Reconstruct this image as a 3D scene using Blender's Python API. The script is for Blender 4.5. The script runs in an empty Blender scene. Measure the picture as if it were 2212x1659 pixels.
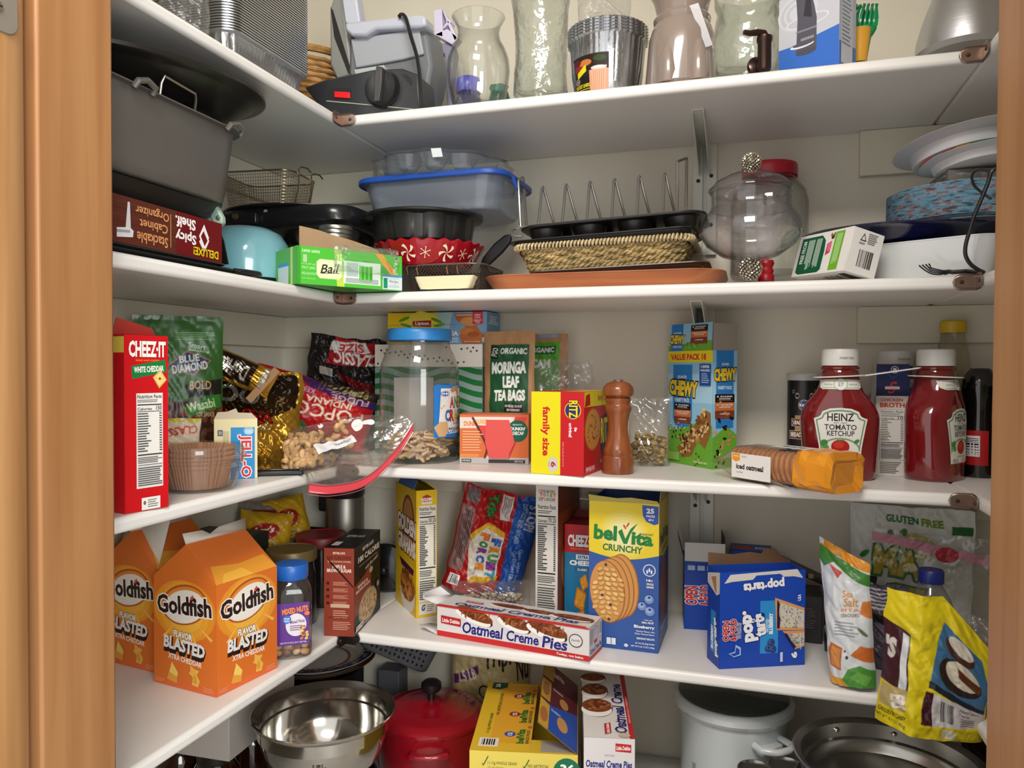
import bpy, math, random
import numpy as np
from mathutils import Vector, Matrix, noise
from mathutils.geometry import tessellate_polygon
random.seed(7)
D = bpy.data; SC = bpy.context.scene; COL = SC.collection
pi = math.pi; sin = math.sin; cos = math.cos; rad = math.radians

# ------------------------------------------------------------------ camera, light, exposure
F = 1643.7; YAW = .3009; PIT = .0201; ROL = .0044; CZ = .95
FW = Vector((-sin(YAW)*cos(PIT), cos(YAW)*cos(PIT), -sin(PIT)))
_r = Vector((cos(YAW), sin(YAW), 0)); _u = _r.cross(FW)
RT = cos(ROL)*_r + sin(ROL)*_u; UP = cos(ROL)*_u - sin(ROL)*_r
cd = D.cameras.new('camera'); cam = D.objects.new('camera', cd); COL.objects.link(cam)
cd.sensor_width = 36; cd.lens = F/2212*36; cd.clip_start = .02
cam.matrix_world = Matrix(((RT.x, UP.x, -FW.x, 0), (RT.y, UP.y, -FW.y, 0), (RT.z, UP.z, -FW.z, CZ), (0, 0, 0, 1)))
SC.camera = cam

def lin(h):
    h = h.lstrip('#')
    if len(h) == 3: h = ''.join(c*2 for c in h)
    r = []
    for i in (0, 2, 4):
        c = int(h[i:i+2], 16)/255
        r.append(c/12.92 if c <= .04045 else ((c+.055)/1.055)**2.4)
    return tuple(r) + (1.,)

w = D.worlds.new('room'); SC.world = w; w.use_nodes = True
w.node_tree.nodes['Background'].inputs[0].default_value = (1.0, .985, .965, 1)
w.node_tree.nodes['Background'].inputs[1].default_value = 1.02

def area(name, loc, tgt, sx, sy, watts, col):
    l = D.lights.new(name, 'AREA'); l.shape = 'RECTANGLE'; l.size = sx; l.size_y = sy; l.energy = watts; l.color = col
    o = D.objects.new(name, l); COL.objects.link(o); o.location = loc
    o.rotation_euler = (Vector(tgt)-Vector(loc)).to_track_quat('-Z', 'Y').to_euler(); return o
area('ceiling_lamp', (-.1, -.5, 2.65), (-.2, 1.5, .9), .9, .5, 40, (1., .93, .84))
area('room_window', (1.5, -1.3, 1.35), (-.1, 1.6, .8), 1.2, 1.4, 50, (.96, 1., .98))
SC.view_settings.view_transform = 'Standard'; SC.view_settings.look = 'None'
SC.view_settings.gamma = 1; SC.view_settings.use_curve_mapping = False
SC.view_settings.exposure = .2
SC.cycles.transparent_max_bounces = 32; SC.cycles.max_bounces = 10
SC.cycles.caustics_reflective = False; SC.cycles.caustics_refractive = False

# ------------------------------------------------------------------ where things stand
S1, S2, S3, S4, S0 = 1.506, 1.1155, .7341, .3625, 0.
XL, XR, YF, YB, YD = -.861, .377, 1.5, 1.875, .80
XWL, XWR = -1.264, .777
def ray(px, py): return FW + RT*((px-1106)/F) + UP*((829.5-py)/F)
def P(px, py, z):                                                   # the point of a level seen at a pixel
    d = ray(px, py); t = (z-CZ)/d.z; return Vector((d.x*t, d.y*t, z))
def at(px, py, Y):                                                  # the point at a depth Y
    d = ray(px, py); t = Y/d.y; return Vector((d.x*t, Y, CZ+d.z*t))
def zat(p, py):                                                     # the height above p seen on a row
    a = Vector((p[0], p[1], 0)); k = 829.5-py
    return CZ + (k*a.dot(FW)-F*a.dot(UP))/(F*UP.z-k*FW.z)

# ------------------------------------------------------------------ materials
MATS = {}
def newmat(name):
    m = D.materials.new(name); m.use_nodes = True; nt = m.node_tree
    b = nt.nodes['Principled BSDF']; return m, nt, b
def mat(name, hx='#888', rough=.5, metal=0., bump=0., bs=80., var=0., vs=14., coat=0., stretch=None, spec=.5, dist=.002):
    if name in MATS: return MATS[name]
    m, nt, b = newmat(name); c = lin(hx)
    b.inputs['Base Color'].default_value = c; b.inputs['Roughness'].default_value = rough; b.inputs['Metallic'].default_value = metal
    b.inputs['Coat Weight'].default_value = coat; b.inputs['Specular IOR Level'].default_value = spec
    if var or bump:
        tc = nt.nodes.new('ShaderNodeTexCoord'); mp = nt.nodes.new('ShaderNodeMapping')
        nt.links.new(tc.outputs['Object'], mp.inputs[0])
        if stretch: mp.inputs['Scale'].default_value = stretch
    if var:
        n = nt.nodes.new('ShaderNodeTexNoise'); n.inputs['Scale'].default_value = vs; n.inputs['Detail'].default_value = 5
        nt.links.new(mp.outputs[0], n.inputs['Vector'])
        r = nt.nodes.new('ShaderNodeValToRGB'); r.color_ramp.elements[0].position = .3; r.color_ramp.elements[1].position = .7
        r.color_ramp.elements[0].color = tuple(x*(1-var) for x in c[:3])+(1,); r.color_ramp.elements[1].color = tuple(min(1, x*(1+var)) for x in c[:3])+(1,)
        nt.links.new(n.outputs[0], r.inputs[0]); nt.links.new(r.outputs[0], b.inputs['Base Color'])
    if bump:
        n = nt.nodes.new('ShaderNodeTexNoise'); n.inputs['Scale'].default_value = bs; n.inputs['Detail'].default_value = 4
        nt.links.new(mp.outputs[0], n.inputs['Vector'])
        k = nt.nodes.new('ShaderNodeBump'); k.inputs['Strength'].default_value = bump; k.inputs['Distance'].default_value = dist
        nt.links.new(n.outputs[0], k.inputs['Height']); nt.links.new(k.outputs[0], b.inputs['Normal'])
    MATS[name] = m; return m
def clear(name, hx='#ffffff', rough=.04, haze=0., hz='#dddddd', ior=1.45, bump=0., bs=40., edge=.35):     # thin glass and clear plastic
    if name in MATS: return MATS[name]
    m, nt, b = newmat(name); nt.nodes.remove(b); N = nt.nodes.new; L = nt.links.new
    t = N('ShaderNodeBsdfTransparent'); t.inputs[0].default_value = lin(hx)
    g = N('ShaderNodeBsdfGlossy'); g.inputs['Roughness'].default_value = rough; g.inputs['Color'].default_value = (1, 1, 1, 1)
    lw = N('ShaderNodeLayerWeight'); lw.inputs[0].default_value = .5; fr = lw
    pw = N('ShaderNodeMath'); pw.operation = 'POWER'; pw.inputs[1].default_value = 3.2; L(lw.outputs['Facing'], pw.inputs[0])
    ma = N('ShaderNodeMath'); ma.operation = 'MULTIPLY_ADD'; ma.inputs[1].default_value = .55*(ior/1.5); ma.inputs[2].default_value = .045; L(pw.outputs[0], ma.inputs[0])
    mx = N('ShaderNodeMixShader'); L(ma.outputs[0], mx.inputs[0])
    body = t.outputs[0]; pe = N('ShaderNodeMath'); pe.operation = 'POWER'; pe.inputs[1].default_value = 3.6; L(lw.outputs['Facing'], pe.inputs[0])   # longer path through the wall near the limb
    mc = N('ShaderNodeMix'); mc.data_type = 'RGBA'; L(pe.outputs[0], mc.inputs[0]); c0 = lin(hx); mc.inputs[6].default_value = c0; mc.inputs[7].default_value = (c0[0]*edge, c0[1]*edge, c0[2]*edge, 1); L(mc.outputs[2], t.inputs[0])
    if haze:
        df = N('ShaderNodeBsdfDiffuse'); df.inputs[0].default_value = lin(hz)
        tr = N('ShaderNodeBsdfTranslucent'); tr.inputs[0].default_value = lin(hz)
        m1 = N('ShaderNodeMixShader'); m1.inputs[0].default_value = .4; L(df.outputs[0], m1.inputs[1]); L(tr.outputs[0], m1.inputs[2])
        m2 = N('ShaderNodeMixShader'); m2.inputs[0].default_value = haze; L(t.outputs[0], m2.inputs[1]); L(m1.outputs[0], m2.inputs[2]); body = m2.outputs[0]
    L(body, mx.inputs[1]); L(g.outputs[0], mx.inputs[2])
    if bump:
        tc = N('ShaderNodeTexCoord'); n = N('ShaderNodeTexNoise'); n.inputs['Scale'].default_value = bs; n.inputs['Detail'].default_value = 2
        k = N('ShaderNodeBump'); k.inputs['Strength'].default_value = bump; k.inputs['Distance'].default_value = .01
        L(tc.outputs['Object'], n.inputs['Vector']); L(n.outputs[0], k.inputs['Height']); L(k.outputs[0], g.inputs['Normal']); L(k.outputs[0], lw.inputs['Normal'])
    L(mx.outputs[0], nt.nodes['Material Output'].inputs[0]); MATS[name] = m; return m
def inkmat(name, rough=.42, coat=0., metal=0.):                      # flat print: the colour is stored per point
    if name in MATS: return MATS[name]
    m, nt, b = newmat(name); a = nt.nodes.new('ShaderNodeAttribute'); a.attribute_name = 'Col'
    nt.links.new(a.outputs['Color'], b.inputs['Base Color']); b.inputs['Roughness'].default_value = rough
    b.inputs['Coat Weight'].default_value = coat; b.inputs['Metallic'].default_value = metal; b.inputs['Specular IOR Level'].default_value = .3
    MATS[name] = m; return m
GOLDINK = inkmat('metal_print', .22, 0, .65); INK = inkmat('card_print', .4); FILMINK = inkmat('film_print', .36, .06)
def woodmat(name, h0, h1, rough=.4, sc=(1, 1, .06), ws=34.):
    if name in MATS: return MATS[name]
    m, nt, b = newmat(name); N = nt.nodes.new; L = nt.links.new
    tc = N('ShaderNodeTexCoord'); mp = N('ShaderNodeMapping'); mp.inputs['Scale'].default_value = sc; L(tc.outputs['Object'], mp.inputs[0])
    n = N('ShaderNodeTexNoise'); n.inputs['Scale'].default_value = ws; n.inputs['Detail'].default_value = 7; n.inputs['Distortion'].default_value = .6
    L(mp.outputs[0], n.inputs['Vector']); r = N('ShaderNodeValToRGB'); r.color_ramp.elements[0].position = .28; r.color_ramp.elements[1].position = .72
    r.color_ramp.elements[0].color = lin(h0); r.color_ramp.elements[1].color = lin(h1); L(n.outputs[0], r.inputs[0]); L(r.outputs[0], b.inputs['Base Color'])
    b.inputs['Roughness'].default_value = rough; MATS[name] = m; return m

# ------------------------------------------------------------------ meshes
class MB:
    def __init__(s): s.v = []; s.f = []
    def add(s, v, f):
        n = len(s.v); s.v += [tuple(p) for p in v]; s.f += [tuple(i+n for i in q) for q in f]; return s
    def box(s, x0, y0, z0, x1, y1, z1):
        return s.add([(x0, y0, z0), (x1, y0, z0), (x1, y1, z0), (x0, y1, z0), (x0, y0, z1), (x1, y0, z1), (x1, y1, z1), (x0, y1, z1)],
                     [(3, 2, 1, 0), (4, 5, 6, 7), (0, 1, 5, 4), (1, 2, 6, 5), (2, 3, 7, 6), (3, 0, 4, 7)])
    def lathe(s, prof, n=36, c=(0, 0, 0), sx=1., sy=1., mod=None):
        v = []; f = []; k = len(prof)
        for i in range(n):
            a = 2*pi*i/n
            for r, z in prof:
                if mod: r, z = mod(a, r, z)
                v.append((c[0]+r*cos(a)*sx, c[1]+r*sin(a)*sy, c[2]+z))
        for i in range(n):
            j = (i+1) % n
            for q in range(k-1): f.append((i*k+q, j*k+q, j*k+q+1, i*k+q+1))
        return s.add(v, f)
    def tube(s, pts, r, n=8, closed=False):
        pts = [Vector(p) for p in pts]; m = len(pts); v = []; f = []
        rr = r if callable(r) else (lambda t: r); nrm = None
        for i, p in enumerate(pts):
            a = pts[(i-1) % m] if (closed or i) else p; b = pts[(i+1) % m] if (closed or i < m-1) else p
            t = (b-a).normalized()
            if nrm is None: nrm = t.orthogonal().normalized()
            nrm = (nrm-t*nrm.dot(t)); nrm = nrm.normalized() if nrm.length > 1e-6 else t.orthogonal().normalized()
            bn = t.cross(nrm); q = rr(i/max(1, m-1))
            for k in range(n): v.append(p+(nrm*cos(2*pi*k/n)+bn*sin(2*pi*k/n))*q)
        for i in range(m if closed else m-1):
            j = (i+1) % m
            for k in range(n): f.append((i*n+k, i*n+(k+1) % n, j*n+(k+1) % n, j*n+k))
        if not closed: f.append(tuple(range(n-1, -1, -1))); f.append(tuple((m-1)*n+k for k in range(n)))
        return s.add(v, f)
    def prism(s, poly, a, b, ax='z'):                                # a polygon pulled from a to b along an axis
        n = len(poly); mk = {'z': lambda p, h: (p[0], p[1], h), 'y': lambda p, h: (p[0], h, p[1]), 'x': lambda p, h: (h, p[0], p[1])}[ax]
        v = [mk(p, a) for p in poly]+[mk(p, b) for p in poly]
        return s.add(v, [tuple(range(n-1, -1, -1)), tuple(range(n, 2*n))]+[(i, (i+1) % n, n+(i+1) % n, n+i) for i in range(n)])
    def ball(s, c, r, n=12, m=8, sz=1., sx=1., sy=1.):
        prof = [(max(1e-4, r*sin(pi*i/m)), -r*sz*cos(pi*i/m)) for i in range(m+1)]
        return s.lathe(prof, n, c, sx, sy)
    def grid(s, fn, nu, nv, wrap=False):
        v = [fn(i/nu, j/nv) for j in range(nv+1) for i in range(nu+(0 if wrap else 1))]; k = nu+(0 if wrap else 1)
        f = [(j*k+i, j*k+(i+1) % k, (j+1)*k+(i+1) % k, (j+1)*k+i) for j in range(nv) for i in range(nu)]
        return s.add(v, f)
    def quad(s, *p): return s.add(p, [tuple(range(len(p)))])
    def xf(s, m): s.v = [tuple(m @ Vector(p)) for p in s.v]; return s
    def map(s, fn): s.v = [tuple(fn(*p)) for p in s.v]; return s
    def build(s, name, m, parent=None, bevel=0, solid=0, sub=0, ang=38, seg=2, flat=False):
        me = D.meshes.new(name); me.from_pydata(s.v, [], s.f); me.update()
        if not flat:
            me.shade_smooth(); me.set_sharp_from_angle(angle=rad(ang))
        me.materials.append(m); o = D.objects.new(name, me); COL.objects.link(o)
        if parent is not None: o.parent = parent
        if solid: k = o.modifiers.new('thick', 'SOLIDIFY'); k.thickness = solid; k.offset = 0
        if bevel: k = o.modifiers.new('bevel', 'BEVEL'); k.width = bevel; k.segments = seg; k.limit_method = 'ANGLE'; k.angle_limit = rad(35)
        if sub: k = o.modifiers.new('sub', 'SUBSURF'); k.levels = sub; k.render_levels = sub
        return o
def tag(o, label, cat, group=None, kind=None):
    if label: o['label'] = label
    if cat: o['category'] = cat
    if group: o['group'] = group
    if kind: o['kind'] = kind
    return o
def E(name, label, cat, loc=(0, 0, 0), rz=0., group=None, rx=0., ry=0.):
    o = D.objects.new(name, None); COL.objects.link(o); o.location = loc; o.rotation_euler = (rx, ry, rz); o.empty_display_size = .02
    return tag(o, label, cat, group)
def struct(o): o['kind'] = 'structure'; return o
def dup(o, loc=None, rot=None, label=None, parent=None):
    c = o.copy(); COL.objects.link(c)
    if parent is not None: c.parent = parent
    if loc is not None: c.location = loc
    if rot is not None: c.rotation_euler = rot
    if label: c['label'] = label
    for ch in list(o.children): dup(ch, parent=c)
    return c
def rrect(w, d, r, n=5, cx=0., cy=0.):                              # rounded rectangle outline
    o = []
    for (sx, sy, a0) in ((1, 1, 0), (-1, 1, 90), (-1, -1, 180), (1, -1, 270)):
        for i in range(n+1):
            a = rad(a0+90*i/n); o.append((cx+sx*(w/2-r)+r*cos(a), cy+sy*(d/2-r)+r*sin(a)))
    return o
def loft(mb, rings, cap0=False, cap1=False):                         # rings: lists of 3-D points of equal length
    n = len(rings[0]); v = [p for q in rings for p in q]
    f = [(i*n+k, i*n+(k+1) % n, (i+1)*n+(k+1) % n, (i+1)*n+k) for i in range(len(rings)-1) for k in range(n)]
    if cap0: f.append(tuple(range(n-1, -1, -1)))
    if cap1: f.append(tuple((len(rings)-1)*n+k for k in range(n)))
    return mb.add(v, f)
def tray(w, d, h, t=.0015, slope=.01, r=.03, lip=.008, n=5, bot=True, br=.008):  # open pan: outside up, lip, inside down
    def R(z, dw, rr): return [(x, y, z) for x, y in rrect(w+dw, d+dw, max(.002, rr), n)]
    s2 = -2*slope
    return loft(MB(), [R(0, s2-2*br, r-.004), R(br*.13, s2-br, r-.002), R(br*.5, s2-br*.27, r), R(br, s2+.001, r), R(h-.002, 0, r), R(h-.002, 2*lip, r+lip), R(h, 2*lip, r+lip), R(h, -.002, r), R(.004+t, s2-2*t, r), R(t, s2-.01, r-.004)], cap0=True, cap1=bot)

# ------------------------------------------------------------------ flat print
TG = {}
def tgeo(s, b, sh):
    k = (s, b, sh)
    if k not in TG:
        c = D.curves.new('t', 'FONT'); c.body = s; c.offset = b; c.shear = sh; c.resolution_u = 2
        o = D.objects.new('t', c); me = o.to_mesh(); me.calc_loop_triangles()
        v = np.array([p.co[:2] for p in me.vertices]).reshape(-1, 2)
        t = np.array([q.vertices[:] for q in me.loop_triangles]).reshape(-1, 3)
        o.to_mesh_clear(); D.objects.remove(o); D.curves.remove(c); TG[k] = (v, t)
    return TG[k]
def refine(T, L):
    out = []
    for _ in range(16):
        e = np.linalg.norm(T-np.roll(T, -1, 1), axis=2); k = e.argmax(1); bad = e.max(1) > L
        out.append(T[~bad]); T = T[bad]; k = k[bad]
        if not len(T): break
        i = np.arange(len(T)); a = T[i, k]; b = T[i, (k+1) % 3]; c = T[i, (k+2) % 3]; m = (a+b)/2
        T = np.concatenate([np.stack([a, m, c], 1), np.stack([m, b, c], 1)])
    else: out.append(T)
    return np.concatenate(out)
def tri_poly(pts):
    t = tessellate_polygon([[Vector((x, y, 0)) for x, y in pts]]); p = np.array(pts)
    return p[np.array(t).reshape(-1, 3)] if len(t) else np.zeros((0, 3, 2))
def ell(cx, cy, rx, ry, rot=0, n=28, a0=0, a1=360):
    o = []; full = a1-a0 >= 360
    for i in range(n if full else n+1):
        a = rad(a0+(a1-a0)*i/n); x = rx*cos(a); y = ry*sin(a); q = rad(rot); o.append((cx+x*cos(q)-y*sin(q), cy+x*sin(q)+y*cos(q)))
    return o
rng = random.Random(3)
def lines(x0, y0, x1, y1, n, col='#555', fill=.45, rag=.3):
    h = (y1-y0)/n; return [('r', x0, y1-(i+1)*h+h*(1-fill)/2, x1-(x1-x0)*rag*rng.random(), y1-i*h-h*(1-fill)/2, col) for i in range(n)]
def vlines(x0, y0, x1, y1, n, col='#555', fill=.45, rag=.3):
    h = (x1-x0)/n; return [('r', x0+i*h+h*(1-fill)/2, y0+(y1-y0)*rag*rng.random(), x0+(i+1)*h-h*(1-fill)/2, y1, col) for i in range(n)]
def barcode(x0, y0, x1, y1, n=22, bg='#fff', vert=False):
    o = [('r', x0, y0, x1, y1, bg)] if bg else []
    a, b = (y0, y1) if vert else (x0, x1); q = (b-a)/(n+2); c = a+q
    while c < b-2*q:
        ww = q*rng.choice((.5, .5, 1, 1.4))
        o.append(('r', x0+(x1-x0)*.08, c, x1-(x1-x0)*.08, c+ww, '#111') if vert else ('r', c, y0+(y1-y0)*.1, c+ww, y1-(y1-y0)*.06, '#111')); c += ww+q*rng.choice((.5, .8, 1.2))
    return o
def nutri(x0, y0, x1, y1, cal, bg='#e8e4de', n=16, ink='#151515', two=None):
    w = x1-x0; h = y1-y0; X = lambda t: x0+w*t; Y = lambda t: y0+h*t
    o = [('r', x0, y0, x1, y1, bg), ('t', 'Nutrition Facts', X(.04), Y(.945), X(.96), Y(.985), ink, 0, .02)]
    o += lines(X(.04), Y(.9), X(.9), Y(.935), 2, '#555')+[('r', X(.04), Y(.872), X(.96), Y(.884), ink)]
    o += [('t', 'Calories', X(.04), Y(.82), X(.5 if two else .58), Y(.85), ink, 0, .02), ('t', cal, X(.56 if two else .74), Y(.82), X(.75 if two else .96), Y(.865), ink, 0, .02)]
    if two: o += [('t', two, X(.8), Y(.82), X(.98), Y(.865), ink, 0, .02)]
    o += [('r', X(.04), Y(.803), X(.96), Y(.81), ink)]
    for i in range(n):
        y = .79-i*(.42/n)
        o += [('r', X(.04), Y(y-.012), X(.3+.25*rng.random()), Y(y), '#444'), ('r', X(.86), Y(y-.012), X(.96), Y(y), '#444')]
    o += [('r', X(.04), Y(.345), X(.96), Y(.357), ink)]+lines(X(.04), Y(.26), X(.96), Y(.33), 4, '#555')+[('r', X(.04), Y(.24), X(.96), Y(.246), ink)]
    return o+lines(X(.04), Y(.02), X(.96), Y(.225), 9, '#555', .5, .15)
def item_tris(it, w, h):
    k = it[0]
    if k == 'r': _, x0, y0, x1, y1, col = it; pts = np.array([[x0, y0], [x1, y0], [x1, y1], [x0, y1]])*(w, h); return pts[np.array([[0, 1, 2], [0, 2, 3]])], col
    if k == 'e':
        _, cx, cy, rx, ry, col = it[:6]; rot = it[6] if len(it) > 6 else 0; return tri_poly([tuple(p) for p in ell(cx*w, cy*h, rx*w, ry*h, rot)]), col
    if k == 'p': _, pts, col = it; return tri_poly([(x*w, y*h) for x, y in pts]), col
    _, s, x0, y0, x1, y1, col = it[:7]; rot = it[7] if len(it) > 7 else 0; b = it[8] if len(it) > 8 else .012; sh = it[9] if len(it) > 9 else 0
    ref = it[10] if len(it) > 10 else b
    v, t = tgeo(s, b, sh); vr = tgeo(s, ref, sh)[0]
    if not len(t): return np.zeros((0, 3, 2)), col
    lo = vr.min(0); hi = vr.max(0); q = (v-lo)/(hi-lo)-.5
    bw, bh = (x1-x0)*w, (y1-y0)*h
    if abs(sin(rad(rot))) > .95: bw, bh = bh, bw
    q = q*(bw, bh); c, s_ = cos(rad(rot)), sin(rad(rot))
    return (np.stack([q[:, 0]*c-q[:, 1]*s_, q[:, 0]*s_+q[:, 1]*c], 1)+((x0+x1)/2*w, (y0+y1)/2*h))[t], col
def art(name, parent, items, w, h, fn, m=None, fine=None, e0=.0003, de=2e-5):
    V = []; FC = []; CO = []; nv = 0
    for li, it in enumerate(items):
        T, col = item_tris(it, w, h)
        if not len(T): continue
        if fine: T = refine(T, fine)
        pts, inv = np.unique(np.round(T.reshape(-1, 2), 6), axis=0, return_inverse=True); inv = inv.reshape(-1, 3)
        off = e0+de*li; V += [tuple(fn(x, y, off)) for x, y in pts]
        a = pts[inv[:, 0]]; b_ = pts[inv[:, 1]]; c_ = pts[inv[:, 2]]
        cr = (b_[:, 0]-a[:, 0])*(c_[:, 1]-a[:, 1])-(b_[:, 1]-a[:, 1])*(c_[:, 0]-a[:, 0]); ok = abs(cr) > 1e-12
        inv = inv[ok]; cr = cr[ok]; inv[cr < 0] = inv[cr < 0][:, ::-1]
        FC += [tuple(r) for r in (inv+nv).tolist()]; CO += [lin(col)]*len(pts); nv += len(pts)
    me = D.meshes.new(name); me.from_pydata(V, [], FC); me.update()
    if fine: me.shade_smooth()
    at_ = me.attributes.new('Col', 'FLOAT_COLOR', 'POINT'); at_.data.foreach_set('color', np.array(CO, dtype=np.float32).ravel())
    me.materials.append(m or INK); o = D.objects.new(name, me); COL.objects.link(o); o.parent = parent
    return o
def raster(items, w, h, nx, ny, base):                               # flat print sampled on an (ny, nx) lattice of points
    k = 2; X, Y = nx*k, ny*k; img = np.empty((Y, X, 3), np.float32); img[:] = lin(base)[:3]
    for it in items:
        T, col = item_tris(it, w, h); c = lin(col)[:3]
        for t in T:
            t = t/(w, h)*(X-1, Y-1); x0, y0 = np.maximum(np.ceil(t.min(0)), 0).astype(int); x1, y1 = np.minimum(np.floor(t.max(0)), (X-1, Y-1)).astype(int)
            if x1 < x0 or y1 < y0: continue
            gx, gy = np.meshgrid(np.arange(x0, x1+1), np.arange(y0, y1+1)); a, b, d = t
            e = lambda p, q: (q[0]-p[0])*(gy-p[1])-(q[1]-p[1])*(gx-p[0])
            e0, e1, e2 = e(a, b), e(b, d), e(d, a); m = ((e0 >= -1e-6) & (e1 >= -1e-6) & (e2 >= -1e-6)) | ((e0 <= 1e-6) & (e1 <= 1e-6) & (e2 <= 1e-6))
            img[y0:y1+1, x0:x1+1][m] = c
    return img.reshape(ny, k, nx, k, 3).mean((1, 3))
def lattice(name, parent, P_, C_, m):                                # a fine sheet with a stored colour per point
    ny, nx = P_.shape[:2]; me = D.meshes.new(name); n = nx*ny; f = (nx-1)*(ny-1)
    I = np.arange(n).reshape(ny, nx); Q = np.stack([I[:-1, :-1], I[:-1, 1:], I[1:, 1:], I[1:, :-1]], -1).reshape(-1, 4)
    me.vertices.add(n); me.vertices.foreach_set('co', P_.reshape(-1).astype(np.float32)); me.loops.add(f*4); me.loops.foreach_set('vertex_index', Q.reshape(-1).astype(np.int32))
    me.polygons.add(f); me.polygons.foreach_set('loop_start', np.arange(0, f*4, 4, dtype=np.int32)); me.update(calc_edges=True); me.validate(); me.shade_smooth()
    a = me.attributes.new('Col', 'FLOAT_COLOR', 'POINT'); a.data.foreach_set('color', np.concatenate([C_.reshape(-1, 3), np.ones((n, 1), np.float32)], 1).astype(np.float32).ravel())
    me.materials.append(m); o = D.objects.new(name, me); COL.objects.link(o); o.parent = parent; return o
def ot(s, x0, y0, x1, y1, col, oc, rot=0, b=.03, o=.05, sh=0):       # outlined lettering
    return [('t', s, x0, y0, x1, y1, oc, rot, b+o, sh, b), ('t', s, x0, y0, x1, y1, col, rot, b, sh)]

def carton(name, label, cat, a, b, d, h, body, F_=None, R_=None, L_=None, T_=None, z=None, group=None, top=True, m=None, tilt=0, rough=.45):
    """Folding box: front-bottom-left a and front-bottom-right b on the shelf, depth d, height h. Returns (thing, width)."""
    a = Vector(a); b = Vector(b); w = (b-a).length; rz = math.atan2(b.y-a.y, b.x-a.x)
    t = E(name, label, cat, a, rz, group); t.rotation_euler.x = tilt
    bm = mat('card_'+body.strip('#'), body, rough)
    mb = MB().box(0, 0, 0, w, d, h)
    if not top:                                                       # open top: walls with thickness
        mb = MB(); k = .0012
        mb.add([(0, 0, 0), (w, 0, 0), (w, d, 0), (0, d, 0), (0, 0, h), (w, 0, h), (w, d, h), (0, d, h), (k, k, h), (w-k, k, h), (w-k, d-k, h), (k, d-k, h), (k, k, k), (w-k, k, k), (w-k, d-k, k), (k, d-k, k)],
               [(3, 2, 1, 0), (0, 1, 5, 4), (1, 2, 6, 5), (2, 3, 7, 6), (3, 0, 4, 7), (4, 5, 9, 8), (5, 6, 10, 9), (6, 7, 11, 10), (7, 4, 8, 11), (8, 9, 13, 12), (9, 10, 14, 13), (10, 11, 15, 14), (11, 8, 12, 15), (12, 13, 14, 15)])
    mb.build('box_body', bm, t, bevel=.0012 if top else 0, seg=1)
    if F_: art('front_print', t, F_, w, h, lambda x, y, o: (x, -o, y), m)
    if R_: art('side_print', t, R_, d, h, lambda x, y, o: (w+o, x, y), m)
    if L_: art('side_print', t, L_, d, h, lambda x, y, o: (-o, d-x, y), m)
    if T_: art('top_print', t, T_, w, d, lambda x, y, o: (x, y, h+o), m)
    return t, w

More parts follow.
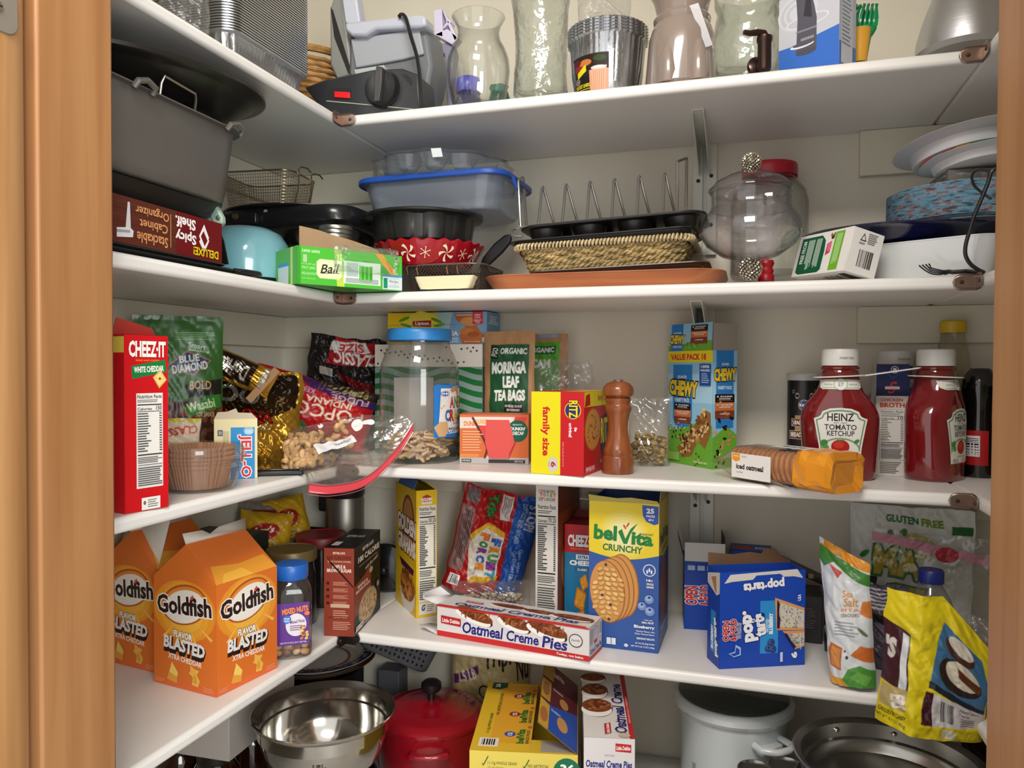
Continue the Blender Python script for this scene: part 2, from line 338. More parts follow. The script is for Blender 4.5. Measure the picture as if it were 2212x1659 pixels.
def pouch(name, label, cat, loc, rz, w, h, t, m, A=None, B=None, rx=0., ry=0., kind='stand', crk=.003, seed=0, bend=None, nu=30, nv=36, am=None, fine=None, group=None, seal=.03, fs=9., neck=0., th=None, clearfilm=False):
    """Bag of film: front and back skins, swollen between sealed edges and creased. A: front print, B: back print."""
    if th is None: th = E(name, label, cat, loc, rz, group, rx, ry)
    so = Vector((seed*7.3, seed*3.1, seed*1.7))
    def tz(v):
        if kind == 'stand': return min(1., max(0., (1-seal-v)/.75))**.75*(.82+.18*min(1, v/.12))
        return max(0., 1-abs(2*v-1)**3.2)**.8
    def S(x, z, o, side=-1):
        u = x/w; v = z/h; e = max(0., 1-abs(2*u-1)**2.6)**.7
        y = t/2*e*tz(v)
        n = noise.noise(Vector((u*w*fs*3, v*h*fs*3, side))+so)+.5*noise.noise(Vector((u*w*fs*9, v*h*fs*7, side*2))+so)
        n2 = abs(noise.noise(Vector((u*w*fs*6+v*9, v*h*fs*2.2, side*3))+so))
        cr = crk*(n+1.4*n2)*(e*.9+.1)
        xx = (u-.5)*w*(1-neck*max(0, v-.5)*2-.05*tz(v)*t/w*2)
        p = (xx+crk*.5*noise.noise(Vector((v*h*30, u*3, 5))+so), side*(y+o)+cr*(1 if side < 0 else -1)*-1, max(0, v*h+crk*.6*noise.noise(Vector((u*w*25, 2, v))+so)))
        return bend(*p) if bend else p
    GF = [[Vector(S(w*i/nu, h*j/nv, 0, -1)) for i in range(nu+1)] for j in range(nv+1)]
    GB = [[Vector(S(w*i/nu, h*j/nv, 0, 1)) for i in range(nu+1)] for j in range(nv+1)]
    for j in range(nv+1):
        for k in (0, nu): GB[j][k] = GF[j][k]
    for k in range(nu+1):
        for j in (0, nv): GB[j][k] = GF[j][k]
    def G(g, x, z, o, sd):
        a = min(nu-1e-6, max(0, x/w*nu)); b = min(nv-1e-6, max(0, z/h*nv)); i = int(a); j = int(b); a -= i; b -= j
        p00, p10, p01, p11 = g[j][i], g[j][i+1], g[j+1][i], g[j+1][i+1]
        p = (p00+(p10-p00)*a+(p11-p10)*b) if a > b else (p00+(p11-p01)*a+(p01-p00)*b)
        n = (p10-p00).cross(p01-p00); n.normalize()
        return p+n*o*(1 if sd < 0 else -1)
    mb = MB(); sh = [(GF, 0), (GB, 1)]
    if A and not clearfilm: sh = [(GB, 1)]
    for g, fl in sh:
        n0 = len(mb.v); mb.v += [tuple(p) for r in g for p in r]; K = nu+1
        for j in range(nv):
            for i in range(nu):
                a, b, c, d = n0+j*K+i, n0+j*K+i+1, n0+(j+1)*K+i+1, n0+(j+1)*K+i
                mb.f += [(c, b, a), (d, c, a)] if fl else [(a, b, c), (a, c, d)]
    mb.build('bag_film', m, th, ang=75)
    if A and clearfilm: art('front_print', th, A, w, h, lambda x, y, o: G(GF, x, y, o, -1), am or FILMINK, w/50, .0009, 4e-4)
    elif A:
        nx = min(190, max(40, int(w/.0012))); ny = min(260, max(40, int(h/.0012)))
        g = np.array([[tuple(p) for p in r] for r in GF]); fx = np.linspace(0, nu, nx); fy = np.linspace(0, nv, ny)
        def cub(a, f, ax):                                           # cubic resampling along an axis
            n = a.shape[ax]-1; i = np.minimum(f.astype(int), n-1); t = f-i
            tk = lambda k: np.take(a, np.clip(i+k, 0, n), ax); t = t.reshape([-1 if q == ax else 1 for q in range(3)])
            p0, p1, p2, p3 = tk(-1), tk(0), tk(1), tk(2)
            return .5*(2*p1+(p2-p0)*t+(2*p0-5*p1+4*p2-p3)*t*t+(3*p1-p0-3*p2+p3)*t**3)
        lattice('printed_front', th, cub(cub(g, fy, 0), fx, 1), raster(A, w, h, nx, ny, A[0][5] if A[0][0] == 'r' else '#888'), am or FILMINK)
    return th, S

# ------------------------------------------------------------------ the setting
WALL = mat('cream_wall_paint', '#dfd8c7', .75, bump=.25, bs=160, dist=.001, var=.03, vs=5)
SHELF = mat('white_melamine', '#e9e6e2', .33, bump=.04, bs=30, var=.015, vs=6)
WOOD = woodmat('stained_oak', '#94633a', '#ae7f52', .42, (1, 1, .05), 30)
WOODB = woodmat('stained_oak_casing', '#9d6c3c', '#bd9060', .42, (1, 1, .05), 26)
CARTRIM = mat('cream_trim_paint', '#dcd6c2', .55)
BRONZE = mat('bronze_strap', '#8d776b', .32, .85, bump=.1, bs=90)
def sbox(name, m, *c, bevel=0): return struct(MB().box(*c).build(name, m, bevel=bevel))
ZC = 2.3
sbox('wall_back', WALL, XWL-.1, YB, -.1, XWR+.1, YB+.1, ZC)
sbox('wall_left', WALL, XWL-.1, YD, -.1, XWL, YB, ZC)
sbox('wall_right', WALL, XWR, YD, -.1, XWR+.1, YB, ZC)
sbox('floor', mat('grey_white_vinyl', '#b9b6b2', .5, var=.06, vs=9), XWL-.1, YD-.12, -.1, XWR+.1, YB, 0)
sbox('ceiling', WALL, XWL-.1, YD-.12, ZC, XWR+.1, YB+.1, ZC+.06)
jl = at(243, 0, YD).x; jr = at(2142, 800, YD).x
sbox('wall_front_left', WALL, XWL-.1, YD-.10, 0, jl-.03, YD-.002, ZC)
sbox('wall_front_right', WALL, jr+.03, YD-.10, 0, XWR+.1, YD-.002, ZC)
sbox('trim_1', WOOD, jl-.03, YD-.112, 0, jl, YD, ZC, bevel=.004)
sbox('trim_2', WOOD, jr, YD-.116, 0, jr+.03, YD, ZC, bevel=.004)
def casing(name, x0, sgn, y0, y1):
    pr = []
    for i in range(9):
        a = pi*i/8; pr.append((x0+sgn*(.006-.011*sin(a)**.6), y0+(y1-y0)*i/8))
    pr += [(x0+sgn*.06, y1), (x0+sgn*.06, y0)]
    return struct(MB().prism(pr, 0, ZC).build(name, WOODB))
casing('trim_3', jl, -1, YD-.205, YD-.124)
casing('trim_4', jr, 1, YD-.205, YD-.128)
pl = at(14, 8, YD-.165); t = E('hinge_plate', 'grey metal plate with a cross-head screw at the top of the left door frame', 'hinge', (jl+.0045, pl.y, pl.z), 0)
MB().prism(rrect(.052, .05, .014), 0, .002).xf(Matrix.Rotation(rad(90), 4, 'Y')).build('plate', mat('dull_steel', '#a39a90', .45, .6), t, bevel=.001)
MB().lathe([(.0001, .0045), (.005, .0042), (.0075, .002)], 18).xf(Matrix.Rotation(rad(90), 4, 'Y')).build('screw', mat('steel', '#b8b4ae', .3, .9), t)
MB().box(.0042, -.004, -.0007, .0051, .004, .0007).box(.0042, -.0007, -.004, .0051, .0007, .004).build('screw_slot', mat('near_black', '#1a1818', .6), t)
TH = .0235
LEVELS = ((S1, -.8636, .3819, 'top'), (S2, -.8609, .3777, 'second'), (S3, -.8551, .3766, 'third'), (S4, -.8529, .3731, 'lowest'))
def strap_mesh(sg, L=.039, hw=.0145):                                 # pill bent round the inner corner; local: x along back edge
    mb = MB(); N = 22; rows = []
    for i in range(N+1):
        s = -L+2*L*i/N; q = abs(s); ww = hw if q < L-hw else math.sqrt(max(1e-6, hw*hw-(q-L+hw)**2))
        k = .0035
        if s < -k: x, y, nx, ny = 0, s, 1, 0
        elif s > k: x, y, nx, ny = s, 0, 0, -1
        else: a = (s+k)/(2*k)*pi/2; x, y = k-k*cos(a), -k+k*sin(a); nx, ny = cos(a), -sin(a)
        rows.append([(sg*(x+nx*.0028), y+ny*.0028, z) for z in (-ww, -ww*.6, ww*.6, ww)])
    mb.add([p for r in rows for p in r], [(i*4+j, (i+1)*4+j, (i+1)*4+j+1, i*4+j+1) for i in range(N) for j in range(3)])
    return mb
ORD = {'top': 'topmost', 'second': 'second from top', 'third': 'third from top', 'lowest': 'lowest'}
for z, xl, xr, nm in LEVELS:
    bx = lambda *c: MB().box(*c).build('shelf_board', SHELF, bevel=.008, seg=4)
    a = tag(bx(XWL+.001, YD+.03, z-TH, xl, YB-.001, z), ORD[nm]+' white shelf board along the left wall', 'shelf', 'white pantry shelf boards')
    b = tag(bx(xl+.0008, YF, z-TH, xr-.0008, YB-.001, z), ORD[nm]+' white shelf board along the back wall', 'shelf', 'white pantry shelf boards')
    c = tag(bx(xr, YD+.03, z-TH, XWR-.001, YB-.001, z), ORD[nm]+' white shelf board along the right wall', 'shelf', 'white pantry shelf boards')
    for x, sg in ((xl, 1), (xr, -1)):
        st = strap_mesh(sg).build('corner_strap', BRONZE if nm != 'lowest' else mat('dark_strap', '#4c423d', .35, .8), b, solid=.0016, ang=60); st.location = (x, YF, z-TH/2)
        for q in (0, 1):
            s = MB().lathe([(.0001, .0022), (.0022, .002), (.0036, 0)], 14)
            s.xf((Matrix.Rotation(rad(90), 4, 'X')) if q else Matrix.Rotation(rad(90*sg), 4, 'Y'))
            s.map((lambda x, y, z: (x+sg*.025, y-.0036, z)) if q else (lambda x, y, z: (x+sg*.0036, y-.025, z)))
            s.build('screw', mat('dark_screw', '#4a3d38', .4, .7), st)
# wooden cleats along the walls under the boards
def cleat(n, *c): sbox('trim_%d' % n, CARTRIM, *c, bevel=.0015)
x0 = at(1855, 330, YB).x; xc = at(1004, 1052, YB).x
for i, (z, xl, xr, nm) in enumerate(LEVELS[:3]):
    zb = z-TH-.1+(.018 if i else 0)
    cleat(5+3*i, x0, YB-.02, zb, XWR-.002, YB-.0005, z-TH-.0005)
    cleat(6+3*i, XWL+.002, YB-.02, z-TH-.085, xc, YB-.0005, z-TH-.0005)
    cleat(7+3*i, XWL+.0005, YD+.1, z-TH-.085, XWL+.02, YB-.021, z-TH-.0005)
# pressed-metal shelf brackets on the back wall
BRK = mat('white_enamel_bracket', '#dddcd0', .3)
xb = at(1522, 400, YB).x
for z, nm, lo in ((S1, 'topmost', .26), (S2, 'second', .24), (S3, 'third', .3)):
    t = E('shelf_bracket', 'white metal bracket under the %s shelf, on the back wall' % nm, 'bracket', (xb, YB, z-TH-.0005), 0)
    y0 = -.0012
    MB().box(-.026, -.012, -lo, -.024, y0, 0).box(-.024, -.012, -lo, -.004, -.010, 0).box(.006, -.012, -lo, .026, -.010, 0).box(-.004, -.004, -lo, .006, y0, 0).box(.026, -.012, -lo, .028, y0, 0).build('wall_leg', BRK, t)
    MB().box(-.012, -.27, -.002, .012, -.012, 0).build('shelf_leg', BRK, t)
    q_ = [(-.012, -.075), (-.012, -.002), (-.265, -.002), (-.265, -.007)]; MB().prism(q_, -.012, -.0105, 'x').prism(q_, .0105, .012, 'x').build('brace', BRK, t)
    for xx, zz in ((-.014, -.085), (.016, -.075), (.016, -.19)):
        MB().lathe([(.0001, 0), (.004, 0), (.0045, .0008)], 14).xf(Matrix.Translation((xx, -.0128, zz)) @ Matrix.Rotation(rad(90), 4, 'X')).build('screw_hole', mat('near_black', '#1a1818', .6), t)

# ------------------------------------------------------------------ helpers that read a place off the photograph
def mpp(px, py, Y): return Y/ray(px, py).y/F                         # metres per pixel at that depth
def stand(px, py, Y, z): p = at(px, py, Y); return Vector((p.x, Y, z))
def facing(p): return -math.atan2(p[0], p[1])
def pxz(pts, Y, o):                                                  # pixel outline -> (x, z) about o, at depth Y
    r = []
    for px, py in pts: q = at(px, py, Y); r.append((q.x-o[0], max(q.z-o[2], .0005)))
    return r
def slab(name, pts, Y, d, m, t, bevel=0, seg=2):                     # outline at depth Y pulled back by d
    o = t.location if t is not None else (0, 0, 0)
    return MB().prism(pxz(pts, Y, o), Y-o[1], Y-o[1]+d, 'y').build(name, m, t, bevel=bevel, seg=seg)
def pxart(name, t, items, x0, y0, x1, y1, Y, m=None, e0=.0004):      # print on a plane facing the front, pixels give its box
    o = t.location; A = at(x0, y1, Y); B = at(x1, y0, Y)
    return art(name, t, items, B.x-A.x, B.z-A.z, lambda x, y, q: (A.x-o[0]+x, Y-o[1]-q, A.z-o[2]+y), m, None, e0)
def cylart(name, t, items, r, a0, a1, z0, z1, m=None, fine=.006, rf=None):   # print wrapped on an upright round wall, angles in degrees from local -y
    w = r*rad(a1-a0); h = z1-z0
    def fn(x, y, o):
        a = rad(a0)+x/r; q = (rf(z0+y) if rf else r)+o; return (q*sin(a), -q*cos(a), z0+y)
    return art(name, t, items, w, h, fn, m or FILMINK, fine, .0006)
def px_prof(rows, cx, Y, z0, p):                                     # rows (half width px, row px) -> lathe profile
    return [(max(.0002, hw*mpp(cx, py, Y)), zat(p, py)-z0) for hw, py in rows]
def smooth(P_, k=5):                                                 # Catmull-Rom through points
    P_ = [Vector(p) for p in P_]; o = []; n = len(P_)
    for i in range(n-1):
        p0, p1, p2, p3 = P_[max(0, i-1)], P_[i], P_[i+1], P_[min(n-1, i+2)]
        for j in range(k): t = j/k; o.append(.5*((2*p1)+(p2-p0)*t+(2*p0-5*p1+4*p2-p3)*t*t+(3*p1-p0-3*p2+p3)*t**3))
    return o+[P_[-1]]
GLASS = clear('clear_glass', '#fcfdfc', .03, ior=1.5, edge=.12)
GLASSW = clear('rippled_glass', '#fafcfb', .04, ior=1.6, bump=1., bs=30, edge=.1)
PLAST = clear('clear_plastic', '#f4f5f5', .12, .06, '#d8dce0')
FILM = clear('clear_film', '#fafafa', .12, .07, '#e6e6e6', ior=1.9, bump=.5, bs=30, edge=.5)
BLK = mat('black_plastic', '#17171a', .38); NBLK = mat('near_black', '#1a1818', .6)
STEEL = mat('steel', '#b8b4ae', .3, .9); FOIL = mat('aluminium_foil', '#c9ccd0', .26, .95, bump=.35, bs=120, dist=.002)

# ================================================================== TOP SHELF
z = S1
# stack of foil pans on the left board
pan = tray(.215, .30, .058, t=.0006, slope=.018, r=.025, lip=.009)
def flute(x, y, zz):
    k = .0016*sin((x+y)*520)*(1 if .006 < zz < .05 else 0); l = math.hypot(x, y) or 1
    return (x*(1+k/l), y*(1+k/l), zz)
def fpan():
    mb = MB(); n = 160; base = rrect(.2, .285, .03, 12); rows = []
    def peri(s, q, w_, d_):                                          # even points round a rounded rectangle
        o = rrect(w_, d_, q, 14); L = [0]
        for i in range(len(o)): L.append(L[-1]+math.dist(o[i], o[(i+1) % len(o)]))
        out = []; j = 0
        for i in range(s):
            tt = L[-1]*i/s
            while L[j+1] < tt: j += 1
            f = (tt-L[j])/max(1e-9, L[j+1]-L[j]); a, b = o[j], o[(j+1) % len(o)]
            out.append((a[0]+(b[0]-a[0])*f, a[1]+(b[1]-a[1])*f))
        return out
    for w_, d_, q, zz, fl in ((.17, .255, .02, .0, 0), (.176, .262, .024, .003, .5), (.19, .276, .028, .026, 1), (.2, .286, .03, .05, 1), (.203, .289, .03, .0545, 0), (.222, .308, .036, .055, .0), (.222, .308, .036, .0578, .0), (.2, .286, .03, .0572, 0)):
        pp = peri(n, q, w_, d_); rows.append([(x+(.0011*fl*(1 if i % 2 else -1))*x/math.hypot(x, y), y+(.0011*fl*(1 if i % 2 else -1))*y/math.hypot(x, y), zz) for i, (x, y) in enumerate(pp)])
    return loft(mb, rows, cap0=True)
f0 = fpan().build('foil_pan', FOIL, ang=20)
tag(f0, 'lowest foil pan of the top left stack, its whole fluted wall showing', 'foil pan', 'nested foil pans on the top left shelf')
f0.scale = (1.1, .86, 1); f0.location = (-1.012, 1.3, z+.0005); f0.rotation_euler.z = -.02
for i in range(1, 36):
    c = f0.copy(); COL.objects.link(c); c['label'] = 'foil pan nested in the top left stack with only its rim showing' if i < 35 else 'topmost foil pan of the tall stack on the top left shelf'; c.location = (-1.012, 1.3, z+.0005+.005*i)
# bag of clear plastic at the top left
p = stand(398, 20, 1.09, z); pouch('plastic_bag', 'crumpled clear plastic bag at the top left edge, beside the foil pans', 'plastic bag', p, facing(p), .085, .09, .05, FILM, crk=.008, seed=4, kind='pillow')
# wicker basket behind the foil
t = E('wicker_basket', 'golden wicker basket edge showing between foil pans and food slicer', 'basket', (-1.10, 1.735, z), 0)
WICK = mat('golden_wicker', '#a5783f', .6, var=.35, vs=60)
mb = MB()
for i in range(16):
    zz = .008+i*.013; r = .085+.03*i/16
    mb.tube([((r+.002*(1 if (k+i) % 2 else -1))*Vector((cos(2*pi*k/40), sin(2*pi*k/40), 0))+Vector((0, 0, zz))) for k in range(40)], .0062, 5, True)
o = mb.build('woven_wall', WICK, t); o['kind'] = 'stuff'
MB().tube([(.12*cos(2*pi*k/40), .12*sin(2*pi*k/40), .225) for k in range(40)], .009, 6, True).build('rim', WICK, t)

# ---- food slicer
p = stand(790, 240, 1.56, z); t = E('food_slicer', 'grey electric food slicer with black base, round knob and red switch', 'food slicer', p)
GRY = mat('slicer_grey', '#9fa2a8', .45); LGRY = mat('slicer_light_grey', '#b9bcc8', .4); DGRY = mat('slicer_dark_grey', '#6d7074', .5); BASE = mat('slicer_black', '#2b2c2f', .4)
slab('base', [(657, 188), (700, 172), (745, 163), (805, 150), (868, 147), (903, 160), (909, 238), (850, 252), (735, 262), (700, 243)], 1.535, .09, BASE, t, .004)
slab('housing', [(756, 60), (900, 33), (921, 58), (933, 140), (925, 185), (905, 235), (800, 235), (752, 160)], 1.60, .10, DGRY, t, .008)
slab('front_plate', [(757, 84), (905, 62), (915, 116), (870, 128), (768, 147)], 1.592, .008, GRY, t, .003)
slab('carriage_bar', [(744, 48), (905, 30), (919, 34), (920, 55), (900, 59), (812, 62), (790, 76), (760, 77), (746, 66)], 1.575, .05, LGRY, t, .006)
slab('tray_arm', [(730, -60), (762, -60), (778, 50), (762, 56), (745, 50)], 1.585, .035, LGRY, t, .004)
slab('blade_guard', [(712, 20), (728, -30), (741, 0), (762, 158), (728, 172), (713, 140)], 1.605, .06, mat('slicer_guard', '#83847f', .4), t, .005)
slab('blade_slot', [(714, 15), (719, 22), (759, 155), (752, 158), (722, 80)], 1.6035, .001, NBLK, t)
slab('thrust_ledge', [(765, 150), (829, 140), (832, 151), (768, 162)], 1.55, .05, mat('slicer_ledge', '#aab2b0', .45), t, .001)
slab('switch_recess', [(712, 191), (760, 189), (763, 194), (763, 213), (758, 216), (715, 214), (710, 209), (710, 196)], 1.5345, .004, NBLK, t, .001)
sw = slab('switch', [(722, 197), (755, 199), (755, 212), (722, 210)], 1.531, .005, mat('red_rocker', '#e0242c', .3), t, .001)
c = at(828, 193, 1.535)-p; R = Matrix.Translation((c.x, c.y, c.z)) @ Matrix.Rotation(rad(90), 4, 'X')
k = MB().lathe([(.0415, -.001), (.0415, .003), (.039, .006), (.0385, .013), (.036, .017), (.02, .019), (.0001, .019)], 44).xf(R).build('knob', mat('slicer_knob', '#1c1c1e', .3), t)
MB().prism([(-.008, -.037), (.006, -.037), (.012, 0), (.014, .036), (-.001, .04), (-.006, .02)], .018, .032).xf(R).build('knob_grip', mat('slicer_grip', '#2f2d2b', .35), k, bevel=.002)
slab('handle_hole', [(866, 160), (880, 162), (889, 172), (889, 186)], 1.534, .003, NBLK, t)
slab('trim_line', [(705, 217), (760, 222), (905, 236), (905, 238), (760, 224), (705, 219)], 1.5335, .002, mat('pale_line', '#9da596', .4), t)
pts = [at(*q)-p for q in ((862, 36, 1.57), (868, 31, 1.565), (877, 40, 1.558), (888, 80, 1.553), (900, 120, 1.548), (907, 165, 1.54), (909, 205, 1.535), (910, 240, 1.533))]
for q_ in pts: q_.z = max(q_.z, .005)
MB().tube(smooth(pts), .0042, 8).build('power_cord', BLK, t)
# ---- white hook clamp, blue bottle, teal glass
p = stand(965, 140, 1.74, z); t = E('plastic_clamp', 'white lilac plastic clamp with triangular openings, between slicer and glass vase', 'clamp', p)
WPL = mat('lilac_white_plastic', '#d6d0e6', .4)
for nm, q in (('post', [(936, 22), (954, 19), (957, 80), (938, 76)]), ('strut', [(954, 19), (962, 30), (988, 82), (982, 90)]), ('shelf_plate', [(938, 74), (966, 62), (990, 80), (976, 96)]), ('strut', [(954, 62), (960, 60), (974, 46), (970, 40)])): slab(nm, q, 1.73, .03, WPL, t, .0015)
slab('foot', [(934, 96), (976, 90), (982, 112), (972, 190), (980, 240), (966, 240), (960, 116), (934, 110)], 1.74, .03, mat('grey_lilac_plastic', '#8f8ba2', .45), t, .002)
p = stand(1012, 200, 1.79, z); t = E('glass_bottle', 'cobalt blue glass bottle seen through the clear glass vase', 'bottle', p)
MB().lathe([(.0002, 0), (.034, .002), (.037, .01), (.037, .1), (.03, .118), (.026, .124), (.026, .128)], 30).build('bottle_body', clear('blue_glass', '#3433a8', .05, .35, '#4a47c0'), t)
MB().lathe([(.0002, .128), (.03, .128), (.032, .132), (.032, .158), (.028, .164), (.0002, .165)], 30).build('stopper', mat('blue_stopper', '#5a58c8', .3), t)
p = stand(1078, 200, 1.80, z); MBt = MB().lathe([(.0002, 0), (.022, .001), (.028, .02), (.034, .07), (.026, .11), (.02, .13), (.024, .14)], 24, mod=lambda a, r, zz: (r*(1+.08*cos(6*a)), zz)).build('glass_tumbler', clear('teal_glass', '#6fb3a8', .05, .3, '#4f8f86')); MBt.location = p
tag(MBt, 'small teal glass seen through the clear vase beside the blue bottle', 'glass')
# ---- clear vase
def px_lathe(name, label, cat, cx, Y, z0, rows, m, n=48, mod=None, solid=0, sub=0, group=None):
    p = stand(cx, rows[-1][1], Y, z0)
    o = MB().lathe(px_prof(rows, cx, Y, z0, p), n, mod=mod).build(name, m, solid=solid, sub=sub); o.location = p
    return tag(o, label, cat, group) if label else o
vase = px_lathe('glass_vase', 'clear glass vase with flared rim and round shoulders on the top shelf', 'vase', 1033, 1.62, z, [(2, 231), (50, 231), (57, 222), (64, 190), (68, 155), (66, 130), (58, 108), (48, 90), (44, 72), (48, 55), (56, 42), (58, 39), (55, 39), (46, 55), (42, 72), (46, 91), (56, 109), (63, 131), (65, 155), (61, 190), (54, 220), (40, 227), (2, 227)], GLASS)
px_lathe('glass_vase', 'tall rippled clear glass vase standing right of the round shouldered vase', 'vase', 1168, 1.64, z, [(2, 214), (52, 213), (58, 205), (56, 160), (55, 120), (56, 80), (58, 40), (62, 0), (68, -40), (66, -40), (60, 0), (55, 40), (53, 80), (52, 120), (53, 160), (54, 196), (40, 204), (2, 205)], GLASSW, 72,
         mod=lambda a, r, zz: (r*(1+.035*sin(5*a+zz*40)+.02*sin(9*a-zz*60)), zz))
# ---- bucket liners
p = stand(1312, 190, 1.615, z+.0005); q = mpp(1312, 120, 1.615); rl0, rl1 = 66*q, 84*q; hl = zat(p, 75)-z-.024
def crin(a, r, zz): return (r*(1+.012*sin(40*a+3*sin(zz*70))+.012*sin(67*a+zz*120)), zz)
lin0 = MB().lathe([(.0002, 0), (rl0-.003, 0), (rl0, .003), (rl0+(rl1-rl0)*.5, hl*.5), (rl1-.004, hl-.004), (rl1, hl-.002), (rl1+.002, hl+.001), (rl1, hl+.003), (rl1-.003, hl)], 150, mod=crin).build('bucket_liner', FOIL, ang=60)
lin0.location = p; lin0.rotation_euler.z = facing(p)
tag(lin0, 'outermost crinkled foil bucket liner, carrying the photo label', 'foil liner', 'nested foil bucket liners')
for i in range(1, 5):
    c = lin0.copy(); COL.objects.link(c); c['label'] = 'inner foil bucket liner with only its rim showing above the labelled one' if i < 4 else 'innermost foil bucket liner, its rim highest in the nested stack'; c.location = p+Vector((0, 0, .0062*i))
it = [('r', 0, 0, 1, 1, '#1d1a18'), ('r', 0, .52, 1, 1, '#2b211c'), ('r', .5, 0, 1, .62, '#d9a184'), ('e', .22, .72, .2, .1, '#8a2f2a'), ('e', .4, .82, .18, .08, '#c9793f'), ('e', .15, .86, .13, .07, '#5b1d1d'), ('e', .78, .88, .16, .07, '#33481f'),
      ('p', [(.12, .48), (.42, .62), (.42, .78), (.12, .62)], '#e8d821'), ('e', .1, .42, .1, .08, '#7d7568'), ('p', [(.55, .62), (.95, .7), (.9, .05), (.62, .02)], '#e6b396'), ('e', .75, .66, .2, .045, '#d8d0ca'), ('e', .75, .67, .14, .025, '#efeae6')]
for i in range(6): it.append(('p', [(.6+.055*i, .6), (.62+.055*i, .6), (.64+.045*i, .05), (.62+.045*i, .05)], '#cf8f6e'))
it += [('t', 'BUCKET LINERS', .02, .24, .5, .33, '#e8d821', 0, .03), ('r', .02, .19, .5, .205, '#e8d821'), ('r', .02, .15, .5, .16, '#8f8a4a'), ('p', [(.3, 0), (.5, 0), (.5, .14), (.3, .12)], '#dcd8d2')]+barcode(.32, .01, .48, .12, 10)
lb = cylart('label', lin0, it, rl1*.93, -62, 2, .004, hl*.66, fine=.004, rf=lambda zz: (rl0+(rl1-rl0)*zz/hl)*1.022+.0008)
p2 = stand(1305, 50, 1.635, p.z+hl+.03); pouch('plastic_wrap', 'crumpled clear plastic wrap lying over the foil bucket liners', 'plastic wrap', p2, .1, .115, .09, .07, FILM, crk=.012, seed=9, kind='pillow')
# ---- taupe ceramic
p = stand(1472, 176, 1.575, z); t = E('ceramic_vase', 'glossy taupe ceramic vase shaped with draped folds, wrapped in clear tape', 'vase', p, facing(p))
TAU = mat('taupe_glaze', '#94857b', .16, coat=.5)
q = mpp(1470, 100, 1.6)
def folds(a, r, zz):
    zz_ = zz/q; low = max(0, 1-zz_/110)
    return (r*(1+.1*low*abs(sin(a*2.5+.6))-.06*low*max(0, sin(a*5+1))), zz)
MB().lathe([(.0002, 0), (66*q, 0), (72*q, 6*q), (71*q, 40*q), (70*q, 80*q), (69*q, 110*q), (62*q, 132*q), (57*q, 141*q), (59*q, 146*q), (60*q, 152*q), (52*q, 162*q), (58*q, 190*q), (70*q, 215*q), (64*q, 235*q), (.0002, 240*q)], 64, mod=folds).build('body', TAU, t)
mb = MB()
for sx in (-26, 34): mb.lathe([(.0003, 0), (20*q, 3*q), (22*q, 25*q), (17*q, 60*q), (9*q, 84*q), (.0003, 92*q)], 20, (sx*q, -56*q, 0))
mb.build('fold', TAU, t)
mb = MB(); st = [(1484, 12), (1500, 10), (1514, 50), (1534, 96), (1520, 101), (1500, 52)]
slab('tape_strip', [(1484, 12), (1503, 5), (1534, 95), (1519, 101)], 1.52, .0006, clear('milky_tape', '#f4f5f8', .35, .22, '#a9adb8'), t)
# ---- glass dispenser with bronze spigot
disp = px_lathe('drink_dispenser', 'hammered clear glass drink dispenser with bronze spigot on the top shelf', 'dispenser', 1614, 1.67, z, [(2, 165), (66, 163), (72, 152), (74, 110), (73, 70), (66, 42), (62, 30), (66, 15), (70, -20), (68, -20), (62, 15), (59, 30), (63, 43), (70, 70), (71, 110), (69, 148), (50, 157), (2, 158)], clear('hammered_glass', '#f7faf9', .05, .03, '#cfd6d4', ior=1.7, bump=1.2, bs=24, edge=.12), 64,
         mod=lambda a, r, zz: (r*(1+.03*sin(3*a+zz*50)+.03*sin(7*a-zz*45)), zz))
SP = mat('dark_bronze', '#4d3b36', .25, .8); o = disp.location; b_ = MB()
b_.lathe([(.0002, 0), (.0115, 0), (.0125, .006), (.0125, .05), (.0145, .054), (.0145, .062), (.0002, .064)], 22, tuple(at(1651, 152, 1.515)-o)).build('spigot_body', SP, disp)
c = at(1637, 142, 1.53)-o; MB().lathe([(.0002, -.012), (.016, -.012), (.019, -.006), (.019, 0), (.012, .004), (.0002, .005)], 26).xf(Matrix.Translation(c) @ Matrix.Rotation(rad(75), 4, 'X') @ Matrix.Rotation(.5, 4, 'Y')).build('collar', SP, disp)
MB().tube([at(1652, 96, 1.515)-o, at(1655, 82, 1.512)-o, at(1650, 72, 1.508)-o, at(1636, 70, 1.503)-o, at(1618, 72, 1.498)-o, at(1606, 69, 1.494)-o], lambda s: .0085-.004*s, 10).build('lever', SP, disp)
c = disp.location; MB().tube([at(1640, 140, 1.53)-o, at(1625, 138, 1.56)-o], .008, 10).build('shank', SP, disp)
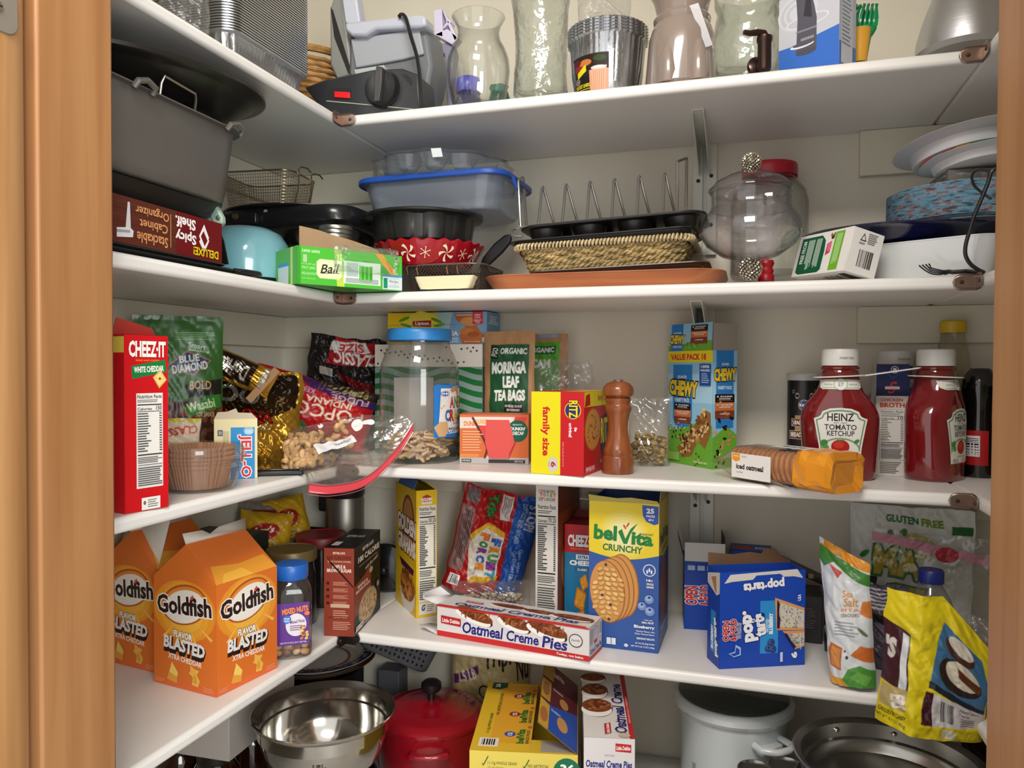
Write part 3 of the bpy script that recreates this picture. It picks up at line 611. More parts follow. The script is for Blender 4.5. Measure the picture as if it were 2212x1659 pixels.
# ---- blue and white box
a = stand(1682, 150, 1.60, z); b = stand(1812, 138, 1.535, z)
h = .17; vis = .62
it = [('r', 0, 0, 1, 1, '#c9cbd4'), ('r', 0, 0, 1, .42, '#3d6fc4'), ('p', [(0, .42), (1, .42), (1, .53), (0, .42)], '#c9cbd4'), ('p', [(0, .40), (1, .50), (1, 0), (0, 0)], '#3f72cc')]
for i in range(5): it.append(('e', .32, .78, .34-.05*i, .2-.03*i, '#c3c5cf' if i % 2 else '#d2d4dc'))
it += [('e', .48, .66, .36, .07, '#dfe1e6'), ('e', .48, .66, .33, .055, '#c6c8d1'), ('p', [(.3, .3), (.64, .33), (.64, .66), (.6, .8), (.56, .92), (.62, 1), (.28, 1), (.3, .9), (.32, .7)], '#5b5a64'), ('e', .47, .315, .17, .035, '#55545e'), ('p', [(.42, .72), (.56, .68), (.54, .9), (.46, .92)], '#3c3b44'),
       ('r', .3, .55, .64, .57, '#8a8994'), ('e', .4, .4, .2, .03, '#e6e8ee'), ('e', .42, .412, .18, .022, '#5b5a64')]+vlines(.38, .445, .6, .475, 12, '#e8e8ee', .3, 0)
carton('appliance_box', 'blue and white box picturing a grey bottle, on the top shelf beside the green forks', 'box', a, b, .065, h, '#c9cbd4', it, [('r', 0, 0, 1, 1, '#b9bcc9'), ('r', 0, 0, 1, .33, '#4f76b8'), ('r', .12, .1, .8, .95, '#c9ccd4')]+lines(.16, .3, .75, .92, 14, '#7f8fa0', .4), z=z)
# ---- yellow cup of green forks
p = stand(1856, 130, 1.645, z); t = px_lathe('plastic_cup', 'yellow plastic cup holding green forks on the top shelf', 'cup', 1856, 1.645, z, [(2, 136), (15, 136), (16, 130), (19, 100), (23, 68), (24, 66), (21, 68), (17, 100), (14, 130), (2, 133)], mat('yellow_plastic', '#e0a63a', .35), 30)
q = mpp(1860, 40, 1.645); GRN = mat('green_plastic', '#0f8a52', .25)
def fork_mesh():
    mb = MB(); cur = lambda s: .006*sin(s*2.6)
    mb.tube([(0, cur(s/8)*.4, s/8*.10) for s in range(9)], lambda s: .0028+.002*s, 6)
    mb.tube([(0, .003+.004*s/4, .10+s/4*.02) for s in range(5)], lambda s: .005+.004*sin(s*pi/2), 8)
    for k in range(4):
        x = (k-1.5)*.0046; mb.tube([(x*.8, .007, .115), (x, .011, .128), (x, .012, .142), (x*.95, .008, .156), (x*.95, .001, .166)], lambda s: .0021-.0009*s, 6)
    return mb
fk = fork_mesh().build('plastic_fork', GRN)
tag(fk, 'green plastic fork standing tines up in the yellow cup', 'fork', 'green forks in the yellow cup')
for i, (dx, dy, rz, ry, rx) in enumerate(((.0, -.002, .3, .03, .02), (-.003, .003, .9, -.03, .03), (.003, .003, -.4, .09, -.02), (.0, .004, 1.4, .04, -.05), (.002, -.004, .1, .11, .02))):
    c = fk if i == 0 else fk.copy()
    if i: COL.objects.link(c)
    c.location = p+Vector((dx, dy, .004)); c.rotation_euler = (rx, ry, rz); c.scale = (1.8, 1.3, .95)
# ---- aluminium pot
px_lathe('metal_pitcher', 'rounded brushed aluminium pitcher at the right end of the top shelf', 'pitcher', 2085, 1.70, z, [(2, 122), (88, 122), (97, 112), (95, 85), (86, 50), (76, 20), (66, -5), (60, -30), (64, -60), (62, -60), (57, -30), (60, -4), (2, 60)], mat('brushed_aluminium', '#bfc0c4', .38, .9, bump=.08, bs=200, stretch=(.1, .1, 1)))

# ================================================================== SECOND SHELF, left board
z = S2
NON = mat('nonstick_grey', '#76726d', .36, .5, bump=.06, bs=140, var=.08, vs=8); NONB = mat('nonstick_black', '#242424', .3, .4); ENAM = mat('black_enamel', '#2a2724', .28, .3)
# thin black trays under the organizer box
for i, (y1, hx, lab) in enumerate(((1.165, '#1c1c1e', 'flat black tray lying directly on the second shelf under the organizer box'), (1.12, '#2b2a2c', 'upper thin black tray under the brown organizer box'))):
    t = E('baking_tray', lab, 'tray', (-1.03, (y1+.835)/2, z+.0005+.0065*i), 0)
    tray(.325, y1-.835, .006, slope=.004, r=.02, lip=.004).build('tray_body', mat('tray_'+hx[1:], hx, .4), t)
    if not i:
        y = y1-(y1+.835)/2
        pts = [(.158, y-.02, .006), (.163, y+.01, .007), (.163, y+.045, .008), (.155, y+.06, .008), (.13, y+.064, .008), (.1, y+.055, .008), (.09, y+.02, .007), (.09, y-.005, .006)]
        MB().tube(pts, .0042, 8).build('loop_handle', BLK, t)
# organizer box, printed upside down
ORG = [('r', 0, 0, 1, 1, '#5a2a1e')]
for i in range(7): ORG.append(('r', 0, i/7, .62, i/7+.02, '#4c2218' if i % 2 else '#683426'))
ORG += [('r', .6, 0, 1, 1, '#6b1116'), ('e', .8, .5, .18, .6, '#8a161d'), ('r', .55, .12, .556, .88, '#c88a52')]
ORG = [i for i in ORG if not (i[0] == 'e')]+[('t', 'Stackable', .3, .08, .53, .32, '#d99a62', 180), ('t', 'Cabinet', .32, .4, .53, .6, '#d99a62', 180), ('t', 'Organizer', .29, .68, .54, .93, '#d99a62', 180),
       ('t', 'Spicy', .59, .3, .765, .6, '#f4f0ee', 180, .03), ('t', 'Shelf.', .59, .64, .76, .9, '#f4f0ee', 180, .03)]
ORG += [('p', [(.79, .55), (.835, .86), (.88, .55), (.865, .5), (.835, .73), (.805, .55), (.85, .26), (.835, .2)], '#f4f0ee'), ('p', [(.88, .48), (.835, .16), (.79, .42), (.805, .48), (.835, .3), (.865, .48), (.82, .76), (.835, .82)], '#efe9e6')]
ORG += ot('DELUXE!', .74, .07, .965, .27, '#f0d818', '#3a0a0c', 180, .02, .04)
ORG += [('p', [(.16, .1), (.27, .16), (.275, .3), (.25, .36), (.16, .3)], '#d8d6d8'), ('p', [(.22, .34), (.255, .36), (.25, .9), (.235, .9)], '#cfccd0'), ('p', [(.16, .2), (.25, .24), (.25, .3), (.16, .26)], '#9a98a0')]
carton('organizer_box', 'dark brown and red organizer box printed upside down on the second shelf', 'box', (-.8655, .832, z+.0145), (-.872, 1.112, z+.0145), .27, .068, '#4a2019', ORG, [('r', .05, .1, .4, .9, '#d5cfc8')])
# sage green peeler handle poking out at the box end
t = E('kitchen_shears', 'sage green kitchen shears standing behind the end of the organizer box', 'scissors', (-.905, 1.125, z+.0142), 0)
slab('handle', [(443, 430), (453, 424), (464, 440), (479, 468), (480, 482), (470, 489), (458, 480), (449, 462), (438, 448)], 1.121, .012, mat('sage_plastic', '#93ab9c', .45), t, .003)
c = at(471, 470, 1.12)-t.location; MB().lathe([(.0002, .003), (.003, .0025), (.0045, 0)], 14).xf(Matrix.Translation(c) @ Matrix.Rotation(rad(90), 4, 'X')).build('rivet', STEEL, t)
slab('blade', [(452, 486), (470, 489), (482, 520), (492, 575), (478, 575), (466, 520)], 1.124, .003, mat('dark_blade', '#2a2a2b', .3, .8), t)
# shallow dark tray, grey roasting pan with wire rack, oval lid on top
t = tray(.335, .31, .034, slope=.012, r=.04, lip=.006).build('baking_tray', NONB); t.location = (-1.052, .992, z+.086)
tag(t, 'shallow charcoal baking tray between the organizer box and the grey roasting pan', 'tray')
zr = z+.123; t = E('roasting_pan', 'deep grey rectangular roasting pan with lugs on its rim, stacked on the second shelf', 'roasting pan', (-1.052, 1.008, zr), 0)
MBr = tray(.345, .36, .132, t=.002, slope=.011, r=.05, lip=.011, n=8, br=.02).build('pan_body', NON, t)
for yy in (-.075, .135):
    MB().tube([(.182, yy-.018, .126), (.189, yy-.017, .134), (.19, yy, .140), (.189, yy+.017, .134), (.182, yy+.018, .126)], .005, 8).build('lug', NON, t)
t2 = E('roasting_rack', 'bent wire roasting rack handle standing up from the grey roasting pan', 'wire rack', (-1.052, 1.008, zr+.006), 0)
WIRE = mat('nickel_wire', '#a8a49a', .28, .9)
MB().tube([(.145, -.025, .0), (.17, -.025, .15), (.173, -.021, .162), (.173, .048, .158), (.17, .053, .15), (.145, .055, .0)], .0022, 8).build('handle', WIRE, t2)
mb = MB()
for k in range(9): mb.tube([(.14-.035*k, -.13, .012), (.14-.035*k, .13, .012)], .0016, 6)
for yy in (-.12, 0, .12): mb.tube([(-.14, yy, .0142), (.14, yy, .0142)], .0016, 6)
mb.build('rack_grid', WIRE, t2)
t = E('oval_pan', 'large oval black enamel roaster pan lying tilted on top of the grey roasting pan', 'pan', (-1.045, 1.085, z+.283), 0, None, rad(4.5), rad(2))
MB().lathe([(.0002, 0), (.128, 0), (.14, .003), (.188, .036), (.193, .04), (.205, .042), (.2085, .045), (.2085, .051), (.204, .053), (.191, .05), (.186, .04), (.137, .008), (.0002, .005)], 64, sy=1.3).build('pan_body', ENAM, t)
slabm = MB().prism([(-.03, .25), (.03, .25), (.022, .283), (-.022, .283)], .035, .04).build('tab_handle', ENAM, t, bevel=.0015)
# ---- turquoise bowl upside down
px_lathe('enamel_saucepan', 'turquoise enamel bowl turned upside down at the front of the second shelf', 'bowl', 532, 1.40, z, [(92, 606), (94, 600), (95, 580), (94, 555), (88, 530), (74, 508), (52, 496), (28, 491), (2, 490)], mat('turquoise_enamel', '#7fb7c2', .14, coat=.6), 56)
# ---- black electric griddle on a stand
p = Vector((-1.045, 1.665, z)); t = E('electric_griddle', 'black electric griddle on a tall stand in the back left corner of the second shelf', 'griddle', p, 0)
loft(MB(), [[(x, y, zz) for x, y in rrect(.36-i_, .28-i_, .06)] for i_, zz in ((.04, .158), (.012, .163), (0, .172), (0, .195), (.012, .207), (.03, .208))], True, True).build('griddle_body', mat('griddle_black', '#1b1b1d', .22), t)
MB().lathe([(.0002, .2085), (.16, .2085), (.166, .2115), (.166, .2135), (.0002, .2145)], 56, (-.04, -.035, 0), sy=.72).build('hot_plate', mat('hot_plate', '#3a3733', .3, .5), t)
for sx in (-1, 1):
    for sy in (-1, 1): MB().lathe([(.0002, 0), (.016, 0), (.015, .01), (.013, .07), (.018, .14), (.026, .16), (.0002, .16)], 20, (sx*.115, sy*.085, 0)).build('leg', BLK, t)
MB().box(-.135, -.155, .168, -.045, -.138, .195).build('control_box', BLK, t, bevel=.004)
MB().lathe([(.0002, .007), (.006, .006), (.008, 0)], 16).xf(Matrix.Translation((-.1, -.155, .186)) @ Matrix.Rotation(rad(90), 4, 'X')).build('knob', mat('brass_knob', '#8a7a5a', .3, .8), t)
MB().prism(rrect(.01, .03, .0045), 0, .001).xf(Matrix.Translation((-.03, -.1385, .187)) @ Matrix.Rotation(rad(90), 4, 'X')).build('tag', mat('grey_tag', '#9a9a9c', .5), t)
# ---- wire fryer basket standing on it
def wirebasket(name, label, loc, rz, w, d, h, m, step=.007, rw=.0006, taper=.012, r=.03, diamond=False, bot=True):
    t = E(name, label, 'wire basket', loc, rz); rings = []
    o0 = rrect(w, d, r, 10); n = len(o0)
    def at_(s, v):
        k = s % 1*n; i = int(k) % n; f = k-int(k); a, b = o0[i], o0[(i+1) % n]
        q = 1-taper*2*(1-v)/w; return ((a[0]+(b[0]-a[0])*f)*q, (a[1]+(b[1]-a[1])*f)*q, .002+h*v)
    L = 2*(w+d); nv = int(h/step); ns = int(L/step); mb = MB()
    Lc = [0]
    for i in range(n): Lc.append(Lc[-1]+math.dist(o0[i], o0[(i+1) % n]))
    def eq(s):
        s = s % 1*Lc[-1]; j = 0
        while Lc[j+1] < s: j += 1
        return (j+(s-Lc[j])/max(1e-9, Lc[j+1]-Lc[j]))/n
    E_ = [eq(i/(ns*2)) for i in range(ns*2)]
    g = lambda i, v: at_(E_[i % (ns*2)], v)
    if diamond:
        for i in range(ns):
            for sg in (1, -1): mb.tube([g(2*i+sg*k, k/(nv*2)) for k in range(0, nv*2+1, 2)], rw, 3)
    else:
        for i in range(ns): mb.tube([g(2*i, v/3) for v in range(4)], rw, 3)
        for j in range(1, nv): mb.tube([g(i, j/nv) for i in range(0, ns*2, 2)], rw, 3, True)
    if bot:
        q = int(w/step/1.6)
        for i in range(1, q): x = -w/2+w*i/q; mb.tube([(x*.92, -d/2*.9, .002), (x*.92, d/2*.9, .002)], rw, 3)
    o = mb.build('wire_mesh', m, t); o['kind'] = 'stuff'
    MB().tube([at_(E_[i], 1) for i in range(ns*2)], .0022, 8, True).build('rim', m, t)
    MB().tube([at_(E_[i], 0) for i in range(ns*2)], .0014, 6, True).build('base_ring', m, t)
    return t
FRY = mat('fryer_wire', '#b39a7c', .25, .9)
x = (at(500, 400, 1.62).x+at(668, 400, 1.62).x)/2
t = wirebasket('fryer_basket', 'round cornered steel wire fryer basket standing on the black griddle', (x, 1.62, z+.2155), .1, .185, .15, .082, FRY)
for yy in (-.035, .03): MB().tube([(.083, yy, .004), (.095, yy, .05), (.096, yy, .095), (.1, yy+.005, .1), (.108, yy+.02, .1), (.112, yy+.03, .092)], .0019, 7).build('handle_bracket', FRY, t)

# ---- green canning jar box across the corner
a = P(642, 612, z+.001); b = stand(868, 630, 1.505, z+.001)
it = [('r', 0, 0, 1, 1, '#4fb83a'), ('r', 0, 0, .03, 1, '#3a9a2c'), ('p', [(.33, 1), (.4, 1), (.43, 0), (.36, 0)], '#b9d84a'), ('p', [(.62, .78), (.85, .62), (.9, .4), (.55, .6)], '#2f9a2a')]
it += [('r', .42, .1, .78, .72, '#dfe8e2'), ('r', .44, .12, .76, .26, '#aab3ae'), ('r', .45, .3, .56, .68, '#b8c6c8'), ('r', .57, .22, .7, .64, '#4fb83a')]
for i in range(6): it.append(('r', .58+.02*i, .23, .588+.02*i, .62, '#2c8a2c' if i % 2 else '#86cf62'))
it += [('e', .635, .64, .065, .035, '#d8ece0'), ('e', .635, .2, .066, .04, '#8fae92'), ('p', [(.17, .62), (.2, .7), (.38, .7), (.41, .62), (.41, .28), (.38, .18), (.2, .18), (.17, .28)], '#d3dcae'), ('p', [(.18, .62), (.2, .68), (.38, .68), (.4, .62), (.4, .29), (.38, .2), (.2, .2), (.18, .29)], '#e2e6b8')]
it += [('t', 'Ball', .2, .34, .385, .58, '#2e2f2a', 6, .015, .35), ('p', [(.21, .31), (.38, .345), (.38, .36), (.21, .325)], '#2e2f2a'), ('r', .05, .58, .085, .78, '#a9c79a'), ('t', '54000 60000', .04, .84, .2, .92, '#d6ecc8'),
       ('t', 'PINT JARS', .04, .38, .16, .47, '#b6e6a0'), ('t', '16 OZ (473 mL)', .04, .5, .16, .56, '#b6e6a0'), ('t', 'REGULAR MOUTH', .04, .25, .18, .32, '#b6e6a0'), ('t', 'GLASS  MASON  JARS', .04, .13, .16, .17, '#b6e6a0'),
       ('p', [(.72, 1), (.8, 1), (.96, .42), (.9, .38)], '#e8a02c'), ('t', 'EXTRA', .82, .62, .92, .7, '#b5531c', -62), ('r', .93, .82, .97, .93, '#dddddd'), ('r', .93, .88, .95, .93, '#3b4a86'), ('r', .95, .84, .97, .86, '#b53a3a'), ('r', .95, .89, .97, .91, '#b53a3a'),
       ('r', .8, .02, 1, .44, '#cfdadc'), ('r', .8, .38, 1, .44, '#3a9ad0'), ('r', .81, .05, .85, .34, '#1f8a6a'), ('t', 'Pint Jars', .87, .2, .96, .29, '#4a5a62'), ('r', .87, .16, .96, .165, '#6a7a82'), ('t', 'REGULAR MOUTH', .86, .09, .97, .13, '#8a9aa2')]
jb, wj = carton('canning_jar_box', 'bright green canning jar box in torn plastic, across the front left corner', 'box', a, b, .11, .075, '#4a9a3c', it, None, [('r', 0, 0, 1, 1, '#57b54a'), ('r', .1, .05, .6, .6, '#cfe2e4'), ('r', .1, .52, .6, .62, '#3a9ad0'), ('r', .7, 0, .8, 1, '#c9dc8a')])
CBRD = mat('brown_cardboard', '#a88868', .7, var=.06, vs=30)
MB().prism([(.03, .001), (wj-.01, .001), (wj-.03, .02), (.14, .034), (.1, .04), (.07, .046), (.03, .05)], .06, .063, 'y').map(lambda x, y, q: (x, y, q+.0755)).build('cardboard_tray', CBRD, jb)
pouch('plastic_wrap', '', '', (0, 0, 0), 0, .15, .055, .02, clear('shrink_film', '#f4faf2', .12, .1, '#e8f0e4', bump=.6, bs=40), seed=21, kind='pillow', crk=.006, th=(lambda e: (setattr(e, 'parent', jb), setattr(e, 'location', (.15, -.006, .03)), e)[2])(E('plastic_wrap', None, None)))
c = Matrix.Rotation(jb.rotation_euler.z, 4, 'Z') @ Vector((.125, .104, 0))+a
JB = mat('jar_band', '#a9a7a0', .3, .9)
for i in range(7):
    o = MB().lathe([(.031, .0), (.036, 0), (.0365, .001), (.0365, .0065), (.0355, .008), (.031, .008), (.0305, .007), (.0305, .001), (.031, 0)], 60, mod=lambda a, r, q: (r+(.0005*sin(30*a) if r > .036 else 0), q)).build('jar_band', JB)
    tag(o, 'silver screw band in the little stack behind the torn canning box', 'jar band', 'screw bands behind the canning box'); o.location = (c.x+.001*i, c.y, z+.077+.0092*i)

# ================================================================== SECOND SHELF, back board
# ---- wire mesh basket, pie dish, fluted pan, blue lidded container, scalloped egg tray: one stack
x0 = at(872, 600, 1.56).x; x1 = at(1055, 590, 1.60).x
BW = mat('black_wire', '#8f8a80', .3, .8)
t = wirebasket('mesh_basket', 'black wire mesh basket at the bottom of the red pie dish stack', ((x0+x1)/2, 1.64, z+.0005), 0, x1-x0, .18, .06, BW, step=.0085, rw=.0008, diamond=True, r=.03)
t.children[0]['kind'] = 'stuff'
for xx in (-.065, .03): MB().tube([(xx-.012, -.093, .04), (xx-.012, -.1, .054), (xx-.012, -.094, .0605), (xx+.012, -.094, .0605), (xx+.012, -.1, .054), (xx+.012, -.093, .04)], .0016, 6).build('hook_wire', FRY, t)
p = Vector((at(928, 540, 1.64).x, 1.64, z+.064)); t = E('pie_dish', 'red scalloped pie dish with white peppermint swirls, under the fluted pan', 'pie dish', p, facing(p))
rp = 118*mpp(928, 520, 1.64); pr = [(.0002, 0), (rp*.74, 0), (rp*.78, .004), (rp*.97, .044), (rp*1.0, .05), (rp*.985, .052), (rp*.95, .044), (rp*.75, .006), (.0002, .004)]
scal = lambda a, r, q: (r*(1+(.018*cos(24*a) if q > .04 else 0)), q+(.0022*cos(24*a) if q > .04 else 0))
MB().lathe(pr, 144, mod=scal).build('dish', mat('red_glaze', '#a80f22', .12, coat=.6), t)
CRM = '#f1e2c4'; it = []
def swirl(cx, cy, s, ar):
    o = []
    for k in range(5):
        a0 = 72*k; P_ = []
        for i in range(6): a = rad(a0+i*7); r = s*i/5; P_.append((cx+ar*r*cos(a), cy+r*sin(a)))
        for i in range(6): a = rad(a0+35+i*4); P_.append((cx+ar*s*cos(a), cy+s*sin(a)))
        for i in range(5, -1, -1): a = rad(a0+18+i*8); r = s*.92*i/5; P_.append((cx+ar*r*cos(a), cy+r*sin(a)))
        o.append(('p', P_, CRM))
    return o
def flake(cx, cy, s, ar):
    o = []
    for k in range(6):
        a = rad(60*k+20); dx, dy = cos(a), sin(a); n = .06
        o.append(('p', [(cx-ar*dy*n*s, cy+dx*n*s), (cx+ar*dy*n*s, cy-dx*n*s), (cx+ar*(dx*s+dy*n*s), cy+dy*s-dx*n*s), (cx+ar*(dx*s-dy*n*s), cy+dy*s+dx*n*s)], CRM)); o.append(('e', cx+ar*dx*s, cy+dy*s, ar*.12*s, .12*s, CRM))
    return o
aw = rp*.9*rad(160); hw = .036; ar = hw/aw
for cx, f in ((.06, 0), (.2, 1), (.345, 0), (.47, 1), (.62, 0), (.75, 1), (.87, 0)): it += flake(cx, .5, .3, ar) if f else swirl(cx, .5, .5, ar)
cylart('painted_swirls', t, it, rp*.9, -80, 80, .006, .042, INK, .006, lambda q: rp*(.78+.19*(q-.004)/.04)+.0006)
p = Vector((at(915, 470, 1.64).x, 1.64, z+.118)); rb = 129*mpp(915, 450, 1.64)
o = MB().lathe([(.0002, 0), (rb*.76, 0), (rb*.8, .004), (rb*.83, .03), (rb*.86, .054), (rb*.88, .058), (rb*.99, .06), (rb, .064), (rb*.98, .066), (rb*.85, .064), (rb*.78, .006), (.0002, .004)], 120, mod=lambda a, r, q: (r*(1-(.045*abs(cos(5*a))**6 if .004 <= q <= .056 and r > rb*.79 else 0)), q)).build('fluted_cake_pan', mat('pan_black', '#3a3938', .36, .6))
o.location = p; tag(o, 'black fluted round cake pan stacked on the red pie dish', 'cake pan')
xa = at(775, 385, 1.60).x; xb_ = at(1104, 372, 1.60).x; zc = z+.186; wc = xb_-xa
t = E('storage_container', 'clear plastic storage box with blue lid on the black fluted pan', 'food container', ((xa+xb_)/2, 1.685, zc), -.03)
BPL = clear('frosted_plastic', '#f2f6fa', .2, .2, '#dfe8f2', edge=.6); LDB = mat('blue_lid', '#234b9e', .35)
tray(wc-.03, .23, .072, t=.0016, slope=.014, r=.05, lip=.006, n=8).build('tub', BPL, t)
loft(MB(), [[(x, y, q) for x, y in rrect(wc+i_, .255+i_, .055, 8)] for i_, q in ((-.022, .0726), (-.004, .069), (0, .0715), (0, .0795), (-.004, .082), (-.02, .082))], False, True).build('lid', LDB, t)
MB().tube([(wc/2-.004, -.06, .078), (wc/2+.003, -.06, .064), (wc/2+.006, -.05, .05)], .004, 6).build('lid_tab', LDB, t)
# scalloped clear egg tray
xe = (at(822, 350, 1.70).x+at(1098, 350, 1.70).x)/2; re = (at(1098, 350, 1.70).x-at(822, 350, 1.70).x)/2
t = E('egg_tray', 'clear plastic scalloped egg cup tray on top of the blue lid', 'egg tray', (xe, 1.70, zc+.0845), .1); EP = clear('cloudy_plastic', '#f4f7fa', .12, .08, '#d4dae4', ior=1.8, edge=.45)
ek = lambda a, r, q: (r*(1+.07*abs(sin(5.5*a))-.03) if r > re*.5 else r, q)
MB().lathe([(.0002, .001), (re*.93, .001), (re*.96, .004), (re*.97, .006), (re*.97, .037), (re, .041), (re*.99, .043), (re*.93, .041)], 154, mod=ek).build('outer_wall', EP, t)
for k in range(11):
    a = 2*pi*(k+.5)/11; MB().lathe([(.0002, .008), (.018, .012), (.03, .027), (.035, .041), (.0365, .0425)], 22, (re*.7*cos(a), re*.7*sin(a), 0), sx=.95).build('egg_cup', EP, t)
pr_ = at(925, 330, 1.70-re-.006); sl = slab('price_sticker', [(913, 321), (934, 319), (938, 338), (917, 340)], 1.70-re-.012, .0008, mat('pale_sticker', '#c9ced2', .5), t); sl.location = Vector((0, 0, 0)); sl.rotation_euler.z = 0
# cream cloth in a dark tray
x0 = at(893, 610, 1.515).x; x1 = at(1021, 610, 1.515).x
t = E('folded_cloth', 'cream folded cloth lying on the shelf edge in front of the mesh basket', 'cloth', ((x0+x1)/2, 1.535, z+.0005), .03); CL = mat('cream_cloth', '#e3d9b2', .85, bump=.4, bs=90)
def clf(u, v):
    a = 2*pi*u; w_ = (x1-x0)/2; n = noise.noise(Vector((u*9, v*5, 3)))
    e = abs(cos(a))**.35*(1 if cos(a) > 0 else -1); f = abs(sin(a))**.35*(1 if sin(a) > 0 else -1); k = 1-.18*(1-v)+.03*n
    return (e*w_*k, f*.022*k, .004+.028*v+.002*n)
mb = MB().grid(clf, 60, 8, True); mb.f.append(tuple(range(8*60, 9*60))); mb.build('cloth_body', CL, t, ang=60)
MB().box(-(x1-x0)/2+.012, -.018, 0, (x1-x0)/2-.004, .018, .0045).build('dark_base', BLK, t, bevel=.001)
# black pan handle leaning
h0 = at(1050, 572, 1.70); h1 = at(1096, 512, 1.72); t = E('black_spatula', 'black handled spatula leaning between red pie dish and seagrass basket', 'spatula', h0)
t.location.z = z+.0005; o = t.location
slab('handle', [(1034, 578), (1042, 556), (1066, 526), (1088, 508), (1099, 505), (1105, 512), (1102, 524), (1084, 546), (1052, 576), (1040, 582)], 1.70, .012, BLK, t, .004)
slab('blade', [(1040, 575), (1052, 572), (1060, 600), (1064, 640), (1038, 640), (1036, 600)], 1.705, .003, BLK, t)
# ---- wooden tray
x0 = at(1022, 610, 1.54).x; x1 = at(1574, 605, 1.54).x
t = E('wooden_tray', 'long reddish wooden serving tray with rounded ends on the second shelf', 'tray', ((x0+x1)/2, 1.685, z+.0005), 0)
tray(x1-x0-.015, .285, .034, t=.006, slope=.014, r=.07, lip=.001, n=10).build('tray_body', woodmat('acacia', '#9a5230', '#c07a4c', .4, (.07, 1, 1), 30), t)
t = tray(.37, .24, .014, slope=.008, r=.03, lip=.006).build('baking_sheet', mat('sheet_steel', '#8f8c8a', .35, .9)); t.location = ((x0+x1)/2+.035, 1.70, z+.0345); t.rotation_euler.y = rad(-1.6)
tag(t, 'grey metal baking sheet on the wooden tray under the seagrass basket', 'baking sheet')
# ---- seagrass basket
x0 = at(1103, 545, 1.575).x; x1 = at(1500, 540, 1.575).x; wb = x1-x0; zb = z+.043
t = E('seagrass_basket', 'low woven seagrass basket holding black pans, on the baking sheet', 'basket', ((x0+x1)/2, 1.69, zb), 0, None, 0, rad(-1.2)); SG = mat('seagrass', '#b09867', .75, var=.4, vs=45); SG2 = mat('seagrass_pale', '#c9b58a', .75, var=.3, vs=60)
def rope(w, d, r, zz, rw, tw, ph, wav):
    o0 = rrect(w, d, r, 8); L = [0]
    for i in range(len(o0)): L.append(L[-1]+math.dist(o0[i], o0[(i+1) % len(o0)]))
    mb = MB(); n = int(L[-1]/.0045); pts = []; j = 0
    for i in range(n):
        s = L[-1]*i/n; 
        while L[j+1] < s: j += 1
        f = (s-L[j])/(L[j+1]-L[j]); a, b = o0[j], o0[(j+1) % len(o0)]
        dx, dy = b[0]-a[0], b[1]-a[1]; l = math.hypot(dx, dy) or 1
        q = .003*sin(s*wav+ph); pts.append((a[0]+dx*f+dy/l*q, a[1]+dy*f-dx/l*q, zz+.0012*sin(s*31+ph), dy/l, -dx/l, s))
    for k in (0, pi):
        mb.tube([(x+nx*rw*cos(s*tw+k+ph), y+ny*rw*cos(s*tw+k+ph), q+rw*sin(s*tw+k+ph)) for x, y, q, nx, ny, s in pts], rw*1.05, 5, True)
    return mb
for i in range(7):
    q = .006+.0071*i; k = .035*(1-i/7); rope(wb-.03-k, .2-k, .03, q, .0031, 260, i*1.3, 2*pi/.055*(1 if i % 2 else -1)).build('rope_row', SG, t)
mb = MB(); o0 = rrect(wb-.012, .215, .03, 8); L = [0]
for i in range(len(o0)): L.append(L[-1]+math.dist(o0[i], o0[(i+1) % len(o0)]))
pts = []; n = int(L[-1]/.0011); j = 0
for i in range(n):
    s = L[-1]*i/n
    while L[j+1] < s: j += 1
    f = (s-L[j])/(L[j+1]-L[j]); a, b = o0[j], o0[(j+1) % len(o0)]; dx, dy = b[0]-a[0], b[1]-a[1]; l = math.hypot(dx, dy) or 1; an = s*2*pi/.0078; rr_ = .0062*(1+.15*noise.noise(Vector((s*60, 1, 0))))
    pts.append((a[0]+dx*f+dy/l*rr_*cos(an), a[1]+dy*f-dx/l*rr_*cos(an), .0575+rr_*sin(an)))
mb.tube(pts, .0026, 5, True); mb.build('coiled_rim', SG2, t)
MB().box(-wb/2+.03, -.085, .001, wb/2-.03, .085, .004).build('base', SG, t)
x0 = at(1095, 525, 1.59).x; x1 = at(1508, 500, 1.59).x
t = tray(x1-x0-.02, .2, .036, slope=.012, r=.03, lip=.009).build('baking_pan', mat('pan_black', '#3a3938', .36, .6)); t.location = ((x0+x1)/2, 1.69, zb+.040); t.rotation_euler.y = rad(-2.2)
tag(t, 'black rectangular baking pan with rolled rim, lying in the seagrass basket', 'baking pan')
# muffin pan
x0 = at(1118, 480, 1.60).x; x1 = at(1527, 468, 1.60).x; wm = x1-x0
t = E('muffin_pan', 'black muffin pan with deep cups on top of the black baking pan', 'muffin pan', ((x0+x1)/2, 1.70, zb+.071), 0, None, 0, rad(-2.4)); MP = mat('muffin_black', '#424140', .36, .65)
loft(MB(), [[(x, y, q) for x, y in rrect(wm+i_, .225+i_, .05, 8)] for i_, q in ((-.014, .033), (-.003, .0335), (0, .036), (-.002, .0385), (-.02, .037))], True, True).build('pan_top', MP, t)
for i in range(4):
    for j in range(2):
        MB().lathe([(.0002, 0), (.027, 0), (.030, .003), (.0375, .033)], 28, ((i-1.5)*.0985, (j-.5)*.098, 0)).build('cup', MP, t)
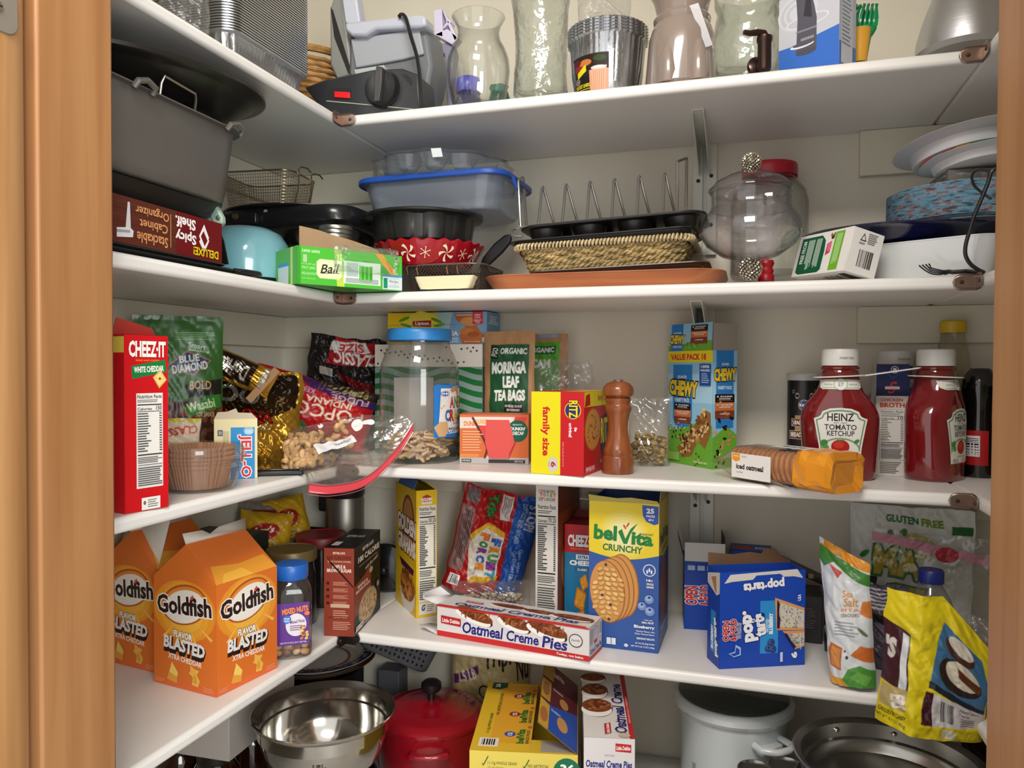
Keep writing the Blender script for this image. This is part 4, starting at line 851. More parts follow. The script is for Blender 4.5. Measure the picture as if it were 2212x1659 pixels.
# wire dish rack
x0 = at(1135, 460, 1.66).x; x1 = at(1462, 445, 1.66).x; wr = x1-x0; zz = zb+.1115
t = E('dish_rack', 'chrome wire plate rack with pointed dividers on top of the muffin pan', 'wire rack', ((x0+x1)/2, 1.68, zz), 0, None, 0, rad(-2.4)); DR = mat('grey_chrome', '#aaa7a2', .25, .85)
for yy in (-.045, .035): MB().tube([(-wr/2-.01, yy, .006), (-wr/2, yy, .003), (wr/2, yy, .003)], .003, 8).build('base_rail', DR, t)
for k in range(6):
    xx = -wr/2+.04+k*.0545; MB().tube([(xx-.003, -.045, .004), (xx-.001, -.008, .092), (xx, -.005, .097), (xx+.002, -.002, .092), (xx+.018, .035, .004)], .0032, 8).build('divider', DR, t)
for xx, ln in ((-wr/2-.004, -.008), (wr/2+.003, .012)):
    MB().tube([(xx, -.045, .003), (xx+ln*.3, -.043, .105), (xx+ln*.3, -.04, .11), (xx+ln*1.5, .03, .134), (xx+ln*1.5, .034, .131), (xx+ln, .036, .004)], .0032, 8).build('end_loop', DR, t)
MB().tube([(-wr/2, -.045, .003), (-wr/2-.014, -.05, .0), (-wr/2-.018, -.058, -.003), (-wr/2-.02, -.066, -.012), (-wr/2-.012, -.068, -.02), (-wr/2+.004, -.066, -.021)], .0024, 8).build('foot', DR, t)

# ---- glass candy jar with rhinestone knob and stem
p = stand(1620, 608, 1.605, z+.0005); q = mpp(1620, 480, 1.605); t = E('candy_jar', 'clear footed glass candy jar with rhinestone ball knob and stem', 'jar', p); H = lambda py: zat(p, py)-p.z
CG = clear('smoky_glass', '#fcfbfd', .04, .008, '#c4c4cc', edge=.3)
MB().lathe([(.0002, 0), (42*q, 0), (44*q, 2*q), (30*q, 8*q), (14*q, 12*q), (.0002, 13*q)], 40).build('foot', CG, t)
def stones(c, r, n, name):
    mb = MB()
    for i in range(n):
        zz = 1-2*(i+.5)/n; a = i*2.39996; s = math.sqrt(1-zz*zz); d = Vector((s*cos(a), s*sin(a), zz)); e = .13*r*math.sqrt(160/n)*1.15
        u_ = d.orthogonal().normalized(); v_ = d.cross(u_); o = Vector(c)+d*r
        mb.add([o+d*e*.75, o+u_*e, o+v_*e, o-u_*e, o-v_*e, o-d*e*.5], [(0, 1, 2), (0, 2, 3), (0, 3, 4), (0, 4, 1), (5, 2, 1), (5, 3, 2), (5, 4, 3), (5, 1, 4)])
    b = mb.build(name, mat('rhinestone', '#d8d0bc', .16, .8), t, flat=True); b['kind'] = 'stuff'
    return MB().ball(c, r, 20, 12).build('ball', mat('ball_gold', '#3a352c', .4, .6), t)
MB().tube([(84*q*cos(2*pi*k/56), 84*q*sin(2*pi*k/56), H(417)) for k in range(56)], .0022, 6, True).tube([(83*q*cos(2*pi*k/56), 83*q*sin(2*pi*k/56), H(452)) for k in range(56)], .0012, 6, True).build('neck_ring', CG, t)
MB().tube([(88*q*cos(2*pi*k/56), 88*q*sin(2*pi*k/56), H(410)) for k in range(56)], .0024, 6, True).build('lid_rim', CG, t)
stones((0, 0, H(585)+.004), 24*q, 150, 'rhinestones'); stones((0, 0, H(351)), 20*q, 150, 'rhinestones')
MB().lathe([(.0002, H(566)), (24*q, H(565)), (60*q, H(553)), (92*q, H(530)), (108*q, H(505)), (106*q, H(485)), (94*q, H(463)), (84*q, H(452)), (82*q, H(440)), (83*q, H(418)), (81*q, H(418)), (80*q, H(440)), (82*q, H(453)), (92*q, H(465)), (104*q, H(486)), (105*q, H(505)), (90*q, H(528)), (59*q, H(550)), (24*q, H(560)), (.0002, H(561))], 64).build('bowl', CG, t)
MB().lathe([(82*q, H(417)), (88*q, H(414)), (87*q, H(408)), (74*q, H(393)), (48*q, H(379)), (24*q, H(373)), (16*q, H(370)), (14*q, H(366)), (.0002, H(365))], 64).build('lid', CG, t)
# red lidded jar behind, red object at its foot
px_lathe('glass_jar', 'tall clear glass jar with red lid behind the footed candy jar', 'jar', 1660, 1.795, z, [(2, 602), (76, 601), (80, 592), (80, 440), (74, 415), (62, 400), (55, 392), (55, 380), (53, 380), (52, 394), (72, 417), (77, 440), (77, 590), (2, 598)], GLASS, 48)
jr_ = D.objects['glass_jar']; qq = mpp(1660, 366, 1.795); zl = zat(jr_.location, 382)-jr_.location.z
MB().lathe([(57*qq, zl-.004), (58*qq, zl), (57*qq, zl+.006), (58*qq, zl+.01), (57.5*qq, zl+.02), (56*qq, zl+.024), (.0002, zl+.024)], 48).build('lid', mat('red_lid', '#b0182c', .35), jr_)
px_lathe('bottle_stopper', 'small red ridged plastic stopper standing behind the candy jar stem', 'stopper', 1655, 1.665, z, [(2, 608), (17, 608), (17, 596), (14, 592), (16, 585), (13, 578), (17, 570), (15, 563), (2, 562)], mat('red_plastic', '#b3121f', .4), 24)
# ---- white tea box leaning
t = E('tea_box', 'white carton with dark green and lime panels tilted beside the candy jar', 'box', (.0812, 1.6408, 1.1375), -1.0454, None, -.2397, .0383); w_, d_, h_ = .1641, .0661, .0829
MB().box(0, 0, 0, w_, d_, h_).build('box_body', mat('card_white', '#e6e3df', .45), t, bevel=.001, seg=1)
it = [('r', 0, 0, 1, 1, '#e9e6e2'), ('p', [(.06, .1), (.06, .93), (.45, .93), (.53, .8), (.55, .55), (.55, .1), (.5, .04), (.12, .04)], '#0f5a37'), ('t', 'FREE FROM', .1, .3, .17, .85, '#e8efe8', 90, .03)]
it += vlines(.2, .12, .33, .86, 7, '#cfe0d2', .5, .25)+vlines(.36, .1, .47, .86, 5, '#cfe0d2', .5, .3)+[('r', .7, .05, .86, .95, '#6fb12c')]+vlines(.73, .1, .83, .9, 5, '#d4ecb8', .4, .2)
it += [('p', [(.58, .42), (.66, .48), (.66, .75), (.58, .7)], '#c8385f'), ('e', .63, .62, .035, .12, '#e06f8c'), ('e', .66, .84, .03, .05, '#3f2a22'), ('e', .63, .9, .02, .04, '#c9622c'), ('e', .68, .9, .015, .05, '#58752c')]
art('front_print', t, it, w_, h_, lambda x, y, o: (x, -o, y))
it = barcode(.3, .12, .8, .58, 20, None)+[('p', [(.26, .74), (.36, .92), (.46, .74)], '#444'), ('p', [(.3, .765), (.36, .87), (.42, .765)], '#e6e3df')]+lines(.5, .7, .8, .95, 6, '#777', .5)+lines(.24, .66, .46, .71, 2, '#777')
art('side_print', t, it, d_, h_, lambda x, y, o: (w_+o, x, y))
art('bottom_print', t, [('t', 'RECYCLE ME', .45, .3, .72, .6, '#777'), ('r', .78, .2, .9, .8, '#3a4a44')], w_, d_, lambda x, y, o: (x, y, -o))
# ---- white square dish, blue glass dish, plates
WD = mat('white_ceramic', '#dcdfdf', .15, coat=.4)
p = P(1980, 600, z+.0008) if False else Vector((at(2050, 560, 1.66).x, 1.655, z+.0005)); t = tray(.25, .25, .073, t=.004, slope=.02, r=.035, lip=.001, n=8).build('baking_dish', WD); t.location = (.352, 1.668, z+.0005); t.rotation_euler.z = rad(-27)
tag(t, 'white square ceramic baking dish under the blue dish at the right end', 'baking dish')
t = E('glass_dish', 'dark cobalt blue oval glass dish resting on the white square baking dish', 'dish', (.30, 1.69, z+.0755), 0); t.rotation_euler.y = rad(.5)
MB().lathe([(.0002, 0), (.135, 0), (.15, .006), (.168, .022), (.198, .027), (.2, .029), (.196, .031), (.166, .027), (.146, .01), (.0002, .004)], 64, sy=.82).build('dish_body', mat('cobalt_glass', '#15173f', .1, coat=.5, var=.5, vs=25), t)
def plate(r, h, rim=.022, fl=0.):
    return MB().lathe([(.0002, 0), (r*.68, 0), (r*.74, .002), (r-rim, h*.75), (r, h), (r-.001, h+.0009), (r-rim, h*.75+.0008), (r*.73, .0021), (.0002, .0008)], 96 if fl else 56, mod=(lambda a, R, q: (R, q+(fl*sin(48*a) if R > r*.8 else 0))) if fl else None)
bp = plate(.135, .02); c0 = Vector((.401, 1.712, z+.098))
o = plate(.126, .02).build('dinner_plate', WD); o.location = (c0.x, c0.y, c0.z-.0015); tag(o, 'thick white plate at the bottom of the blue floral paper plate stack', 'plate')
def floral(name):
    m, nt, b = newmat(name); N = nt.nodes.new; L = nt.links.new
    tc = N('ShaderNodeTexCoord'); mp = N('ShaderNodeMapping'); oi = N('ShaderNodeObjectInfo'); L(tc.outputs['Object'], mp.inputs[0])
    cb = N('ShaderNodeCombineXYZ'); mm = N('ShaderNodeMath'); mm.operation = 'MULTIPLY'; mm.inputs[1].default_value = 9; L(oi.outputs['Random'], mm.inputs[0]); L(mm.outputs[0], cb.inputs[2]); L(cb.outputs[0], mp.inputs['Location'])
    n = N('ShaderNodeTexNoise'); n.inputs['Scale'].default_value = 38; n.inputs['Detail'].default_value = 1; L(mp.outputs[0], n.inputs['Vector'])
    r = N('ShaderNodeValToRGB'); r.color_ramp.interpolation = 'CONSTANT'; els = [(0, '#5f8088'), (.34, '#86b4ca'), (.44, '#a4cbe0'), (.56, '#c4d8e0'), (.6, '#cf8c88'), (.68, '#8a6a78')]
    while len(r.color_ramp.elements) < len(els): r.color_ramp.elements.new(.5)
    for e, (p_, h_) in zip(r.color_ramp.elements, els): e.position = p_; e.color = lin(h_)
    L(n.outputs[0], r.inputs[0]); L(r.outputs[0], b.inputs['Base Color']); b.inputs['Roughness'].default_value = .5; return m
FLR = floral('floral_paper'); o = bp.build('paper_plate', FLR)
tag(o, 'light blue floral paper plate in the tall stack at the right end', 'paper plate', 'blue floral paper plates in the stack')
for i in range(26):
    c = o if i == 0 else o.copy()
    if i: COL.objects.link(c)
    c['label'] = 'lowest blue floral paper plate, right on the thick white plate' if i == 0 else ('topmost blue floral paper plate, under the wrapped grey pack' if i == 25 else 'light blue floral paper plate within the tall stack at the right end'); c.location = (c0.x, c0.y, c0.z+.006+.0024*i); c.rotation_euler.z = random.random()*6
zt = c0.z+.006+.0024*26+.019
t = E('napkin_pack', 'plastic wrapped grey pack lying between the plate stacks', 'pack', (.415, 1.66, zt+.001), .1); MB().grid(lambda u, v: (.075*(abs(cos(2*pi*u))**.4)*(1 if cos(2*pi*u) > 0 else -1)*(1-.1*abs(2*v-1)), .06*(abs(sin(2*pi*u))**.4)*(1 if sin(2*pi*u) > 0 else -1)*(1-.1*abs(2*v-1)), .022*v+.0015*noise.noise(Vector((u*20, v*3, 1)))), 60, 6, True).build('wrapped_pack', mat('grey_pack', '#77746e', .3, var=.5, vs=70), t)
MB().box(-.07, -.056, .001, .07, .056, .021).build('contents', mat('grey_contents', '#6a6862', .6), t)
WP = mat('silver_rim_plate', '#c9c9cc', .35); o = plate(.128, .03, .03, .0009).build('paper_plate', WP); o.location = (.40, 1.665, zt+.055); o.rotation_euler = (rad(-6), rad(-7), 0)
tag(o, 'large white paper plate with fluted silver rim, topmost of the plates', 'paper plate')
o = plate(.1, .02, .02).build('paper_plate', mat('white_paper', '#d5d3d3', .5)); o.location = (.412, 1.635, zt+.0285); o.rotation_euler = (rad(-5), rad(-6), 0)
it = []
for i in range(26): it.append(('r', i/26, 0, (i+1)/26, 1, rng.choice(['#2f9aa6', '#e2b53a', '#d8474e', '#c8383e', '#6fb7c2', '#3f8a52', '#e8e2da'])))
art('rim_print', o, it, 2*pi*.1, .02, lambda x, y, e: ((.08+y+e)*cos(x/.1), (.08+y+e)*sin(x/.1), .015+.005*y/.02+.0014+e), INK, .012)
tag(o, 'smaller paper plate with bright coloured rim under the silver rimmed plate', 'paper plate')
# black fork and cable at the edge
t = E('black_fork', 'black fork lying at the right front edge of the second shelf', 'fork', P(2050, 592, z+.001) if False else Vector((at(2050, 590, 1.515).x, 1.515, z+.0005))); o = t.location
fw = lambda px, py, Y: at(px, py, Y)-o
MB().tube([fw(2055, 588, 1.515), fw(2085, 586, 1.512), fw(2125, 590, 1.508)], .004, 8).build('handle', BLK, t)
MB().tube(smooth([fw(2040, 589, 1.517), fw(2050, 587, 1.517), fw(2062, 588, 1.515)]), lambda s: .0048-.0015*s, 10).build('neck', BLK, t)
for k in range(4): MB().tube(smooth([fw(2044, 590-1.5*k, 1.515+.003*k), fw(2030, 593-3.2*k, 1.514+.004*k), fw(2012, 591-4*k, 1.514+.005*k), fw(1997+4*k, 583-3.2*k, 1.514+.006*k), fw(1985+7*k, 573-1.2*k, 1.514+.006*k)]), .0013, 6).build('tine', BLK, t)
t = E('power_cable', 'flat black cable looping down from the plates to the shelf edge', 'cable', Vector((at(2110, 560, 1.50).x, 1.53, z+.0005))); o = t.location
MB().tube(smooth([at(*c)-o for c in ((2150, 364, 1.45), (2141, 372, 1.45), (2134, 395, 1.452), (2120, 430, 1.455), (2105, 465, 1.46), (2094, 500, 1.465), (2086, 530, 1.47), (2086, 552, 1.475), (2096, 570, 1.48), (2112, 582, 1.49), (2125, 588, 1.5))]), .0033, 8).build('cord', BLK, t)
MB().tube(smooth([at(*c)-o for c in ((2140, 372, 1.45), (2115, 366, 1.452), (2100, 378, 1.455), (2104, 400, 1.455), (2120, 415, 1.455), (2142, 430, 1.452))]), .0022, 8).build('cord_loop', BLK, t)

# ================================================================== THIRD SHELF, left board
z = S3
def zz_of(a, py): return zat(a, py)-z
a = Vector((-.870, .893, z+.0005)); b = Vector((-.854, .9625, z+.0005)); hh = zz_of(b, 727)
it = [('r', 0, 0, 1, 1, '#c8131c')]+ot('CHEEZ·IT', .1, .875, .95, .968, '#f6f1ea', '#8f0a10', 0, .04, .03)+[('t', 'baked snack crackers', .26, .852, .8, .866, '#e8832a')]
it += [('p', [(.15, .825), (.93, .862), (.97, .79), (.17, .752)], '#1c7a40'), ('t', 'WHITE CHEDDAR', .21, .79, .9, .825, '#f3f1e4', 3, .035), ('p', [(.64, .76), (.82, .805), (.97, .745), (.79, .695)], '#e0a94e'), ('p', [(.67, .757), (.82, .795), (.94, .745), (.79, .707)], '#f0cf8a'), ('e', .805, .752, .03, .008, '#8a4f1c'), ('e', .72, .755, .012, .004, '#d09a4a'), ('e', .87, .75, .012, .004, '#d09a4a')]
it += nutri(.26, .13, .87, .67, '150')+[('r', .36, .005, .79, .075, '#e9e4de'), ('e', .43, .045, .03, .012, '#666')]+lines(.5, .015, .76, .065, 4, '#777')
cz, cw = carton('cracker_box', 'tall red white cheddar cracker box at the left end of the third shelf', 'box', a, b, .19, hh, '#b8131b', it, None, [('r', 0, 0, 1, 1, '#c8131c'), ('r', .75, .9, 1, .99, '#e7c94e')], [('r', 0, 0, 1, 1, '#7d1a17')])
MB().prism([(.0, 0), (cw, 0), (cw*.9, .012), (.004, .026)], .03, .0315, 'y').map(lambda x, y, q: (x, y-.25*q, q+hh)).build('top_flap', mat('flap_red', '#a8342c', .5), cz)
# almond pouch
px0, px1, pb, pt = 300, 472, 1018, 684
p = Vector((-1.112, 1.285, z+.0005)); q = mpp(400, 850, 1.345)
G1 = '#2e5a22'
it = [('r', 0, 0, 1, 1, G1), ('r', 0, .46, 1, .96, '#315f26'), ('r', 0, 0, 1, .46, '#3c1e12')]
for i in range(70):
    cx, cy = .3+.72*rng.random(), .03+.42*rng.random(); ro = rng.random()*180
    it += [('e', cx, cy, .062, .022, '#2c130a', ro), ('e', cx, cy+.004, .055, .018, rng.choice(['#6e3a20', '#85492a', '#7a4023', '#5d2f1a']), ro)]
it += [('p', [(.36, .675), (.58, .78), (.86, .715), (.66, .62)], '#b46a3a'), ('p', [(.38, .676), (.58, .77), (.84, .714), (.66, .628)], '#173a6c')]
it += ot('BLUE', .5, .705, .72, .752, '#d8d8d0', '#10203c', 6)+ot('DIAMOND', .42, .645, .82, .70, '#d8d8d0', '#10203c', 8)+[('p', [(.56, .56), (.98, .6), (.98, .5), (.6, .48)], '#1d1812'), ('t', 'BOLD', .62, .53, .86, .585, '#c9a86a'), ('p', [(.54, .42), (.95, .5), (.99, .42), (.62, .36)], '#2f7a2c'), ('t', 'Wasabi', .58, .40, .9, .46, '#d6e6b0', 12), ('t', 'SOY SAUCE', .68, .355, .9, .385, '#c9b98a')]
it += lines(.46, .845, .92, .9, 4, '#6f9a6a', .5)+[('t', 'Smart', .6, .79, .8, .825, '#b9cdb2', -12), ('t', 'Snacking', .6, .765, .84, .785, '#b9cdb2', -8)]
pouch('almond_bag', 'green almond snack bag with a blue diamond sign, behind the red cracker box', 'snack bag', p, facing(p)+.05, (px1-px0)*q, (pb-pt)*q*.97, .05, mat('green_film', G1, .3), it, seed=1, crk=.0022)
# dark pepper mill behind
MAH = mat('dark_mahogany', '#4a1a12', .22, coat=.4); 
def mill(name, label, cx, Y, rows, m, capm):
    p = stand(cx, rows[0][1], Y, z+.0005); t = E(name, label, 'pepper mill', p)
    pr = px_prof([r for r in rows], cx, Y, p.z, p); pr = [(r, max(0, h)) for r, h in pr]
    k = next(i for i, r in enumerate(rows) if len(r) > 2) if any(len(r) > 2 for r in rows) else None
    return t, pr, p
prm = [(2, 1021), (33, 1021), (33.5, 1018), (33, 987), (32, 985), (30.5, 983), (31.5, 980), (31, 973), (30, 969), (27.5, 964), (23, 944), (20.5, 928), (21.5, 913), (24.5, 897), (27, 891), (28.8, 886), (28.5, 881), (25.5, 878), (25, 874), (27.5, 868), (27.5, 864), (25, 862)]
prh = [(2, 861.5), (25, 861.5), (27, 860), (32, 856), (33, 849), (31.5, 840), (25, 832), (16, 827.5), (10, 827)]
def make_mill(name, label, cx, Y, dx, dy, sc, m, capm):
    p = stand(cx, dy, Y, z+.0005); t = E(name, label, 'pepper mill', p); q = mpp(1331, 930, 1.605)*sc; f = lambda rows: [(max(.0002, r*q), (1021-y)*q) for r, y in rows]
    MB().lathe(f(prm), 48).build('mill_body', m, t); MB().lathe(f(prh), 48).build('mill_head', m, t); MB().lathe(f([(10.5, 827.2), (11, 825), (9, 823), (2, 822.5)]), 24).build('cap_nut', capm, t)
    return t
make_mill('pepper_mill', 'dark mahogany pepper mill with metal finial behind the green almond bag', 492, 1.60, 0, 990, 1.0, MAH, STEEL)
# gold tortilla chip bag: body and folded top
p = Vector((-1.062, 1.44, z+.0005)); GOLD = mat('gold_film', '#b8892f', .2, .75)
it = [('r', 0, 0, 1, 1, '#b8892f'), ('r', 0, .62, .95, .97, '#2c2118'), ('p', [(0, .3), (.62, .42), (.62, .62), (0, .62)], '#4a3216'), ('p', [(.0, .62), (.7, .5), (.95, .62), (.95, .75), (0, .8)], '#38260f')]
it += ot('OO', .2, .66, .62, .86, '#9a9186', '#1a140e', 170, .03, .03)+ot('SRIRACHA', .08, .46, .74, .6, '#a3251d', '#160d0a', -2, .04, .05)+[('t', 'FLAMIN FLAVORED', .3, .39, .72, .44, '#d8cba8', -4)]
gb, _ = pouch('tortilla_chip_bag', 'crumpled gold and dark chip bag behind the pudding box', 'snack bag', p, facing(p)+.02, .235, .205, .09, GOLD, it, seed=2, crk=.013, kind='stand', am=GOLDINK)
e = E('folded_top', None, None, (-.045, -.052, .185)); e.parent = gb
pouch('', '', '', 0, 0, .185, .062, .03, GOLD, [('r', 0, 0, 1, 1, '#b8892f'), ('r', .15, .12, .75, .95, '#33261a'), ('t', 'Doritos', .28, .25, .68, .8, '#d9d2c4', 180, .03), ('r', .84, .05, .9, .95, '#c9c2b2')], seed=3, crk=.006, kind='pillow', th=e, am=GOLDINK); e.rotation_euler.y = .42
e.children[0].name = 'folded_film'; gold_receipt = MB().box(-.045, 0, -.008, .045, .0012, .008).build('wooden_clip', mat('wood_clip', '#a87a4c', .6), gb, bevel=.0005); gold_receipt.location = (.03, -.062, .178); gold_receipt.rotation_euler.y = -.85
# party size chip bag seen behind the clear tub
p = Vector((-1.045, 1.185, z+.0005)); it = [('r', 0, 0, 1, .55, '#1d4f96'), ('r', 0, .55, 1, 1, '#c3b39c'), ('p', [(0, .5), (.5, .62), (1, .5), (1, .7), (0, .7)], '#c3b39c'), ('t', 'PARTY SIZE', .3, .36, .98, .52, '#e5e2da', 180, .03), ('t', 'CLASSIC', .3, .72, .95, .86, '#b53a2e', 186, .03), ('r', 0, .93, 1, 1, '#b9ae3e')]
pouch('potato_chip_bag', 'tan and blue party size chip bag printed upside down, between almond bag and pudding box', 'snack bag', p, facing(p), .105, .118, .03, mat('tan_film', '#c3b39c', .35), it, seed=5, crk=.006)
# pudding box
a = Vector((-.977, 1.222, z+.0005)); b = Vector((-.913, 1.268, z+.0005)); hj = zz_of(b, 905)
it = [('r', 0, 0, 1, 1, '#dccf9f'), ('r', .38, 0, .94, .86, '#1d86c4')]+ot('JELL-O', .55, .02, .86, .73, '#d21f2c', '#f2f0ea', 270, .03, .06)+[('e', .8, .8, .12, .07, '#8fb6cc'), ('t', 'ZERO', .72, .785, .88, .815, '#f2f2f2'), ('t', 'SUGAR', .72, .755, .88, .78, '#f2f2f2')]
it += [('r', .08, .72, .2, .82, '#3a4a7a'), ('t', '30', .1, .74, .18, .8, '#dccf9f')]+vlines(.2, .3, .34, .8, 6, '#9a8f6a', .4)
jb2, jw = carton('pudding_box', 'small cream and blue pudding mix box with torn top, behind the clear round tub', 'box', a, b, .04, hj, '#d8cb9c', it, [('r', 0, 0, 1, 1, '#d9cfb0')]+vlines(.15, .1, .85, .9, 9, '#9a937c', .4, .1))
MB().prism([(0, 0), (jw, 0), (jw*.86, .011), (jw*.55, .012), (jw*.5, .02), (jw*.3, .014), (.006, .013)], .002, .0028, 'y').map(lambda x, y, q: (x, y+.6*q, q+hj)).build('torn_flap', mat('torn_card', '#bcae98', .7), jb2)
# clear round tub with paper cups
p = Vector((-.935, 1.125, z+.0005)); q = mpp(430, 1010, 1.1); t = E('clear_tub', 'round clear plastic tub filled with brown pleated paper cups, at the left shelf edge', 'container', p)
CT = clear('tub_plastic', '#f8f3ef', .1, .1, '#d8ccc4', ior=1.9, edge=.5)
MB().lathe([(.0002, 0), (.062, 0), (.066, .003), (.072, .04), (.0745, .042), (.0745, .048), (.078, .05), (.0785, .055), (.083, .057), (.083, .061), (.078, .062), (.079, .07), (.076, .078)], 60).build('tub', CT, t)
PC = mat('kraft_paper', '#9a7154', .8)
for i in range(3): MB().lathe([(.0002, .004), (.048, .004), (.06, .05+.01*i), (.063, .06+.008*i)], 128, mod=lambda a, r, q: (r*(1+(.03*(1 if int(a/(2*pi)*128) % 2 else -1) if q > .01 else 0)), q)).build('paper_cup', PC, t)
# kitchen scale
t = E('kitchen_scale', 'flat black kitchen scale with glossy display in front of the gold bag', 'scale', (-.94, 1.375, z+.0005), rad(30)); MB().box(-.055, -.085, 0, .055, .075, .010).build('scale_body', BLK, t, bevel=.003)
MB().box(-.047, -.075, .0102, .047, .06, .0125).build('glass_plate', mat('black_gloss', '#2a2224', .06, coat=1), t, bevel=.001); art('dial_mark', t, [('e', .5, .5, .45, .45, '#b5adb0'), ('e', .5, .5, .38, .38, '#221d1f'), ('r', .25, .46, .75, .54, '#b5adb0')], .016, .012, lambda x, y, o: (-.035+x, -.065+y, .0125+o))
# popcorn bag
p = Vector((-1.035, 1.62, z+.042)); R1 = '#b5171b'
it = [('r', 0, 0, 1, 1, R1), ('p', [(0, 0), (.62, 0), (.5, .1), (.1, .1)], '#a3141a')]
it += [('p', [(.3, .97), (.6, 1), (1, .98), (1, .72), (.85, .74), (.6, .8), (.45, .86)], '#46215e'), ('p', [(.42, 1), (1, 1), (1, .85), (.75, .86)], '#2a2018')]
for i in range(40): it.append(('e', .45+.5*rng.random(), .88+.1*rng.random(), .02, .012, rng.choice(['#6e5a34', '#8f7d4e', '#3a2a1c', '#b5a878']), rng.random()*90))
it += [('t', 'POPCORN', .1, .42, .92, .63, '#ead9c0', 180, .012), ('t', 'INDIANA', .42, .645, .8, .74, '#ead9c0', 180, .02), ('t', 'FUDGE', .62, .75, .93, .85, '#c9a8a0', 182, .02), ('t', 'BLACK', .6, .86, .8, .9, '#c9a8a0', 182), ('t', 'KERNEL', .26, .78, .48, .86, '#c9a8d0', 176)]
it += [('e', .42, .2, .075, .12, '#2f6e3a'), ('e', .4, .14, .055, .12, '#e0a070')]+[('e', .37+.022*(i % 4)+.01*(i//4 % 2), .06+.045*(i//4), .012, .02, '#f4dcc0') for i in range(16)]
pouch('popcorn_bag', 'bright red popcorn bag with white lettering upside down, leaning behind the cashew bag', 'snack bag', p, facing(p)+.02, .30, .15, .08, mat('red_film', R1, .28), it, ry=.27, seed=6, crk=.006, kind='pillow')
# black and red chip bag in the corner
p = Vector((-1.035, 1.77, z+.014)); q = mpp(740, 800, 1.77)
it = [('r', 0, 0, 1, 1, '#1d1716'), ('p', [(.32, 1), (.95, .95), (.98, .76), (.25, .74)], '#a81f22'), ('p', [(.3, .96), (.75, .97), (.8, .87), (.28, .87)], '#d8d2cc')]+ot('SIZE', .4, .87, .72, .95, '#b52a2a', '#d8d2cc', 184, .03, .02)+ot('CLASSIC', .34, .75, .94, .865, '#e2ddd6', '#8a1a1c', 176, .03, .02)
it += [('p', [(.4, .68), (1, .55), (1, .42), (.5, .6)], '#6e1518'), ('p', [(.55, .5), (.8, .5), (.75, .36), (.6, .36)], '#a82226'), ('p', [(.62, .42), (.86, .36), (.8, .22), (.66, .28)], '#b5aca4'), ('e', .6, .3, .12, .05, '#6a2a18', -30), ('p', [(.55, .22), (.7, .14), (.95, .13), (.98, .18), (.75, .2), (.62, .3)], '#b07838'), ('r', .18, .63, .36, .7, '#a39a92')]
pouch('potato_chip_bag', 'black and dark red chip bag crumpled upside down in the back corner', 'snack bag', p, facing(p)-.03, 160*q, .285, .09, mat('black_film', '#1d1716', .22), it, ry=.12, seed=7, crk=.014, kind='stand')
t = E('bottle_stopper', 'matt black two lobed bottle stopper between black chip bag and striped gift box', 'bottle', (at(798, 760, 1.83).x, 1.835, z+.0005))
MB().lathe([(.0002, 0), (.026, 0), (.027, .01), (.027, .13), (.016, .19), (.014, .215), (.0002, .215)], 24).build('bottle', BLK, t); MB().ball((.012, 0, .262), .026, 16, 10, 1.1).ball((-.02, 0, .24), .022, 16, 10).build('stopper', mat('matt_black', '#121114', .6), t)

# ---- cashew bag over the corner
zip3 = [at(668, 1050, 1.325), at(720, 1053, 1.355), at(790, 1036, 1.42), at(850, 982, 1.49), at(893, 918, 1.535)]
rear = [at(614, 985, 1.40), at(622, 935, 1.45), at(690, 915, 1.515), at(775, 899, 1.53), at(872, 905, 1.54)]
def crv(P_, u):
    k = min(int(u*4), 3); f = u*4-k; g = lambda i: P_[max(0, min(4, i))]
    p0, p1, p2, p3 = g(k-1), g(k), g(k+1), g(k+2)
    return .5*((2*p1)+(-p0+p2)*f+(2*p0-5*p1+4*p2-p3)*f*f+(-p0+3*p1-3*p2+p3)*f**3)
t = E('zip_bag', 'clear zip bag of cashews with a red zipper hanging over the shelf corner', 'zip bag', (-.83, 1.45, z+.0005)); o = t.location
def zs(u, v, side, off=0.):
    p = crv(rear, u).lerp(crv(zip3, u), v); e = (sin(pi*min(1, v*1.02))**.8)*(.35+.65*sin(pi*min(1, max(0, u)))**.5)
    n = noise.noise(Vector((u*7, v*6, 2+side)))+.5*noise.noise(Vector((u*17, v*15, side)))
    if side > 0: q = p+Vector((0, 0, .026*e*(1-.5*v)+.007*n*(.2+e)+off))
    else:
        q = p.copy(); low = z+.0015 if (q.x < XL+.006 or q.y > YF-.004) else q.z-.012*e
        q.z = q.z*(1-min(1, 3*v))*0+min(q.z, max(low, q.z-.06*e)) if v > 0 else q.z
    if q.x < XL+.012 or q.y > YF-.012: q.z = max(q.z, z+(.003 if side > 0 else .0015))
    return q-o
MB().grid(lambda u, v: zs(u, v, 1), 44, 36).build('bag_film', clear('zip_film', '#fbfaf8', .1, .07, '#e8e2dc', ior=1.8, bump=.35, bs=45), t)
MB().grid(lambda u, v: zs(u, v, -1), 30, 24).build('bag_film', MATS['zip_film'], t)
ZR = clear('red_zipper', '#d83a48', .15, .55, '#d23a48')
zp = [crv(zip3, i/30)-o for i in range(31)]; rings = []
zt_ = [(Vector((p.x, p.y, p.z+.004)), Vector((p.x+.008*.6, p.y-.014*.8, p.z-.011))) for p in zp]
mb = MB().grid(lambda u, v: zt_[int(round(u*30))][0].lerp(zt_[int(round(u*30))][1], v), 30, 4); mb.build('zipper', mat('zip_red', '#c9404c', .25, coat=.3), t, solid=.0016)
